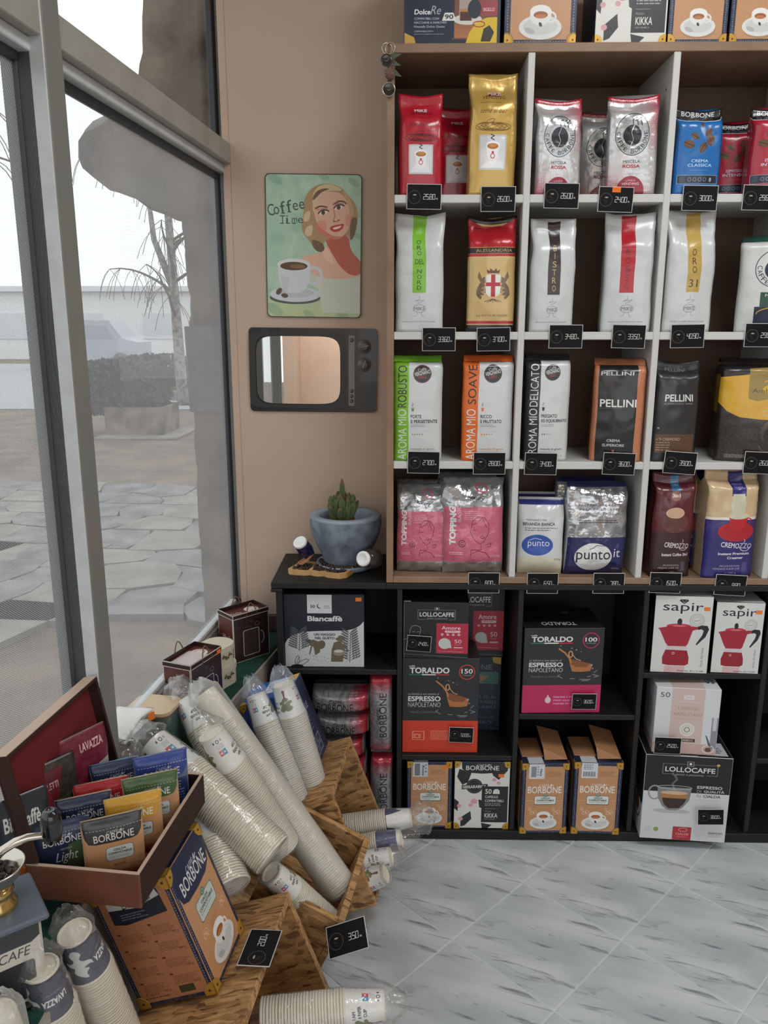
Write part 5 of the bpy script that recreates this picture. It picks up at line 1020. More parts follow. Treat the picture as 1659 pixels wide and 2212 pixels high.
def p_lollo_b(w, h):
    c = Cv(w, h, (210, 212, 214)); H = c.h; wt = (226, 226, 224); c.R(0, 0, 100, H*.425, (27, 27, 29)); c.R(20, H*.09, 84, H*.215, (140, 142, 144), 1); c.R(20.7, H*.094, 83.3, H*.21, (27, 27, 29), 1); c.R(48, H*.055, 56, H*.115, (140, 142, 144)); c.R(49, H*.062, 55, H*.108, (27, 27, 29)); c.E(52, H*.085, 1.6, 1.6, wt); c.E(84, H*.085, 2, 1.6, (200, 176, 60))
    c.R(33, H*.195, 71, H*.23, (27, 27, 29)); c.T('LOLLOCAFFE', (23, H*.125, 81, H*.185), wt, b=.02); c.T('gusto e passione', (35, H*.20, 68, H*.232), (190, 190, 190), sh=.35)
    c.T('ESPRESSO', (62, H*.335, 91, H*.37), wt, b=.02); c.T('DI', (62, H*.385, 67, H*.418), (180, 180, 180)); c.T('QUALITÀ', (70, H*.378, 94, H*.418), wt, b=.02); c.T('IN', (62, H*.44, 67, H*.472), (130, 132, 136)); c.T('CIALDA', (70, H*.44, 90, H*.472), (60, 62, 66), b=.02); c.lines(62, H*.50, 92, H*.52, 1, (176, 178, 182))
    c.E(34, H*.655, 22, 3, (170, 172, 176), al=.7); c.E(13, H*.44, 7, 9, (150, 152, 154), lw=2); c.P([(16, H*.37), (56, H*.37), (54, H*.52), (47, H*.61), (40, H*.645), (30, H*.645), (23, H*.60), (17, H*.5)], (132, 132, 134)); c.P([(20, H*.44), (52, H*.44), (50, H*.53), (44, H*.61), (30, H*.625), (25, H*.58), (21, H*.5)], (176, 124, 74)); c.P([(22, H*.50), (51, H*.50), (48, H*.56), (43, H*.615), (31, H*.625), (25, H*.58)], (58, 40, 36)); c.E(36, H*.435, 16, H*.022, (206, 180, 150)); c.E(36, H*.37, 20, H*.022, (190, 190, 190), lw=.7)
    c.L([(36, H*.40), (33, H*.33), (38, H*.27), (32, H*.20)], 2.4, (190, 190, 192), .45)
    c.R(38, H*.84, 60, H, (176, 52, 62), 1); c.E(50, H*.875, 5, 2.4, (220, 170, 174), lw=.7); c.T('CIALDE', (42, H*.915, 57, H*.94), (232, 208, 210)); c.lines(43, H*.955, 57, H*.975, 2, (226, 190, 194)); c.lines(4, H*.86, 14, H*.92, 4, (170, 172, 176)); c.E(18, H*.885, 3, 3, (140, 160, 80)); c.lines(80, H*.88, 97, H*.95, 4, (130, 132, 138)); c.T('NAPOLETANO', (80, H*.89, 97, H*.905), (70, 72, 78), b=.02); return c
def l_lollo(w, h):
    c = Cv(w, h, (206, 208, 212), 1400); H = c.h; c.R(0, 0, 100, H*.36, (27, 27, 29)); c.P([(30, H*.3), (100, H*.36), (100, H*.6), (60, H*.6), (40, H*.45)], (30, 34, 40)); c.P([(34, H*.32), (60, H*.38), (50, H*.44), (36, H*.4)], (110, 150, 190)); c.E(66, H*.68, 22, 26, (96, 98, 102), lw=4); c.E(66, H*.68, 14, 16, (150, 92, 70)); return c
def t_lollo(w, h):
    c = Cv(w, h, (30, 30, 32), 1400); c.R(70, c.h*.5, 96, c.h*.94, (196, 198, 202)); c.lines(74, c.h*.56, 92, c.h*.88, 6, (70, 72, 78), .9); c.L([(40, c.h*.98), (60, c.h*.98)], 1, (200, 200, 200)); return c
def p_dark(w, h):
    c = Cv(w, h, (30, 40, 54)); H = c.h; c.T('BORBONE', (10, H*.10, 84, H*.17), (110, 130, 146)); c.R(4, H*.2, 96, H*.36, (64, 110, 96)); c.noise((70, 120, 100), .2, 10); c.P([(10, H*.36), (50, H*.22), (80, H*.26), (60, H*.36)], (150, 120, 90)); c.T('DOLCE', (30, H*.38, 90, H*.45), (40, 60, 80)); 
    for k, t in enumerate(('CAPSULE', 'COMPOSTABILI', '& RICICLABILI', '', 'GUSTO TOUD', 'HONEY')):
        if t: c.T(t, (20, H*(.52+k*.07), 92, H*(.56+k*.07)), (80, 96, 110), b=.02)
    c.P([(100, 0), (84, 0), (86, H*.07), (100, H*.1)], (190, 150, 70)); return c
TPF = lambda k: (lambda w, h: k)
zt = 2.1755
carton('coffee_box', 'navy capsule box with a glass of coffee, leftmost on top of the shelf unit', (873, 1081, -130), YF+.012, zt, .15, p_dolce, NAVY, h=.255, ym=60)
carton('coffee_box', 'caramel box with white cup picture next to the navy capsule box on top', (1089, 1245, -110), YF+.012, zt, .15, p_kraft(top=False), NAVY, h=.245, ym=60, guards=[(-1, 0), (1, 0)])
carton('coffee_box', 'black and white flowered box on top of the shelf unit', (1285, 1440, -110), YF+.012, zt, .15, p_kikka, NAVY, h=.245, ym=60, guards=[(-1, 0), (1, 0)])
carton('coffee_box', 'caramel box with white cup picture right of the flowered box on top', (1443, 1571, -110), YF+.012, zt, .15, p_kraft(top=False), NAVY, h=.24, ym=60, guards=[(-1, 0), (1, 0)])
carton('coffee_box', 'caramel box with white cup picture at the right end of the top', (1576, 1704, -110), YF+.012, zt, .15, p_kraft(top=False), NAVY, h=.24, ym=60, guards=[(-1, 0), (1, 0)])
YL = YF+.018
carton('coffee_box', 'dark blue and white box with plantation drawing in the left black cabinet', (615, 787, 1284), YL, .5465, .15, p_bianc, (28, 34, 44), sticker=(.93, .935))
r, w, h = carton('coffee_box', 'large black and orange coffee box marked 150', (869, 1034, 1422), YL, .2755, .13, p_toraldo('150', (206, 62, 36), 'MISCELA CREMOSA'), (34, 36, 39), top=t_tor, rz=.5)
z150 = .2755+h
r, w, h = carton('coffee_box', 'small black and pink coffee box standing on the large orange one', (870, 1011, 1302), YL-.004, z150+.0012, .13, p_lollo_s, (26, 27, 30), rz=-2)
bx('top_label', (-w/2+.002, .002, h+.0010), (-w/2+.022, .012, h+.0016), mat('white label', (200, 202, 204)), r, .0002)
carton('coffee_box', 'black and pink coffee box in shadow at the back of the second bay', (952, 1088, 1262), YF+.155, .5235, .12, p_lollo_s, (26, 27, 30))
carton('coffee_box', 'tall dark teal capsule box carrying another box at the back of the second bay', (960, 1080, 1412), YF+.155, .2755, .12, p_dark, (26, 34, 46), h=.2475)
carton('coffee_box', 'large black and magenta coffee box marked 100', (1128, 1301, 1357), YF+.012, .4105, .17, p_toraldo('100', (186, 38, 92), 'MISCELA CLASSICA'), (34, 36, 39), top=t_tor, rz=2.2)
carton('moka_pot_box', 'white box with red moka pot picture, left one on the cabinet shelf', (1409, 1531, 1287), YF+.006, .5425, .10, p_sapir, (28, 28, 30), left=l_sapir, rz=-4, sticker=(.9, .84), cat='moka pot box', top=lambda w, d: Cv(w, d, (206, 208, 206)))
carton('moka_pot_box', 'white box with red moka pot picture, right one and slightly smaller', (1539, 1641, 1301), YF+.006, .5425, .10, p_sapir, (28, 28, 30), left=l_sapir, rz=-4, sticker=(.88, .87), cat='moka pot box', top=lambda w, d: Cv(w, d, (206, 208, 206)))
r, w, h = carton('coffee_box', 'large black and white coffee box with glass cup, standing forward on the base board', (1389, 1570, 1634), YF-.04, .0305, .17, p_lollo_b, (206, 208, 212), left=l_lollo, top=t_lollo, rz=-5)
r2, w2, h2 = carton('coffee_box', 'pale pink and white capsule box stacked on the glass cup box', (1412, 1546, 1487), YF-.028, .0305+h+.001, .13, p_cream, (206, 209, 214), left=l_cream, top=t_cream, rz=-6)
carton('coffee_box', 'caramel box with a white side label, left of the flowered box at the cabinet bottom', (879, 975, 1646), YF+.004, .0322, .15, p_kraft(sticker='r'), NAVY, left=s_kraft, top=t_kraft, guards=[(-1, 0), (1, 0), (-1, 1), (1, 1)], sticker=(.86, .93))
carton('coffee_box', 'black and white flowered capsule box at the cabinet bottom', (980, 1099, 1646), YF+.004, .0322, .15, p_kikka, NAVY, left=s_kraft, guards=[(-1, 0), (1, 0), (-1, 1), (1, 1)], sticker=(.84, .80))
for px, lb, st in (((1124, 1224, 1650), 'caramel box with torn open lid, left one in the third cabinet bay', 'v'), ((1236, 1338, 1648), 'caramel box with torn open lid, right one in the third cabinet bay', 'h')):
    r, w, h = carton('coffee_box', lb, px, YF-.015, .0322, .15, p_kraft(sticker=st), NAVY, left=s_kraft, guards=[(-1, 0), (1, 0), (-1, 1), (1, 1)], rz=1.5 if st == 'v' else -1)
    bx('label', (-w/2+w*.14, .0, h+.0008), (-w/2+w*.46, .035, h+.0016), mat('white label', (200, 202, 204)), r, .0002)
    V = [(w*.08, .03, h+.001), (w*.5, .004, h+.001), (w*.5, .14, h+.001), (w*.08, .14, h+.001)]; V += [(w*.02, .03, h+.035), (w*.44, .0, h+.012)]
    mesh('open_flap', [(0.0, .02, h+.001), (w*.48, .02, h+.001), (w*.48, .148, h+.001), (0, .148, h+.001), (-w*.02, .035, h+.030), (w*.46, .004, h+.013), (w*.46, .14, h+.03), (-.02*w, .146, h+.046)], [(4, 5, 6, 7), (0, 1, 5, 4), (1, 2, 6, 5)], mat('caramel board', (170, 122, 84), .6), r)
    boxes('lid_panel', [((-w/2+.004, .036, h+.001), (0, .146, h+.004))], mat('caramel board', (170, 122, 84), .6), r)
for a in (('24.00', 905, 1389, YF+.012, 'leaning on the black and pink box', 4, 0, .8), ('50.00', 996, 1586, YF+.014, 'on the large orange and black box', 2, .5, .82), ('36.00', 1261, 1514, YF+.007, 'on the large magenta and black box', 1, 2.2, .82), ('25.00', 1441, 1609, YF-.046, 'leaning against the pale pink box', 0, -4, .86), ('38.00', 1534, 1763, YF-.062, 'on the glass cup box', -4, -5, .84)):
    p = PX(a[1], a[2], Y=a[3]); p.y -= .004; card(a[0], 0, 0, 0, a[4], a[5], a[6], P=p, s=a[7])
# silver coffee bricks in the left bay
def p_brick(horiz):
    def f(w, h):
        if horiz:
            c = Cv(w, h, (150, 152, 154)); H = c.h; c.noise((96, 98, 102), .6, 9, 4); c.dots(lambda x, y: max(0, min(.92, (x-48)/52*1.3-abs(y/H-.35)*.5)), 2.0, (178, 30, 48)); c.T('BORBONE', (8, H*.45, 74, H*.78), (28, 28, 32), b=.0); c.T('CAFFÈ', (30, H*.24, 56, H*.44), (40, 40, 44)); return c
        c = Cv(w, h, (150, 152, 156)); H = c.h; c.noise((104, 106, 110), .5, 9, 4); c.dots(lambda x, y: max(0, min(.92, 1.15-(y/H)*3.2)) if y < H*.5 else max(0, min(.8, (y/H-.78)*4)), 3.6, (178, 30, 48)); c.T('BORBONE', (44, H*.22, 76, H*.80), (28, 28, 32), rot=90); c.T('CAFFÈ', (30, H*.42, 44, H*.62), (50, 50, 54), rot=90); return c
    return f
M_silv = S_SIL
def brick(label, x0, x1, z0, z1, horiz, seed, Y=YF+.01, d=.13, rz=0):
    w, h = x1-x0, z1-z0; fm = p_brick(horiz)(w, h).mat('brick print', .3, .3, .35, (40, .9))
    return bag('coffee_brick', label, 'coffee bag', (x0+x1)/2, Y, z0, w, d, h, fm, M_silv, 'brick' if not horiz else 'pillow', seed, rz, amp=.004)
xs_ = PX(675, 1550, Y=YF+.01).x
for k in range(6): brick('silver and red coffee brick lying %s in the left bay pile' % ('topmost' if k == 5 else 'second from top' if k == 4 else 'third from top' if k == 3 else 'fourth from top' if k == 2 else 'second from the bottom' if k == 1 else 'at the bottom'), (-.255 if k == 5 else -.235)+(.004*(k % 2)), -.085-(.0 if k > 3 else .015*(4-k) % .02), .0305+k*.0735, .0305+k*.0735+.0725, True, 80+k)
brick('silver and red coffee brick standing at the cabinet bottom behind the cup sleeves', -.080, -.014, .0315, .262, False, 90, rz=1)
brick('silver and red coffee brick standing upright on the lower upright brick', -.082, -.015, .288, .522, False, 92)
# ---------------------------------------------------------------- strand board display crates under the window
def osb_mat(name, a, b, c):
    m = bpy.data.materials.new(name); m.use_nodes = True; nt = m.node_tree; N = nt.nodes; L = nt.links; bs = N['Principled BSDF']; bs.inputs['Roughness'].default_value = .6
    tc = N.new('ShaderNodeTexCoord'); cols = []
    for k, (rot, sc) in enumerate((((.2, .4, .5), (30, 150, 90)), ((1.1, .3, 1.9), (36, 190, 80)), ((.3, 1.2, 2.6), (24, 130, 110)))):
        mp = N.new('ShaderNodeMapping'); mp.inputs['Rotation'].default_value = rot; mp.inputs['Scale'].default_value = sc; L.new(tc.outputs['Object'], mp.inputs['Vector'])
        v = N.new('ShaderNodeTexVoronoi'); v.inputs['Scale'].default_value = 1.0; L.new(mp.outputs[0], v.inputs['Vector']); cols.append(v)
    n = N.new('ShaderNodeTexNoise'); n.inputs['Scale'].default_value = 9; n.inputs['Detail'].default_value = 3; L.new(tc.outputs['Object'], n.inputs['Vector'])
    def sep(v): s = N.new('ShaderNodeSeparateColor'); L.new(v.outputs['Color'], s.inputs[0]); return s.outputs[0]
    gt = N.new('ShaderNodeMath'); gt.operation = 'GREATER_THAN'; gt.inputs[1].default_value = .5; L.new(n.outputs['Fac'], gt.inputs[0])
    m1 = N.new('ShaderNodeMix'); m1.data_type = 'FLOAT'; L.new(gt.outputs[0], m1.inputs[0]); L.new(sep(cols[0]), m1.inputs[2]); L.new(sep(cols[1]), m1.inputs[3])
    m2 = N.new('ShaderNodeMix'); m2.data_type = 'FLOAT'; m2.inputs[0].default_value = .4; L.new(m1.outputs[0], m2.inputs[2]); L.new(sep(cols[2]), m2.inputs[3])
    r = N.new('ShaderNodeValToRGB'); e = r.color_ramp.elements; e[0].position = .1; e[0].color = (*lin(a), 1); e[1].position = .85; e[1].color = (*lin(c), 1); x = e.new(.35); x.color = (*lin(b), 1)
    L.new(m2.outputs[0], r.inputs[0]); L.new(r.outputs[0], bs.inputs['Base Color'])
    bp = N.new('ShaderNodeBump'); bp.inputs['Strength'].default_value = .25; bp.inputs['Distance'].default_value = .002; L.new(m2.outputs[0], bp.inputs['Height']); L.new(bp.outputs[0], bs.inputs['Normal'])
    return m
M_osb = osb_mat('strand board', (98, 68, 40), (158, 118, 74), (196, 154, 104))
def crate(label, tip, ry, rz, lo, parts):
    t = thing('strand_board_crate', label, 'crate', tip, (0, math.radians(ry), math.radians(rz)), 'strand board crates under the window')
    for nm, a, b in parts: bx(nm, a, b, M_osb, t, .001)
    return t
crate('near tilted strand board crate with the caramel box on its top', (-.218, 1.37, .398), -20, -6, None,
      [('top_board', (-.23, -.46, -.015), (0, 0, 0)), ('side_panel', (-.23, -.015, -.335), (0, 0, -.0155)), ('side_panel', (-.23, -.46, -.335), (0, -.445, -.0155)), ('back_board', (-.23, -.4445, -.335), (-.216, -.0155, -.0155)), ('bottom_board', (-.2155, -.4445, -.335), (0, -.0155, -.321))])
crate('far tilted strand board crate against the black cabinet', (-.131, 2.0, .395), -20, -6, None,
      [('top_board', (-.23, -.285, -.015), (0, 0, 0)), ('side_panel', (-.23, -.015, -.325), (0, 0, -.0155)), ('side_panel', (-.23, -.285, -.325), (0, -.27, -.0155)), ('back_board', (-.23, -.2695, -.325), (-.216, -.0155, -.0155)), ('bottom_board', (-.2155, -.2695, -.325), (0, -.0155, -.311))])
crate('middle open strand board crate with white cup sleeves leaning in it', (-.064, 1.69, .292), 24, -9, None,
      [('front_board', (-.015, -.29, -.15), (0, 0, 0)), ('side_panel', (-.25, -.015, -.15), (-.0155, 0, 0)), ('side_panel', (-.20, -.29, -.15), (-.0155, -.275, 0)), ('bottom_board', (-.25, -.2745, -.15), (-.0155, -.0155, -.136))])
# ---------------------------------------------------------------- cup sleeves
def plastic(name, dif, op, rough=.12):
    m = bpy.data.materials.new(name); m.use_nodes = True; nt = m.node_tree; N = nt.nodes; L = nt.links
    for n in list(N): N.remove(n)
    out = N.new('ShaderNodeOutputMaterial'); tr = N.new('ShaderNodeBsdfTransparent'); gl = N.new('ShaderNodeBsdfGlossy'); gl.inputs['Roughness'].default_value = rough; gl.inputs['Color'].default_value = (.9, .9, .9, 1)
    df = N.new('ShaderNodeBsdfDiffuse'); df.inputs[0].default_value = (*lin(dif), 1)
    lw = N.new('ShaderNodeLayerWeight'); lw.inputs[0].default_value = .25; mr = N.new('ShaderNodeMapRange'); mr.inputs[3].default_value = op*.6; mr.inputs[4].default_value = min(1, op*2.2); L.new(lw.outputs['Facing'], mr.inputs[0])
    a = N.new('ShaderNodeMixShader'); L.new(mr.outputs[0], a.inputs[0]); L.new(tr.outputs[0], a.inputs[1]); L.new(df.outputs[0], a.inputs[2])
    b = N.new('ShaderNodeMixShader'); m2 = N.new('ShaderNodeMapRange'); m2.inputs[3].default_value = .05; m2.inputs[4].default_value = .35; L.new(lw.outputs['Facing'], m2.inputs[0]); L.new(m2.outputs[0], b.inputs[0]); L.new(a.outputs[0], b.inputs[1]); L.new(gl.outputs[0], b.inputs[2])
    tc = N.new('ShaderNodeTexCoord'); n = N.new('ShaderNodeTexNoise'); n.inputs['Scale'].default_value = 38; n.inputs['Detail'].default_value = 3; n.inputs['Distortion'].default_value = 1.5; bp = N.new('ShaderNodeBump'); bp.inputs['Strength'].default_value = .8; bp.inputs['Distance'].default_value = .004
    L.new(tc.outputs['Object'], n.inputs['Vector']); L.new(n.outputs['Fac'], bp.inputs['Height']); L.new(bp.outputs[0], gl.inputs['Normal'])
    L.new(b.outputs[0], out.inputs[0]); return m
PL = plastic('clear cup sleeve plastic', (225, 228, 228), .07); PLm = plastic('milky cup sleeve plastic', (226, 228, 222), .34, .3); PLb = plastic('bluish clear plastic', (200, 214, 235), .16)
M_cup = mat('white paper cup', (224, 218, 200), .55)
def cup_print(kind, r, Lc):
    c = Cv(2*math.pi*r, Lc, (232, 232, 226), 1500); H = c.h; bk = (34, 34, 36)
    if kind in ('paper', 'squares'):
        for o in (0, 50):
            x = o+8; c.P([(x-1, H*.93), (x+3, H*.93), (x+2, H*.7), (x+5, H*.62), (x-3, H*.62), (x, H*.7)], (120, 72, 60))
            for dx, dy, rx, ry in ((0, .6, 6, 2), (5, .52, 5, 2), (-4, .5, 6, 2.2), (1, .38, 8, 4), (-3, .3, 6, 3), (5, .3, 5, 3)): c.E(x+1+dx, H*dy, rx*.8, ry, (112, 118, 62), -12)
            for k, t in enumerate(('I AM', 'A PAPER', 'CUP')): c.T(t, (o+19+(0, 0, 1)[k], H*(.16+k*.15), o+(26, 30, 27)[k], H*(.25+k*.15)), bk, b=.03)
            c.R(o+34, H*.45, o+38, H*.62, (70, 150, 190)); c.R(o+38, H*.45, o+42, H*.62, (206, 70, 90)); c.E(o+36, H*.53, 1, 1, WHT); c.E(o+40, H*.53, 1, 1, WHT); c.lines(o+34, H*.65, o+43, H*.80, 5, (120, 120, 120)); c.E(o+38, H*.87, 1.6, 1.6, bk, lw=.6); c.R(o+42, H*.84, o+43.5, H*.90, bk); c.R(o+33, H*.84, o+34.5, H*.90, (150, 150, 150))
    elif kind == 'navy':
        c.R(0, 0, 100, H, (40, 46, 68))
        for o in (0, 50):
            c.T('LAVAZZA', (o+2, H*.36, o+22, H*.52), WHT, b=.04); c.T('TORINO, ITALIA', (o+5, H*.60, o+18, H*.65), (180, 184, 196))
            x = o+34; c.S([(x, H*.9), (x+5, H*.86), (x+6, H*.74), (x+2, H*.62), (x+7, H*.54), (x+11, H*.6), (x+9, H*.48), (x+3, H*.44), (x+6, H*.32), (x+1, H*.2), (x-5, H*.12), (x-3, H*.28), (x-8, H*.36), (x-2, H*.42), (x-9, H*.46), (x-11, H*.36), (x-10, H*.54), (x-3, H*.58), (x-1, H*.68), (x-5, H*.76)], (205, 208, 206))
    elif kind == 'swoosh':
        for o in (0, 50): c.P([(o, 0), (o+34, 0), (o+30, H*.3), (o+22, H*.42), (o+18, H*.7), (o+12, H*.78), (o+6, H*.6), (o+2, H*.3)], (52, 56, 92)); c.E(o+14, H*.62, 5, 6, (226, 228, 232))
        c.R(0, 0, 100, H*.03, bk)
    elif kind == 'blue': c.R(0, 0, 100, H*.86, (70, 74, 112)); c.R(0, H*.02, 100, H*.05, bk)
    return c.mat('cup print '+kind, .5, 0, .1)
CUPM = {}
def cup_meshes(r, kind):
    Lc = r*2.25; key = (round(r, 4), kind)
    if key in CUPM: return CUPM[key]
    rb = r*.72; n = 28
    o1 = lathe('t', [(0.0002, .004), (rb*.86, .004), (rb*.92, 0), (rb, .0), (rb+.0012, .003), (r*.955, Lc-.005), (r, Lc-.004), (r*1.01, Lc-.002), (r, Lc), (r*.93, Lc-.001)], [cup_print(kind, r, Lc) if kind else M_cup, M_cup], n=n, fm=[1, 1, 1, 1, 0, 1, 1, 1, 1], uv=(0.003, Lc-.005))
    t = 1-(.024/Lc)
    o2 = lathe('t', [(rb+(r*.955-rb)*t, Lc-.024), (r*.955, Lc-.0048), (r, Lc-.0040), (r*1.012, Lc-.0020), (r, Lc), (r*.93, Lc-.001)], M_cup, n=n)
    o1.data.polygons.foreach_set('use_smooth', [i >= 4*n for i in range(len(o1.data.polygons))])
    me = []
    for o in (o1, o2): me.append(o.data); bpy.data.objects.remove(o)
    CUPM[key] = (me[0], me[1], Lc); return CUPM[key]
def cup_stack(label, A, B, r, kind='paper', spin=0, film=None, pitch=.0056, tail=.05, seed=1, sleeve=True, bands=None):
    A, B = Vector(A), Vector(B); u = (B-A); L = u.length; u.normalize(); m1, m2, Lc = cup_meshes(r, kind)
    t = thing('cup_sleeve', label, 'cup sleeve', A, (0, 0, 0), 'sleeves of paper cups'); q = u.to_track_quat('Z', 'Y'); t.rotation_mode = 'QUATERNION'; t.rotation_quaternion = q @ Matrix.Rotation(math.radians(spin), 4, 'Z').to_quaternion()
    n = max(2, int((L-Lc)/pitch)+1); rs = random.Random(seed)
    for k in range(n):
        o = link(bpy.data.objects.new('cup', m1 if k == 0 else m2), t); o.location = (rs.uniform(-.0004, .0004), rs.uniform(-.0004, .0004), k*pitch+rs.uniform(-.0006, .0006))
    if sleeve:
        V = []; Fc = []; N = 26; end = (n-1)*pitch+Lc; zs = [-tail, -tail*.8, -tail*.6, -tail*.4, -tail*.22, -.006]+[end*k/26 for k in range(27)]+[end+.012, end+.02]
        for z in zs:
            if z < 0: f = .34+.70*(1-(-z/tail))**.8; am = .22
            elif z > end: f = 1.0-(z-end)*28; am = .08
            else: f = 1.055 if kind is None or z > Lc else (.80+.255*min(1, z/Lc)); am = .022
            for i in range(N):
                a = 2*math.pi*i/N; rr = r*f*(1+am*(noise.noise(Vector((math.cos(a)*2.4, math.sin(a)*2.4, z*26+seed*7)))+.5*noise.noise(Vector((math.cos(a)*7, math.sin(a)*7, z*60+seed)))))
                if z >= 0 and z <= end: rr = max(rr, r*1.02*(f/1.055))
                V.append((rr*math.cos(a), rr*math.sin(a), z+(rs.uniform(-.006, .006) if z < -.01 else 0)))
        for k in range(len(zs)-1):
            for i in range(N): j = (i+1) % N; Fc.append((k*N+i, k*N+j, (k+1)*N+j, (k+1)*N+i))
        mesh('plastic_sleeve', V, Fc, film or PL, t, smooth=True)
    return t
Z = lambda x, y, z: PX(x, y, Z=z)
Yp = lambda x, y, Y: PX(x, y, Y=Y)
cup_stack('cup sleeve from the wooden lidded container to the crates, black lettering on its end cup', Z(330, 1604, .655), Z(592, 1850, .475), .045, 'paper', 150, seed=1)
cup_stack('cup sleeve half hidden under the lettered one, its rims ending on the near crate', Z(424, 1735, .535), Z(498, 1925, .435), .043, 'paper', 10, seed=2)
cup_stack('cup sleeve with red and blue squares on its end cup, mid heap', Z(455, 1583, .665), Z(612, 1830, .37), .0385, 'squares', 25, seed=3)
cup_stack('long milky cup sleeve reaching from the mocha boxes down into the open crate', Z(440, 1497, .665), Z(738, 1925, .245), .0385, None, 0, PLm, seed=4, tail=.035)
cup_stack('cup sleeve with a dark tree print, squeezed behind the middle of the heap', Z(402, 1512, .645), Z(478, 1650, .53), .037, 'paper', 210, seed=5, tail=.06)
cup_stack('cup sleeve with red and blue squares beside the green tree print sleeve', Z(552, 1500, .60), Z(650, 1760, .32), .034, 'squares', 20, PLb, seed=6)
cup_stack('cup sleeve with a bright green tree print leaning against the navy box', Z(612, 1478, .625), Z(700, 1780, .255), .0365, 'paper', -55, PLb, seed=7)
cup_stack('narrow cup sleeve running down between the near and the open crate', Z(585, 1885, .40), Z(712, 1998, .22), .032, 'paper', 40, seed=8, tail=.01)
cup_stack('cup sleeve with a navy swoosh poking out of the far crate, highest one', Yp(888, 1766, 1.925), Yp(738, 1786, 1.925), .0330, 'swoosh', 60, seed=9, tail=.06)
cup_stack('blue printed cup sleeve poking out of the far crate just below the swoosh one', Yp(868, 1812, 1.865), Yp(730, 1838, 1.865), .0320, 'blue', 0, seed=10, tail=.05)
cup_stack('white cup sleeve poking out of the far crate, third from the top', Yp(846, 1850, 1.80), Yp(720, 1880, 1.80), .0320, 'paper', 140, seed=11, tail=.035)
cup_stack('white cup sleeve poking out of the far crate nearest to the floor tiles', Yp(832, 1888, 1.735), Yp(720, 1925, 1.76), .0335, 'squares', 200, seed=12, tail=.012)
cup_stack('white cup sleeve sticking out of the near crate across the lower edge of the picture', Yp(832, 2170, 1.22), Yp(560, 2200, 1.20), .0345, 'paper', 120, seed=13, tail=.04)
for dz, lb in ((-.071, 'white cup sleeve lying directly under the one that crosses the lower picture edge'), (-.142, 'white cup sleeve lying lowest in the near crate')):
    cup_stack(lb, Yp(800, 2176, 1.22)+Vector((0, -.004, dz)), Yp(570, 2192, 1.20)+Vector((0, -.004, dz)), .0345, 'paper', 60, seed=20, tail=.03)
cup_stack('dark navy cup sleeve with white lettering near the coffee grinder', Z(160, 2012, .60), Z(268, 2262, .33), .0355, 'navy', 95, seed=14, tail=.045)
cup_stack('dark navy cup sleeve with a white wave emblem near the coffee grinder', Z(88, 2088, .60), Z(165, 2340, .36), .0345, 'navy', -35, seed=15, tail=.04)
cup_stack('plain cup sleeve cut by the lower left corner of the picture', Z(-8, 2190, .60), Z(40, 2420, .40), .034, None, 0, PLm, seed=16, tail=.03)
# ---------------------------------------------------------------- caramel box on the near crate
def p_big(w, h):
    c = Cv(w, h, NAVY); H = c.h; c.R(6, 5, 95, H-4, KRAFT); c.noise((186, 136, 96), .25, 12)
    c.P([(6, 0), (95, 0), (95, H*.20), (90, H*.28), (76, H*.325), (50, H*.335), (22, H*.325), (10, H*.29), (6, H*.22)], (28, 38, 68)); brand(c, (16, H*.11, 88, H*.27), (214, 216, 216))
    c.R(28, H*.40, 78, H*.56, (80, 104, 96), 4); c.R(29, H*.405, 77, H*.555, (196, 206, 198), 4); c.T('CIALDA', (42, H*.43, 62, H*.455), (30, 50, 50), b=.02); c.T('COMPOSTABILE', (33, H*.465, 73, H*.49), (30, 50, 50), b=.02); c.lines(33, H*.505, 73, H*.52, 1, (60, 84, 78)); c.E(53, H*.39, 5.5, 4.5, (92, 118, 106)); c.E(53, H*.39, 3, 2.4, (196, 206, 198), lw=.8)
    for sx in (24, 80): c.E(sx, H*.64, 4, 3, (226, 190, 160), lw=.8); c.E(sx+5, H*.62, 4, 2.6, (226, 190, 160), lw=.8, rot=30); c.L([(sx-4, H*.60), (sx+8, H*.67)], .8, (226, 190, 160)); c.L([(sx, H*.54), (sx-2, H*.6)], .5, (226, 190, 160))
    c.lines(42, H*.62, 66, H*.68, 4, (156, 104, 70)); cup_saucer(c, 54, H*.855, 31)
    y = 3
    while y < H-3: c.R(2.5, y, 3.5, y+2, (150, 160, 190)); y += 3.6
    guard(c, 0, H, 11); return c
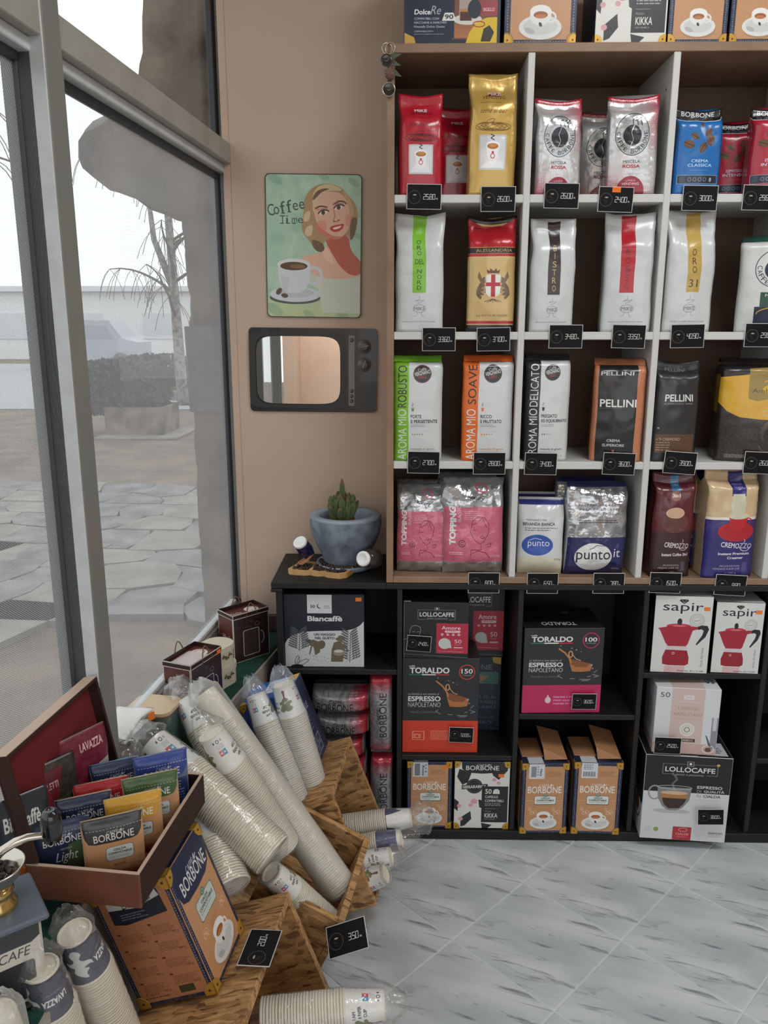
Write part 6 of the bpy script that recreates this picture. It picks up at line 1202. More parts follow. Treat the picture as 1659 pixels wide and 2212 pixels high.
def p_emoz(w, h):
    c = Cv(w, h, NAVY); H = c.h; c.R(5, 4, 94, H-5, (178, 122, 86)); c.noise((168, 112, 78), .3, 12)
    c.P([(14, H*.06), (84, H*.06), (86, H*.26), (30, H*.30), (14, H*.28)], (34, 38, 52)); c.P([(14, H*.04), (80, H*.04), (84, H*.12), (50, H*.18), (14, H*.16)], (206, 204, 200)); c.T('Emozione', (32, H*.085, 72, H*.165), (40, 38, 44), sh=.25, rot=4); c.lines(26, H*.21, 62, H*.27, 3, (130, 134, 146), .8)
    for col in (0, 1):
        for k in range(4):
            x0, y0 = 12+col*42, H*(.36+k*.145-col*.03); c.R(x0, y0, x0+4, y0+2.4, (110, 50, 40)); c.lines(x0+2, y0+4, x0+36, y0+H*.105, 6, (118, 72, 50), .75); c.T('360 g', (x0+26, y0+H*.09, x0+35, y0+H*.113), (100, 56, 40))
    c.lines(10, H*.93, 44, H*.955, 1, (40, 40, 40)); c.R(58, H*.88, 78, H*.94, (60, 60, 40)); c.T('560', (12, H*.895, 30, H*.92), (120, 70, 50)); x = 6
    y = 3
    while y < H-3: c.R(95.5, y, 96.5, y+2, (150, 160, 190)); c.R(2, y, 3, y+2, (150, 160, 190)); y += 3.6
    guard(c, 0, H, 11); return c
kb = thing('coffee_box', 'large caramel box with navy straps and brass corners leaning on the near crate', 'coffee box', (-.311, 1.137, .380), (math.radians(-.7), math.radians(-20), math.radians(-5.8)))
o = carton_mesh('carton', .149, .153, .236, {'c': mat('caramel board', (170, 122, 84), .6), 'front': p_emoz(.149, .236).mat('caramel box text side', .42, 0, .1), 'right': p_big(.153, .236).mat('caramel box front', .42, 0, .1), 'left': mats_l if False else mat('caramel board', (170, 122, 84), .6), 'top': t_kraft(.149, .153).mat('caramel box top', .45)}, kb); o.location = (-.0745, 0, 0)
def corner_cap(parent, p, sx, sy, sz, r=.02):
    """three sided brass corner: p corner, s* direction into the box"""
    V = []; Fc = []; o = .0016
    for ax in range(3):
        k = len(V); ab = [(0, 0), (r, 0), (r, r*.45), (r*.75, r*.85), (r*.3, r*1.15), (0, r*1.1)]
        for off in (-o, .0003):
            for a, b in ab:
                d = [0, 0, 0]; i, j = [q for q in (0, 1, 2) if q != ax]; d[ax] = off; d[i] = a if a else -o; d[j] = b if b else -o; V.append((p[0]+sx*d[0], p[1]+sy*d[1], p[2]+sz*d[2]))
        Fc += [tuple(k+i for i in range(6)), tuple(k+6+i for i in range(6))]+[(k+i, k+(i+1) % 6, k+(i+1) % 6+6, k+i+6) for i in range(6)]
    g = mesh('corner_guard', V, Fc, M_brass, parent)
    for d in ((0, 1, 1), (1, 0, 1)):
        c0 = Vector((p[0]+sx*d[0]*r*.45, p[1]+sy*d[1]*r*.45, p[2]+sz*d[2]*r*.45)); nn = Vector((sx, 0, 0)) if d[0] == 0 else Vector((0, sy, 0))
        v, f = tube_data([c0-nn*.001, c0-nn*.0026], .0022, 8); mesh('rivet', v, f, M_rivet, g)
for p, s in (((0, 0, .236), (-1, 1, -1)), ((0, .153, .236), (-1, -1, -1)), ((0, 0, 0), (-1, 1, 1)), ((0, .153, 0), (-1, -1, 1)), ((-.149, 0, 0), (1, 1, 1)), ((-.149, 0, .236), (1, 1, -1))): corner_cap(kb, p, *s)
# navy box behind the cup sleeves
def p_navy(w, h):
    c = Cv(w, h, (38, 48, 74)); H = c.h; c.R(80, 0, 100, H, (28, 34, 54)); c.T('CAPSULE', (14, H*.30, 70, H*.38), (170, 178, 196)); 
    for k in range(5): c.lines(14, H*(.42+k*.05), 74, H*(.45+k*.05), 1, (150, 160, 184))
    for x, y in ((14, .72), (44, .72), (14, .84), (44, .84)): c.R(x, H*y, x+24, H*(y+.10), (170, 176, 190)); c.R(x+1.5, H*(y+.008), x+22.5, H*(y+.092), (52, 60, 84))
    return c
nb_ = PX(690, 1655, Z=.402)
nb = thing('coffee_box', 'royal blue and navy capsule box on the far crate behind the cup sleeves', 'coffee box', nb_, (0, math.radians(-20), math.radians(-6)))
tb_ = Cv(.14, .12, (40, 84, 168), 1500); tb_.R(38, 6, 92, tb_.h*.7, (206, 212, 220)); tb_.lines(44, 12, 84, tb_.h*.6, 5, (110, 120, 150)); tb_.P([(80, 0), (100, 0), (100, 30), (84, 26)], (210, 170, 70))
o = carton_mesh('carton', .14, .12, .215, {'c': mat('royal blue board', (38, 78, 160), .5), 'right': p_navy(.12, .215).mat('navy box print', .45), 'top': tb_.mat('blue box top', .45)}, nb); o.location = (-.07, 0, 0)
bx('orange_sticker', (-.014, .03, .2152), (-.001, .055, .2160), M_orange, nb, .0002)
corner_cap(nb, (0, 0, .215), -1, 1, -1, .016); corner_cap(nb, (-.14, 0, .215), 1, 1, -1, .016)
# two loose price cards on the crates
ca = [PX(x, y, Z=z) for x, y, z in ((549, 2016, .408), (604.5, 2003, .411), (575, 2085, .411), (517, 2097, .408))]
def card_quad(price, pts, where):
    """a card laid through four measured corners, kept flat and rectangular"""
    tl, tr, br, bl = pts; cen = (tl+tr+br+bl)/4; ex = ((tr-tl)+(br-bl)).normalized(); ey = ((tl-bl)+(tr-br)).normalized(); nz = ex.cross(ey).normalized(); ey = nz.cross(ex)
    m = Matrix((ex, nz.cross(ex)*0+(-nz), ey)).transposed(); o = card(price, 0, 0, 0, where, P=cen+nz*.002, euler=(0, 0, 0)); o.rotation_euler = m.to_euler(); return o
# the 2.00 card reads up the slope: its left edge is the lower edge of the picture quad
card_quad('2.00', [ca[3], ca[0], ca[1], ca[2]], 'lying on the edge of the near crate')
cb = [PX(702.6, 2009.7, Z=.290), PX(770.4, 1989.5, Z=.318), PX(800.6, 2040.5, Z=.298), PX(729, 2064, Z=.270)]
card_quad('3.50', cb, 'fixed to the rim of the open crate')
# ---------------------------------------------------------------- open wooden sample case
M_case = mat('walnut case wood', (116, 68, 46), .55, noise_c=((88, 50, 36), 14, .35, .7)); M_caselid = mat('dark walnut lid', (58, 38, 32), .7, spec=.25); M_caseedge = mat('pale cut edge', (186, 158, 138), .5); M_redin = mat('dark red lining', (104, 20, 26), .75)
R0 = PX(300, 1889, Z=.668); R1 = PX(440, 1670, Z=.668); L0x = -.190; ang = math.atan2(R1.y-R0.y, R1.x-R0.x)-math.pi/2; Ly = (R1-R0).length
case = thing('sample_case', 'open walnut wooden case with a red lined lid standing open against the window', 'case', (R0.x, R0.y, .604), (0, 0, ang))
hz = .064; tk = .006
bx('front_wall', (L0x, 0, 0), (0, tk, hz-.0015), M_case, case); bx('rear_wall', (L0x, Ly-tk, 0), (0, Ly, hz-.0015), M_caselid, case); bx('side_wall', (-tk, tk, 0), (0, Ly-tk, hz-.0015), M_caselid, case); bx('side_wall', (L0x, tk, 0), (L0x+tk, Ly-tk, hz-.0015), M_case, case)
bx('bottom', (L0x+tk, tk, 0), (-tk, Ly-tk, .004), M_redin, case)
boxes('rim_edge', [((L0x, 0, hz-.0015), (0, tk, hz)), ((L0x, Ly-tk, hz-.0015), (0, Ly, hz)), ((-tk, tk, hz-.0015), (0, Ly-tk, hz)), ((L0x, tk, hz-.0015), (L0x+tk, Ly-tk, hz))], M_caseedge, case, .0003)
lid = link(bpy.data.objects.new('lid', None), case); lid.location = (L0x, 0, hz); lid.rotation_euler = (0, math.radians(-10), 0)
LH = .188; ld = .022
def lidp(nm, a, b, m): return bx(nm, a, b, m, lid, .001)
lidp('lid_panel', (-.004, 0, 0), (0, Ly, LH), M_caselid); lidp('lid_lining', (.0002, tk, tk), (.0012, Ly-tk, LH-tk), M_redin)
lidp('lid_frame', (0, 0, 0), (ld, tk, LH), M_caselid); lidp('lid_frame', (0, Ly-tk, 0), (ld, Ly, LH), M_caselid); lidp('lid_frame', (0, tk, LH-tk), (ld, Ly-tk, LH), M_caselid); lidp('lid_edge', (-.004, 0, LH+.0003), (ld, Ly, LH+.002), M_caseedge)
# sachets
def p_sachet(top, body=KRAFT, kind='c', lw=(50, 62, 58)):
    def f(w, h):
        c = Cv(w, h, body); H = c.h; c.P([(0, 0), (100, 0), (97, H*.25), (90, H*.345), (78, H*.365), (20, H*.365), (8, H*.345), (3, H*.25)], top)
        x = 6
        while x < 96: c.R(x, H*.145, x+3, H*.153, (200, 200, 190)); x += 5.6
        brand(c, (17, H*.17, 84, H*.335), (224, 224, 220))
        if kind == 'c': c.R(35, H*.44, 82, H*.66, (92, 110, 102), 5); c.R(36, H*.445, 81, H*.655, (206, 212, 206), 5); c.T('CIALDA', (48, H*.475, 69, H*.51), lw, b=.02); c.T('COMPOSTABILE', (39, H*.53, 78, H*.565), lw, b=.02); c.lines(40, H*.59, 76, H*.635, 2, (120, 130, 124)); c.T('DOSE', (48, H*.72, 68, H*.76), (84, 60, 40))
        if kind == 'light': c.P([(60, H*.36), (100, H*.3), (100, H), (52, H)], (70, 96, 60)); c.T('MISCELA', (46, H*.41, 66, H*.44), WHT, sh=.1); c.T('Light', (36, H*.47, 76, H*.68), WHT, sh=.3); c.T('50%', (10, H*.74, 28, H*.84), WHT, sh=.3); c.lines(30, H*.78, 84, H*.81, 1, (200, 206, 200)); c.P([(40, H), (100, H*.8), (100, H)], (176, 140, 116))
        if kind == 'blue': c.R(56, H*.4, 98, H*.98, (34, 50, 92)); c.lines(60, H*.45, 94, H*.8, 8, (190, 196, 210)); c.E(20, H*.7, 14, 12, (40, 130, 200)); c.T('METODO', (60, H*.86, 92, H*.92), WHT)
        return c
    return f
def sachet(label, xl, xr, yt, Y, pf, side, rz=30, ym=None, z0=.6092, d=.018, seed=1, back=0, name='coffee_sachet'):
    cx, w, h = fit(xl, xr, yt, Y, z0, ym or yt+65); w /= math.cos(math.radians(rz)); fm = pf(w, h).mat(name+' print', .38, 0, .35, (70, .25))
    return bag(name, label, 'coffee sachet', cx, Y, z0, w, d, h, fm, side, 'pillow', seed, rz, back=back, amp=.0022)
kraft_s = mat('kraft film', (196, 172, 136), .4)
sachet('navy and green light blend sachet at the front of the walnut case', 84, 190, 1780, 1.125, p_sachet((34, 44, 74), (36, 46, 76), 'light'), film('navy film', (34, 44, 74)), 26, seed=101)
sachet('kraft sachet with a black top band at the front of the walnut case', 190, 304, 1768, 1.130, p_sachet((52, 52, 52)), kraft_s, 24, seed=102)
sachet('kraft sachet with a navy top band in the second row of the case', 134, 238, 1724, 1.182, p_sachet((34, 44, 74)), kraft_s, 24, seed=103)
sachet('kraft sachet with a yellow top band in the second row of the case', 238, 346, 1722, 1.190, p_sachet((200, 150, 44)), kraft_s, 24, seed=104)
sachet('kraft sachet with a red top band half hidden in the third row of the case', 172, 274, 1692, 1.238, p_sachet((176, 34, 44)), kraft_s, 24, seed=105)
sachet('kraft sachet with a green top band in the third row of the case', 276, 382, 1678, 1.246, p_sachet((66, 92, 52)), kraft_s, 24, seed=106)
sachet('navy sachet with a light blue lower part at the back of the case', 208, 300, 1648, 1.295, p_sachet((36, 50, 84), (110, 150, 180), 'blue'), film('pale blue film', (96, 140, 180)), 26, seed=107)
sachet('royal blue sachet at the back right corner of the case', 300, 402, 1632, 1.300, p_sachet((42, 66, 138), (90, 104, 130), 'blue'), film('steel blue film', (84, 100, 136)), 26, seed=108)
def p_lav(w, h):
    c = Cv(w, h, (196, 194, 188)); H = c.h; c.P([(0, 0), (100, 0), (100, H*.35), (80, H*.38), (70, H*.52), (30, H*.62), (0, H*.5)], (112, 26, 48)); c.T('LAVAZZA', (50, H*.10, 92, H*.19), (226, 190, 198), b=.03); c.E(26, H*.72, 12, 12, (90, 88, 84), lw=1.6); c.E(26, H*.72, 7, 7, (90, 88, 84), lw=1.4); c.noise((120, 116, 104), .2, 10); c.T('Crema', (66, H*.5, 92, H*.57), (90, 90, 90), sh=.3); bean(c, 76, H*.72, 9, 40, (70, 66, 52)); return c
def p_blk(w, h):
    c = Cv(w, h, (40, 40, 36)); H = c.h; c.P([(30, H*.08), (76, H*.08), (60, H*.4), (30, H*.34)], (104, 26, 44)); c.T('BIALETTI', (30, H*.2, 64, H*.27), (220, 196, 200), b=.02); c.noise((70, 74, 64), .4, 12, 3); c.T('PERFETTO', (36, H*.4, 80, H*.45), (90, 88, 80)); c.T('Silver', (46, H*.54, 70, H*.62), (210, 208, 200)); return c
def p_bia(w, h):
    c = Cv(w, h, (28, 40, 48)); H = c.h; c.P([(0, H), (0, H*.62), (20, H*.6), (26, H*.55), (50, H*.55), (60, H*.48), (80, H*.48), (100, H*.4), (100, H)], (206, 110, 44)); c.T('Biancaffè', (14, H*.16, 84, H*.32), (222, 224, 220), b=.03); c.L([(60, H*.42), (80, H*.36)], 1, (190, 190, 180)); c.T('classico', (40, H*.66, 76, H*.74), (236, 190, 150), sh=.2); c.P([(0, H), (100, H), (100, H*.96), (0, H*.96)], (200, 202, 200)); return c
sachet('dark red and grey coffee pouch leaning against the raised lid', 140, 214, 1590, 1.275, p_lav, film('grey film', (176, 172, 164)), 58, seed=109, name='coffee_pouch', d=.02)
sachet('small black coffee pouch leaning against the raised lid', 74, 150, 1652, 1.195, p_blk, film('soot film', (34, 34, 32)), 54, seed=110, name='coffee_pouch', d=.02)
sachet('dark blue and orange coffee pouch standing behind the grinder handle', 12, 92, 1722, 1.105, p_bia, film('deep teal film', (28, 44, 50)), 46, seed=111, name='coffee_pouch', d=.018)
# ---------------------------------------------------------------- coffee grinder
M_steel = mat('polished steel', (206, 200, 188), .16, .95); M_brassb = mat('polished brass', (196, 170, 110), .2, .9); M_slate = mat('slate painted plate', (96, 104, 114), .4); M_ivory = mat('ivory enamel', (206, 202, 190), .35); M_knob = mat('glossy black knob', (20, 22, 30), .12, coat=.6); M_beans = mat('roasted coffee beans', (52, 36, 28), .5)
gc = PX(-14, 1885, Z=.752); G = thing('coffee_grinder', 'old style hand coffee grinder with steel bowl and crank at the left edge', 'coffee grinder', (gc.x, gc.y, .551), (0, 0, math.radians(38)))
gf = Cv(.09, .12, (206, 202, 190), 1800); gf.P([(0, 0), (100, 0), (100, 22), (86, 30), (0, 30)], (60, 64, 66)); gf.T('CAFE', (30, 8, 82, 24), (40, 40, 44), sh=.2) if False else None; gf.T('CAFE', (34, 34, 84, 50), (70, 70, 70), sh=.2); gf.R(12, 60, 88, gf.h-6, (34, 36, 40), 6)
bm = carton_mesh('body', .092, .092, .128, {'c': M_ivory, 'front': gf.mat('grinder front', .35), 'right': gf.mat('grinder side', .35)}, G, .004); bm.location = (0, -.046, .006)
bx('base', (-.054, -.054, 0), (.054, .054, .0085), M_knob, G, .003); bx('top_plate', (-.056, -.056, .134), (.056, .056, .144), M_slate, G, .003)
lathe('collar', [(.026, .144), (.027, .152), (.022, .158), (.020, .166), (.024, .172), (.018, .178), (.0001, .178)], M_brassb, G, 32)
lathe('bowl', [(.012, .176), (.024, .182), (.034, .194), (.040, .208), (.0425, .211), (.0425, .213), (.0395, .212), (.033, .197), (.022, .186), (.004, .181)], M_steel, G, 36)
r = random.Random(5); V = []; Fc = []
def bean_mesh(V, Fc, p, s, r):
    a = Vector((r.gauss(0, 1), r.gauss(0, 1), r.gauss(0, .4))).normalized(); b = a.orthogonal().normalized(); c = a.cross(b); k = len(V)
    for i in range(4):
        for j in range(8):
            ph = math.pi*(i+.5)/4; th = 2*math.pi*j/8; V.append(p+a*math.cos(ph)*s+b*math.sin(ph)*math.cos(th)*s*.68+c*math.sin(ph)*math.sin(th)*s*.5)
    for i in range(3):
        for j in range(8): Fc.append((k+i*8+j, k+i*8+(j+1) % 8, k+(i+1)*8+(j+1) % 8, k+(i+1)*8+j))
    Fc.append(tuple(k+j for j in range(8))[::-1]); Fc.append(tuple(k+24+j for j in range(8)))
for _ in range(70):
    a = r.uniform(0, 6.28); q = r.random()**.5*.026; bean_mesh(V, Fc, Vector((q*math.cos(a), q*math.sin(a), .192+r.uniform(0, .008))), .0052, r)
o = mesh('coffee_beans', V, Fc, M_beans, G, smooth=True); o['kind'] = 'stuff'
tube('shaft', [(0, 0, .18), (0, 0, .222)], .004, M_steel, G)
kn = PX(112, 1790, Z=.80)-Vector(G.location); kn.rotate(Matrix.Rotation(-math.radians(38), 3, 'Z')); kn = Vector(kn)
cr = [Vector((0, 0, .220))]+[Vector((kn.x*t, kn.y*t, .220+(kn.z-.012-.220)*(t**.6)+.012*math.sin(math.pi*t))) for t in (.2, .4, .6, .8, 1.0)]
V, Fc = tube_data(cr, [.0055, .0062, .0064, .006, .0055, .005], 10); mesh('crank', V, Fc, M_steel, G, smooth=True)
kb_ = lathe('knob', [(.0001, -.014), (.0095, -.013), (.0115, -.004), (.0115, .006), (.0105, .016), (.0075, .022), (.0035, .0235), (.003, .021), (.0001, .021)], M_knob, G, 24); kb_.location = kn; kb_.scale = (1.3, 1.3, 1.35)
# ---------------------------------------------------------------- things standing on the ledge
M_moch = mat('mocha brown board', (88, 48, 40), .5); M_mochd = mat('dark mocha board', (46, 30, 28), .4); M_piping = mat('pale print border', (206, 196, 188), .5)
def p_mocha(w, h):
    c = Cv(w, h, (214, 206, 200)); H = c.h; c.R(1.6, 1.6, 98.4, H-1.6, (44, 29, 28)); c.R(26, 36, 72, H-12, (196, 190, 186), 5); c.R(28, 38, 70, H-14, (58, 46, 44), 4); c.noise((90, 80, 76), .25, 9); c.E(76, H*.55, 9, 17, (176, 168, 164), lw=2.2, a0=-90, a1=90); c.E(66, 26, 6, 5, (150, 140, 136), lw=1); c.lines(32, 28, 52, 31, 1, (150, 130, 124)); c.L([(46, 12), (50, 18), (56, 14)], .8, (140, 126, 120)); c.lines(32, H-9, 60, H-6, 1, (110, 90, 86)); return c
def l_mocha(w, h):
    c = Cv(w, h, (214, 206, 200)); H = c.h; c.R(2.4, 2.4, 97, H-2, (96, 52, 44)); c.T('Mocha', (30, H*.40, 92, H*.52), (214, 180, 168), b=.02); c.E(18, H*.44, 2, 3, (170, 100, 84)); c.R(16, H*.5, 19, H*.62, (170, 100, 84)); return c
def t_mocha(pk):
    def f(w, h):
        c = Cv(w, h, (92, 44, 38)); H = c.h; c.T('Mocha', (10, H*.4, 42, H*.62), (214, 200, 192), sh=.2); c.E(74, H*.45, 18, H*.28, (220, 210, 200)); c.E(76, H*.44, 12, H*.16, (150, 110, 90), lw=2); c.E(50, H*.8, 10, H*.14, (206, 96, 56))
        if pk: c.R(6, H*.08, 74, H*.9, (206, 196, 192))
        return c
    return f
def mocha(label, pts, ztop, seed, pk, sticker=False):
    c1, c0, c2 = [PX(x, y, Z=ztop) for x, y in pts]      # left-back, front, right
    w = (c2-c0).length; d = min(.085, (c1-c0).length); rz = math.atan2(c2.y-c0.y, c2.x-c0.x); h = ztop-.5505
    t = thing('mug_gift_box', label, 'gift box', (c0.x, c0.y, .5505), (0, 0, rz))
    o = carton_mesh('box_body', w, d, h-.012, {'c': M_moch, 'front': p_mocha(w, h).mat('mocha front', .4, 0, .2), 'left': l_mocha(d, h).mat('mocha side', .45), 'top': t_mocha(pk)(w, d).mat('mocha top', .45)}, t); o.location = (w/2, 0, 0)
    boxes('rim', [((0, 0, h-.012), (w, .0015, h)), ((0, d-.0015, h-.012), (w, d, h)), ((0, .0015, h-.012), (.0015, d-.0015, h)), ((w-.0015, .0015, h-.012), (w, d-.0015, h))], M_mochd, t, .0003)
    boxes('rim_border', [((-.0004, -.0006, h-.0025), (w+.0004, 0, h+.0004)), ((-.0008, -.0006, h-.0025), (0, d, h+.0004)), ((-.0008, -.0008, 0), (.0015, 0, h))], M_piping, t, .0001)
    for y0, s in ((-.001, -1), (d+.001, 1)):
        a, b = w*.36, w*.70; n = 12; pts_ = [(a+(b-a)*k/n, y0+s*.004*math.sin(math.pi*k/n)-(s*.0 if s > 0 else -.012*math.sin(math.pi*k/n)), h-.018+.040*math.sin(math.pi*k/n)) for k in range(n+1)]
        tube('rope_handle', pts_, .0016, mat('brown cord', (120, 92, 78), .7), t, 6)
    if sticker: bx('orange_sticker', (w-.022, -.0012, h-.016), (w-.006, -.0004, h-.005), M_orange, t, .0002)
    return t
mocha('brown mocha mug gift box with a mug picture beside the back wall', ((466, 1317), (502, 1331), (580, 1309)), .700, 1, False)
mocha('brown mocha mug gift box with a white packed top and an orange sticker', ((355, 1424), (411, 1438), (478, 1395)), .700, 2, True, True)
def stadium(w, d, r, n=10):
    o = []
    for cx, cy, a in ((w/2-r, -d/2+r, -90), (w/2-r, d/2-r, 0), (-w/2+r, d/2-r, 90), (-w/2+r, -d/2+r, 180)):
        for k in range(n+1): t = math.radians(a+90*k/n); o.append((cx+r*math.cos(t), cy+r*math.sin(t)))
    return o
M_creamb = mat('cream cardboard', (206, 200, 178), .6); M_bow = mat('brown bow', (96, 84, 62), .6)
cc = PX(462, 1388, Z=.668)
for k, (z0, z1, s, lb) in enumerate(((.5505, .606, 1.1, 'lower cream oval box with a small bow beside the mocha gift boxes'), (.6065, .664, 1.0, 'upper cream oval box with a small bow beside the mocha gift boxes'))):
    t = thing('oval_box', lb, 'box', (cc.x-.002, cc.y-.01, z0), (0, 0, math.radians(62)))
    o = prism('box_body', stadium(.120*s, .080*s, .036*s), 0, (z1-z0)*.72, M_creamb, t, axis='z'); o = prism('lid', stadium(.124*s, .084*s, .038*s), (z1-z0)*.72+.0003, z1-z0, M_creamb, t, axis='z')
    V, Fc = [], []
    for q in ((-.012, .006), (.012, .006), (0, 0)):
        v, f = tube_data([(q[0]-.006, 0, q[1]), (q[0], .003, q[1]+.004), (q[0]+.006, 0, q[1])], [.002, .004, .002], 6); n0 = len(V); V += v; Fc += [tuple(a+n0 for a in g) for g in f]
    b = mesh('bow', V, Fc, M_bow, t, smooth=True); b.location = (.01, -.042*s-.001, .024)
lc = PX(333, 1520, Z=.652)
t = thing('food_jar', 'square glass food container with a pale wooden lid beside the window', 'food container', (lc.x, lc.y, .5505), (0, 0, math.radians(-10)))
prism('wooden_lid', stadium(.108, .092, .024), .093, .101, mat('pale beech', (212, 188, 158), .5, noise_c=((204, 178, 146), 12, .4, .6)), t, axis='z'); prism('lid_seal', stadium(.100, .084, .022), .086, .0927, mat('brown seal ring', (150, 122, 94), .6), t, axis='z')
prism('glass_body', stadium(.102, .086, .024), 0, .0857, plastic('teal tinted glass', (120, 150, 144), .38, .05), t, axis='z')
# folded white paper pack with an orange sticker
M_pap = mat('bright white paper', (236, 236, 234), .6)
pc = [PX(x, y, Z=z) for x, y, z in ((250, 1530, .675), (333, 1532, .675), (262, 1592, .64), (300, 1575, .66))]
t = thing('paper_pack', 'folded white paper pack with an orange sticker leaning between the case and the glass container', 'paper pack', pc[0])
def sheetgrid(name, a, b, c, d, m, par, sag, th=.002, n=10):
    V = []; 
    for k in range(2):
        for i in range(n+1):
            for j in range(n+1):
                u, v = i/n, j/n; p = (a*(1-u)+b*u)*(1-v)+(c*(1-u)+d*u)*v; p = p-Vector(par.location); p.z += sag*math.sin(math.pi*v)*1.0+noise.noise(p*40)*.003-(th if k else 0); V.append(p)
    Fc = [(k*(n+1)**2+i*(n+1)+j, k*(n+1)**2+i*(n+1)+j+1, k*(n+1)**2+(i+1)*(n+1)+j+1, k*(n+1)**2+(i+1)*(n+1)+j) for k in range(2) for i in range(n) for j in range(n)]
    for i in range(n):
        for (p, q) in (((i)*(n+1), (i+1)*(n+1)), (i*(n+1)+n, (i+1)*(n+1)+n), (i, i+1), (n*(n+1)+i, n*(n+1)+i+1)): Fc.append((p, q, q+(n+1)**2, p+(n+1)**2))
    return mesh(name, V, Fc, m, par, smooth=True)
sheetgrid('top_sheet', PX(252, 1524, Z=.69), PX(333, 1530, Z=.685), PX(240, 1592, Z=.655), PX(272, 1598, Z=.65), M_pap, t, .012)
sheetgrid('under_sheet', PX(300, 1556, Z=.668), PX(326, 1552, Z=.672), PX(258, 1606, Z=.63), PX(270, 1608, Z=.63), M_pap, t, .004)
boxes('pack_body', [((.0, -.02, -.124), (.07, .05, -.02))], plastic('cloudy wrap', (150, 146, 138), .5, .3), t, .004)
o = bx('orange_sticker', (-.008, -.001, -.009), (.008, .001, .009), M_orange, t, .0004); o.location = PX(327, 1547, Z=.684)-Vector(t.location); o.rotation_euler = (0, 0, math.radians(55))
# loose plastic wrap around the heap
def crumple(label, c, sx, sy, sz, seed, film_=PL, rot=0):
    bm = bmesh.new(); bmesh.ops.create_icosphere(bm, subdivisions=4, radius=1)
    for v in bm.verts:
        p = v.co.copy(); n = 1+.35*noise.noise(p*1.6+Vector((seed, 0, 0)))+.22*abs(noise.noise(p*4+Vector((0, seed, 0))))+.08*noise.noise(p*11); v.co = Vector((p.x*sx*n, p.y*sy*n, max(p.z, -.8)*sz*n))
    me = bpy.data.meshes.new('plastic_wrap'); bm.to_mesh(me); bm.free(); me.materials.append(film_); me.polygons.foreach_set('use_smooth', [True]*len(me.polygons))
    o = link(bpy.data.objects.new('plastic_wrap', me)); o.location = c; o.rotation_euler = (0, 0, rot); return tag(o, label, 'plastic wrap')
crumple('crumpled clear plastic wrap between the case and the paper cups', PX(262, 1640, Z=.62), .05, .04, .045, 3)
crumple('crumpled clear plastic wrap on top of the tree print cups', PX(388, 1490, Z=.66), .035, .03, .03, 8)
crumple('clear plastic wrap bunched at the floor by the far crate', PX(912, 1765, Z=.16), .035, .03, .045, 12)
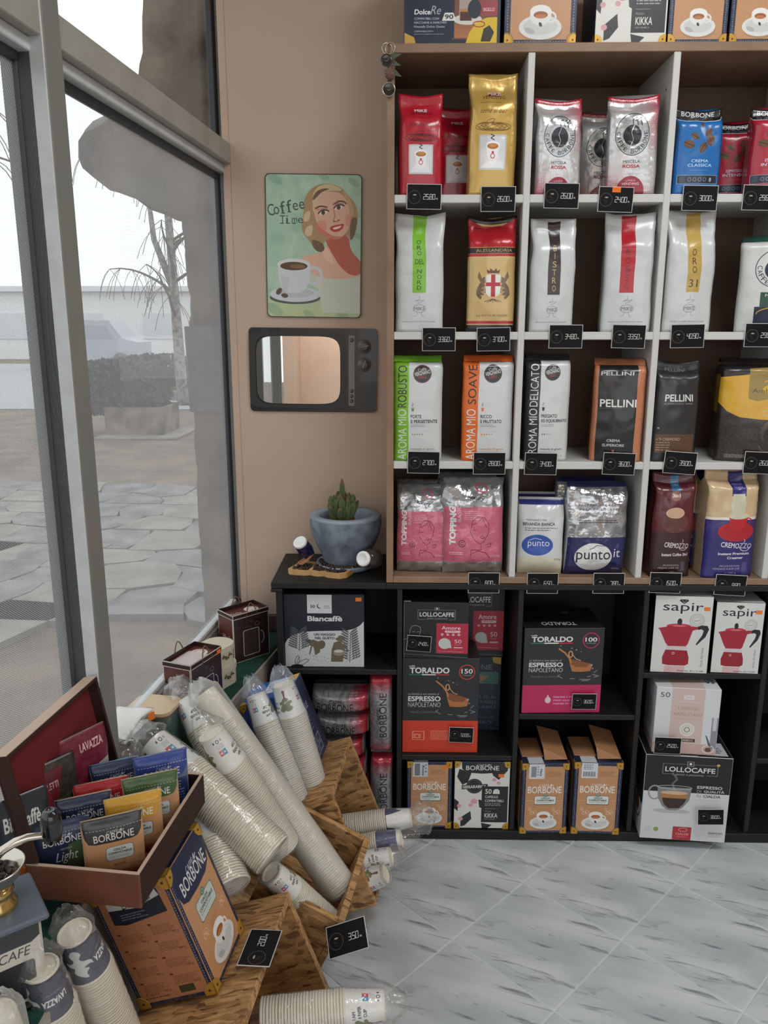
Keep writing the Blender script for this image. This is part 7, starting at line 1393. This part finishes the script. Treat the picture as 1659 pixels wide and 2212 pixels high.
# ---------------------------------------------------------------- on the back wall
def on_wall(px, py): return PX(px, py, Y=2.40)
a, b = on_wall(567, 378), on_wall(785, 690); pc_ = on_wall(678, 534); pw, ph = .277, .397
def p_poster(w, h):
    c = Cv(w, h, (172, 204, 180), 2400); H = c.h; c.noise((142, 184, 160), .6, 60, 2); c.noise((192, 218, 192), .5, 80, 6); c.grad(H*.86, H, (186, 204, 160), (190, 200, 150)); c.noise((160, 194, 168), .35, 30, 9)
    for x, y, r in ((10, 5, 6), (92, 8, 5), (60, 2, 5), (8, H-8, 7), (80, H-4, 6), (96, 60, 4), (45, H-3, 5)): c.E(x, y, r*1.4, r*.7, (110, 150, 120), 30, al=.35)
    dk = (66, 80, 76); skin = (228, 180, 156); sh = (196, 112, 88); hair = (176, 142, 100); hl = (214, 192, 148); hd = (110, 82, 56)
    # shoulders and neck
    c.P([(36, H*.58), (44, H*.555), (52, H*.545), (62, H*.53), (66, H*.44), (86, H*.44), (88, H*.52), (99, H*.60), (99, H*.72), (58, H*.72), (44, H*.66)], skin)
    c.S([(62, H*.43), (87, H*.40), (88, H*.52), (99, H*.59), (104, H*.66), (92, H*.71), (78, H*.64), (70, H*.55), (63, H*.47)], (192, 92, 66)); c.S([(63, H*.48), (74, H*.63), (64, H*.60), (58, H*.54)], (236, 196, 172))
    c.P([(52, H*.70), (60, H*.716), (72, H*.722), (86, H*.718), (99, H*.70), (99, H*.965), (60, H*.965), (56, H*.85)], (206, 212, 196)); c.S([(42, H*.66), (60, H*.72), (60, H*.80), (48, H*.78)], (222, 206, 188), .7)
    # hair behind
    c.S([(40, H*.27), (39, H*.20), (44, H*.12), (54, H*.07), (66, H*.062), (78, H*.085), (86, H*.14), (94, H*.20), (97, H*.28), (94, H*.38), (89, H*.47), (86, H*.40), (60, H*.45), (60, H*.53), (52, H*.53), (46, H*.46), (38, H*.40), (37, H*.34)], hair)
    c.S([(47, H*.44), (60, H*.47), (62, H*.52), (56, H*.54), (50, H*.51)], hd); c.S([(88, H*.30), (96, H*.28), (94, H*.40), (88, H*.47)], hd); c.S([(42, H*.36), (50, H*.34), (48, H*.43), (40, H*.42)], hl); c.S([(40, H*.27), (47, H*.24), (46, H*.32), (39, H*.33)], hl)
    # face
    c.S([(51, H*.17), (58, H*.125), (70, H*.115), (80, H*.13), (86, H*.20), (89, H*.29), (87, H*.37), (80, H*.43), (72, H*.445), (62, H*.42), (54, H*.35), (50, H*.26)], skin)
    c.S([(52, H*.34), (60, H*.38), (72, H*.43), (82, H*.42), (76, H*.447), (66, H*.44), (57, H*.40)], (206, 120, 96)); c.E(58, H*.355, 6, 6, (214, 110, 96), al=.45); c.E(86, H*.31, 3, 6, (214, 120, 100), al=.45)
    c.S([(49, H*.22), (49, H*.13), (56, H*.075), (68, H*.065), (80, H*.10), (78, H*.115), (66, H*.11), (56, H*.14), (52, H*.20), (50, H*.28)], hl); c.S([(52, H*.17), (58, H*.12), (68, H*.10), (60, H*.095), (52, H*.12), (48, H*.18)], hd); c.S([(80, H*.10), (88, H*.16), (93, H*.26), (88, H*.30), (86, H*.2), (80, H*.13)], (196, 164, 118))
    # brows, eyes, nose, mouth
    c.SL([(52, H*.235), (57, H*.215), (64, H*.225)], 1.6, (110, 66, 48)); c.SL([(71, H*.205), (76, H*.18), (82, H*.185), (84, H*.20)], 1.6, (110, 66, 48))
    for x, y in ((60, .262), (76, .225)): c.E(x, H*y, 4.6, 2.2, (236, 226, 216), -14); c.E(x, H*y, 2, 2.2, (74, 52, 44)); c.SL([(x-5, H*y+1), (x-2, H*y-2.6), (x+3, H*y-2.8), (x+6, H*y-1.6)], 1.3, (60, 36, 30)); c.SL([(x-6, H*(y-.018)), (x, H*(y-.03)), (x+5, H*(y-.024))], .6, (160, 110, 90))
    c.SL([(71, H*.24), (72.5, H*.29), (70, H*.315), (74, H*.325), (77, H*.31)], .9, (186, 110, 88)); c.E(71.5, H*.32, 1, .8, (120, 60, 50)); c.E(76, H*.312, .9, .7, (120, 60, 50))
    c.S([(66, H*.365), (72, H*.345), (75, H*.345), (80, H*.335), (82, H*.34), (80, H*.375), (74, H*.395), (69, H*.39)], (190, 46, 44)); c.S([(69, H*.367), (75, H*.355), (80, H*.347), (77, H*.368), (72, H*.378)], (238, 232, 222))
    # lettering
    for k, ch in enumerate('Coffee'): x = 2+k*6.6; y = H*(.235-.0095*k); c.T(ch, (x, y-(4 if ch in 'Cf' else 0), x+(7 if ch == 'C' else 5.6), y+H*.052), dk, rot=9); c.R(x+1, y+H*.05, x+5, y+H*.05+.9, dk) if ch == 'f' else None
    for k, ch in enumerate('Time'): x = 15+k*6.2; c.T(ch, (x, H*(.285 if ch in 'Ti' else .30), x+(5.4 if ch != 'i' else 2.2), H*.335), dk); c.R(x, H*.335, x+4, H*.335+.9, dk) if ch in 'Tim' else None
    # cup and saucer
    w1 = (206, 210, 214); c.L([(27, H*.56), (26, H*.50), (31, H*.46), (29, H*.41)], 3, (196, 214, 196), .5); c.E(30, H*.86, 27, H*.045, (84, 90, 84)); c.E(30, H*.835, 27, H*.055, w1); c.E(30, H*.825, 20, H*.035, (190, 194, 200)); c.E(50, H*.70, 8, 8, w1, lw=3.4)
    c.P([(12, H*.625), (46, H*.625), (46, H*.72), (42, H*.79), (36, H*.825), (22, H*.825), (15, H*.78), (12, H*.70)], (212, 214, 218)); c.E(29, H*.625, 17.5, H*.042, (222, 222, 220)); c.E(29, H*.635, 14.5, H*.03, (92, 66, 46)); c.E(33, H*.638, 8, H*.014, (130, 98, 70)); c.P([(15, H*.70), (24, H*.72), (22, H*.82), (16, H*.78)], (190, 194, 200), .6)
    bean(c, 13, H*.815, 4, -50, (92, 84, 80)); bean(c, 19, H*.845, 3.6, 10, (92, 84, 80)); return c
V = []; sp = stadium(pw, ph, .012, 5); n = len(sp)
for y in (0, .0035): V += [(x, -y, z) for x, z in sp]
Fc = [tuple(range(n, 2*n)), tuple(range(n))[::-1]]+[(i, (i+1) % n, (i+1) % n+n, i+n) for i in range(n)]
uv = [(x/pw+.5, z/ph+.5) for x, z in sp]+[(0, 0)]*n+[(0, 0)]*4*n
pt = thing('tin_sign', 'green retro tin sign reading Coffee Time with a blonde woman and a cup', 'wall sign', (pc_.x, 2.3985, pc_.z), (0, math.radians(.9), 0))
mesh('sign_plate', V, Fc, [p_poster(pw, ph).mat('retro poster print', .4, 0, .2), mat('dark sign edge', (50, 48, 40), .5)], pt, [0, 1]+[1]*n, uv)
V = []
for q, y in ((1.0, -.0037), (.986, -.0037), (1.0, -.0042), (.986, -.0042)):
    s = stadium(pw*q+(0 if q == 1 else 0), ph-(0 if q == 1 else pw*.014), .012, 5); V += [(x, y, z) for x, z in s]
Fc = [(2*n+i, 2*n+(i+1) % n, 3*n+(i+1) % n, 3*n+i) for i in range(n)]+[(i, (i+1) % n, 2*n+(i+1) % n, 2*n+i) for i in range(n)]+[(n+i, n+(i+1) % n, 3*n+(i+1) % n, 3*n+i) for i in range(n)]
mesh('sign_rim', V, Fc, mat('dark sign edge', (50, 48, 40), .5), pt)
# retro television mirror
tc_ = on_wall(677, 800); tw, th_ = .383, .248
tv = thing('television_mirror', 'black retro television shaped wall mirror below the tin sign', 'mirror', (tc_.x, 2.3985, tc_.z), (0, math.radians(.6), 0))
M_tv = mat('black printed plate', (26, 26, 26), .3, coat=.3); M_tv2 = mat('charcoal bezel', (44, 43, 42), .35); M_grey = mat('brushed grey strip', (120, 118, 112), .4, .3); M_dial = mat('grey dial', (96, 94, 92), .4, .3)
def plate(nm, pts, y0, y1, m, par): return prism(nm, pts, y0, y1, m, par)
plate('back_plate', stadium(tw, th_, .012, 5), -.0045, 0, M_tv, tv)
def sup(w, h, cx, cz, e=7, n=48): return [(cx+w/2*math.copysign(abs(math.cos(2*math.pi*k/n))**(2/e), math.cos(2*math.pi*k/n)), cz+h/2*math.copysign(abs(math.sin(2*math.pi*k/n))**(2/e), math.sin(2*math.pi*k/n))) for k in range(n)]
def ring_plate(nm, o, i, y0, y1, m, par):
    n = len(o); V = [(x, y1, z) for x, z in o]+[(x, y1, z) for x, z in i]+[(x, y0, z) for x, z in o]+[(x, y0, z) for x, z in i]
    Fc = [(k, (k+1) % n, n+(k+1) % n, n+k) for k in range(n)]+[(k, 2*n+k, 2*n+(k+1) % n, (k+1) % n) for k in range(n)]+[(n+k, n+(k+1) % n, 3*n+(k+1) % n, 3*n+k) for k in range(n)]
    return mesh(nm, V, Fc, m, par)
sc = -.0445
ring_plate('bezel', sup(.288, .224, sc-.003, 0, 12), sup(.256, .204, sc, 0, 7), -.0046, -.0085, M_tv2, tv)
plate('mirror_glass', sup(.252, .200, sc, 0, 6), -.0062, -.0047, mat('mirror', (240, 240, 238), .01, 1.0), tv)
plate('control_strip', [(.1065, -.104), (.1245, -.104), (.1245, .104), (.1065, .104)], -.0062, -.0047, M_grey, tv)
for z, rr in ((.072, .021), (.018, .021)):
    o = lathe('dial', [(rr, 0), (rr, .002), (rr*.92, .0034), (rr*.6, .0034), (rr*.58, .006), (rr*.4, .007), (.0001, .007)], M_dial, tv, 32); o.location = (.153, -.0047, z); o.rotation_euler = (math.radians(90), 0, 0)
    k = bx('pointer', (-.011, -.002, 0), (.014, .002, .0095), M_grey, o, .0006); k.rotation_euler = (0, 0, math.radians(10 if z > .05 else 70))
for z in (.09, -.06, -.075, -.09): o = lathe('small_knob', [(.0055, 0), (.0055, .002), (.003, .004), (.0001, .004)], M_dial, tv, 16); o.location = (.1155, -.0063, z); o.rotation_euler = (math.radians(90), 0, 0)
# decorative charm hanging from the corner of the shelf unit
hp = PX(839, 105, Y=YF-.004)
ch = thing('hanging_charm', 'string of metal rings and round dark badges on the upper left shelf corner', 'ornament', hp)
M_ring = mat('bright metal ring', (196, 188, 170), .2, .9); M_badge = mat('dark glossy badge', (34, 34, 28), .15, coat=.5); M_rose = mat('dusty cloth flower', (110, 84, 76), .9); M_lf = mat('dusty green leaf', (84, 96, 76), .8)
def torus_at(nm, c, R, r, m, par, tilt=0):
    V, Fc = tube_data([(c[0]+R*math.cos(2*math.pi*k/28)*math.cos(tilt), c[1]+R*math.cos(2*math.pi*k/28)*math.sin(tilt), c[2]+R*math.sin(2*math.pi*k/28)) for k in range(29)], r, 6, False); return mesh(nm, V, Fc, m, par, smooth=True)
def at(px, py, dy=0): q = PX(px, py, Y=YF-.004)-hp; q.y += dy; return q
torus_at('ring', at(836, 105), .0125, .0009, M_ring, ch, .3); torus_at('ring', at(843, 105, -.003), .0125, .0009, M_ring, ch, -.4)
for (px, py, r) in ((835, 132, .0135), (840, 195, .0155)):
    p = at(px, py, -.003); o = lathe('badge', [(.0001, .0045), (r*.8, .0045), (r*.86, .0048), (r, .004), (r, 0), (.0001, 0)], M_badge, ch, 32); o.location = p; o.rotation_euler = (math.radians(90), 0, 0)
    torus_at('badge_rim', (p.x, p.y-.004, p.z), r*.98, .0011, M_ring if py > 150 else M_badge, ch); w_ = [(p.x-.004+k*.002, p.y-.0062, p.z-.003*math.sin(k*.8)) for k in range(6)]; tube('badge_mark', w_, .0006, M_ring, ch, 5)
bm = bmesh.new(); bmesh.ops.create_icosphere(bm, subdivisions=3, radius=.0115)
for v in bm.verts: v.co *= 1+.22*noise.noise(v.co*260)
me = bpy.data.meshes.new('flower'); bm.to_mesh(me); bm.free(); me.materials.append(M_rose); o = link(bpy.data.objects.new('flower', me), ch); o.location = at(842, 163, -.006)
for k, (x, y, dx, dz) in enumerate(((850, 122, .020, .003), (852, 138, .016, -.006), (852, 158, .018, -.010), (836, 152, -.010, -.004))):
    p = at(x, y, -.004); a_ = Vector((dx, -.003, dz)); s_ = Vector((-dz, 0, dx))*.42
    mesh('leaf', [p-a_*.4, p+s_*.8+Vector((0, -.002, 0)), p+a_, p-s_*.8, p-a_*.4+Vector((0, .0006, 0)), p+s_*.8+Vector((0, -.0014, 0)), p+a_+Vector((0, .0006, 0)), p-s_*.8+Vector((0, .0006, 0))], [(0, 1, 2, 3), (7, 6, 5, 4), (0, 4, 5, 1), (1, 5, 6, 2), (2, 6, 7, 3), (3, 7, 4, 0)], M_lf, ch)
tube('string', [at(842, 92), at(840, 118), at(838, 150), at(840, 185)], .0008, M_rose, ch, 5)
# ---------------------------------------------------------------- on the black cabinet top
ZT = .8098
M_pot = mat('grey blue stone pot', (128, 140, 154), .75, noise_c=((88, 98, 112), 22, .38, .66), bump=(60, .5)); M_rimp = mat('pale stone rim', (150, 162, 174), .7, noise_c=((120, 132, 146), 18, .35, .7))
pp = PX(748, 1190, Z=ZT); pp = Vector((PX(748, 1150, Y=2.29).x, 2.265, ZT))
sa = thing('pot_saucer', 'shallow grey stone saucer under the cactus pot', 'saucer', pp); lathe('dish', [(.0001, 0), (.075, 0), (.084, .004), (.089, .014), (.088, .017), (.080, .017), (.072, .010), (.0001, .010)], M_rimp, sa, 48)
r = random.Random(8); V = []; Fc = []
for _ in range(80):
    a = math.radians(r.uniform(170, 330)); q = r.uniform(.067, .078); bean_mesh(V, Fc, Vector((q*math.cos(a), q*math.sin(a), .0165+r.uniform(0, .004))), .0048, r)
o = mesh('coffee_beans', V, Fc, M_beans, sa, smooth=True); o['kind'] = 'stuff'
po = thing('stone_pot', 'large grey blue stone pot holding a cactus on the black cabinet', 'plant pot', pp+Vector((0, 0, .0104)))
lathe('pot_body', [(.0001, 0), (.056, 0), (.063, .006), (.072, .03), (.089, .065), (.101, .095), (.1065, .125), (.1045, .142)], M_pot, po, 56)
lathe('pot_rim', [(.1045, .1421), (.1055, .146), (.103, .150), (.080, .150), (.076, .146), (.073, .12), (.062, .09), (.0001, .088)], M_rimp, po, 56)
ct = PX(738, 1095, Y=2.26); cp = thing('cactus_pot', 'small brick red plastic pot inside the stone pot', 'plant pot', (pp.x-.008, pp.y-.018, pp.z+.0104+.0885))
lathe('pot_body', [(.0001, 0), (.026, 0), (.033, .046), (.036, .047), (.036, .054), (.033, .054), (.031, .048), (.0001, .047)], mat('brick red plastic', (126, 48, 42), .5), cp, 32)
lathe('soil', [(.0325, .0495), (.02, .052), (.0001, .053)], mat('dark potting soil', (36, 30, 26), .95), cp, 24)
cz = thing('cactus', 'clustered green cactus with many ribbed columns in the small red pot', 'cactus', (pp.x-.008, pp.y-.018, pp.z+.0104+.0885+.054))
cz.scale = (1.0, 1.0, 1.25)
M_cac = mat('cactus green', (98, 112, 72), .7, noise_c=((70, 88, 54), 60, .35, .7)); M_cact = mat('brownish cactus tip', (120, 96, 76), .8)
r = random.Random(12); 
for k in range(64):
    a = r.uniform(0, 6.283); q = r.random()**.6; bx_, by_ = q*.026*math.cos(a), q*.026*math.sin(a); hgt = (.072-.022*q)*r.uniform(.6, 1.1)
    if k == 0: bx_, by_, hgt = 0, 0, .098
    sx_ = .0072*r.uniform(.85, 1.2); tx, ty = bx_*.75*r.uniform(.5, 1.3), by_*.75*r.uniform(.5, 1.3); V = []; Fc = []; nr = 16; lv = 7
    for l in range(lv+1):
        t = l/lv; rad = sx_*(.85+.3*math.sin(math.pi*min(1, t*.8+.1)))*math.sqrt(max(.04, 1-max(0, (t-.72)/.28)**2.2))
        for i in range(nr): aa = 2*math.pi*i/nr; rr = rad*(1+.22*(1 if i % 2 else -1)); V.append((bx_+tx*t+rr*math.cos(aa), by_+ty*t+rr*math.sin(aa), hgt*t-.004))
    for l in range(lv):
        for i in range(nr): j = (i+1) % nr; Fc.append((l*nr+i, l*nr+j, (l+1)*nr+j, (l+1)*nr+i))
    Fc.append(tuple(lv*nr+i for i in range(nr))); o = mesh('stem', V, Fc, [M_cac, M_cact], cz, [0]*((lv-1)*nr)+[1 if (k % 3 == 0) else 0]*nr+[1], smooth=False)
# tipped jars
def jar(label, px, py, Yj, r, L, yaw, tilt, glass, lidc, content):
    c = PX(px, py, Y=Yj); t = thing('tipped_jar', label, 'jar', c, (math.radians(90-tilt), 0, math.radians(yaw)))
    if content == 'wrap':
        V, Fc = [], []; n = 24; zs = [0, .006, .02, .035, .05, .06, .068]; rr = [.9, 1.0, 1.06, 1.1, 1.0, .8, .3]
        for z, q in zip(zs, rr):
            for i in range(n): a = 2*math.pi*i/n; k = r*q*(1+.1*noise.noise(Vector((math.cos(a)*5, math.sin(a)*5, z*90)))); V.append((k*math.cos(a), k*math.sin(a), -z))
        for l in range(len(zs)-1):
            for i in range(n): j = (i+1) % n; Fc.append((l*n+i, l*n+j, (l+1)*n+j, (l+1)*n+i))
        Fc.append(tuple((len(zs)-1)*n+i for i in range(n))); mesh('wrapped_body', V, Fc, glass, t)
    else: lathe('glass_body', [(r*.62, 0), (r*.72, -.004), (r*1.25, -.018), (r*1.4, -.034), (r*1.3, -.052), (r*.9, -.064), (.0001, -.066)], glass, t, 36); lathe('dark_content', [(.0001, -.012), (r*1.08, -.020), (r*1.25, -.034), (r*1.15, -.050), (r*.8, -.060), (.0001, -.061)], mat('dark ground coffee', (34, 28, 24), .9), t, 24)
    lathe('lid', [(.0001, .0095), (r*.62, .0095), (r*.66, .0105), (r*.9, .0105), (r, .009), (r*1.02, .004), (r, .0), (r*.9, 0)], lidc, t, 40)
    return t
M_lidw = mat('glossy white lid', (236, 236, 234), .35)
jar('navy wrapped jar with a white lid tipped towards the window', 650, 1174, 2.225, .0205, .07, -30, 48, film('dark violet foil', (36, 32, 88), .2, .3), M_lidw, 'wrap')
jar('round glass jar of ground coffee with a white lid tipped on its side', 787, 1207, 2.135, .0215, .07, -34, 14, plastic('clear jar glass', (90, 84, 80), .25, .03), M_lidw, 'glass')
# serving board with beans
tpos = PX(692, 1236, Z=ZT); M_beech = mat('beech wood', (206, 166, 112), .5, noise_c=((190, 146, 92), 30, .4, .65)); bd = thing('bean_tray', 'beech wood tray with three hollows of roasted beans', 'tray', (tpos.x, tpos.y, ZT), (0, 0, math.radians(-10)))
out = [(-.074, -.020), (-.066, -.028), (-.030, -.029), (-.018, -.024), (-.008, -.027), (.004, -.030), (.018, -.026), (.028, -.033), (.060, -.036), (.074, -.026), (.082, .004), (.076, .020), (.050, .030), (.018, .034), (-.010, .036), (-.044, .036), (-.062, .028)]
out = [(x*1.2, y*1.45) for x, y in out]
hol = [[(-.066, -.020), (-.036, -.024), (-.020, -.016), (-.024, .012), (-.040, .024), (-.058, .018)], [(-.016, -.018), (.004, -.022), (.020, -.012), (.034, .018), (.010, .024), (-.016, .020)], [(.018, -.022), (.056, -.028), (.070, -.016), (.070, .012), (.046, .018), (.030, -.004)]]
hol = [[(x*1.2, y*1.45) for x, y in h] for h in hol]
prism('board', out, 0, .0065, M_beech, bd, axis='z')
V = []; Fc = []
n = len(out); 
for z in (.0065, .015): V += [(x, y, z) for x, y in out]
for z in (.0065, .015): V += [(x*.90+.001, y*.84, z) for x, y in out]
Fc = [(i, (i+1) % n, n+(i+1) % n, n+i) for i in range(n)]+[(2*n+i, 3*n+i, 3*n+(i+1) % n, 2*n+(i+1) % n) for i in range(n)]+[(n+i, n+(i+1) % n, 3*n+(i+1) % n, 3*n+i) for i in range(n)]
mesh('rim', V, Fc, M_beech, bd)
for x0, y0, x1, y1 in ((-.026, -.034, -.022, .038), (.022, -.032, .040, .036)):
    V, Fc = tube_data([(x0, y0, .010), (x1, y1, .010)], .0045, 8); mesh('rib', V, Fc, M_beech, bd, smooth=True)
V = []; Fc = []; r = random.Random(21)
for h in hol:
    xs = [p[0] for p in h]; ys = [p[1] for p in h]; k = 0
    while k < 84:
        x, y = r.uniform(min(xs), max(xs)), r.uniform(min(ys), max(ys)); ins = False
        for i in range(len(h)):
            (xa, ya), (xb, yb) = h[i], h[i-1]
            if (ya > y) != (yb > y) and x < (xb-xa)*(y-ya)/(yb-ya)+xa: ins = not ins
        if ins: bean_mesh(V, Fc, Vector((x, y, .011+r.uniform(0, .006))), .0046, r); k += 1
o = mesh('coffee_beans', V, Fc, M_beans, bd, smooth=True); o['kind'] = 'stuff'
sc_ = thing('wooden_scoop', 'small wooden scoop stuck in the beans of the tray', 'scoop', (tpos.x-.045, tpos.y+.022, ZT+.0265), (math.radians(-12), math.radians(-20), math.radians(40)))
M_sc = mat('reddish wood', (176, 122, 88), .5)
prism('blade', [(-.020, -.010), (.004, -.012), (.010, -.006), (.010, .006), (.004, .012), (-.020, .010)], -.001, .0015, M_sc, sc_, axis='z'); boxes('side', [((-.020, -.012, .0015), (.006, -.0095, .008)), ((-.020, .0095, .0015), (.006, .012, .008))], M_sc, sc_, .0005); tube('handle', [(.008, 0, .001), (.030, 0, .006)], [.0035, .0045], M_sc, sc_, 8)
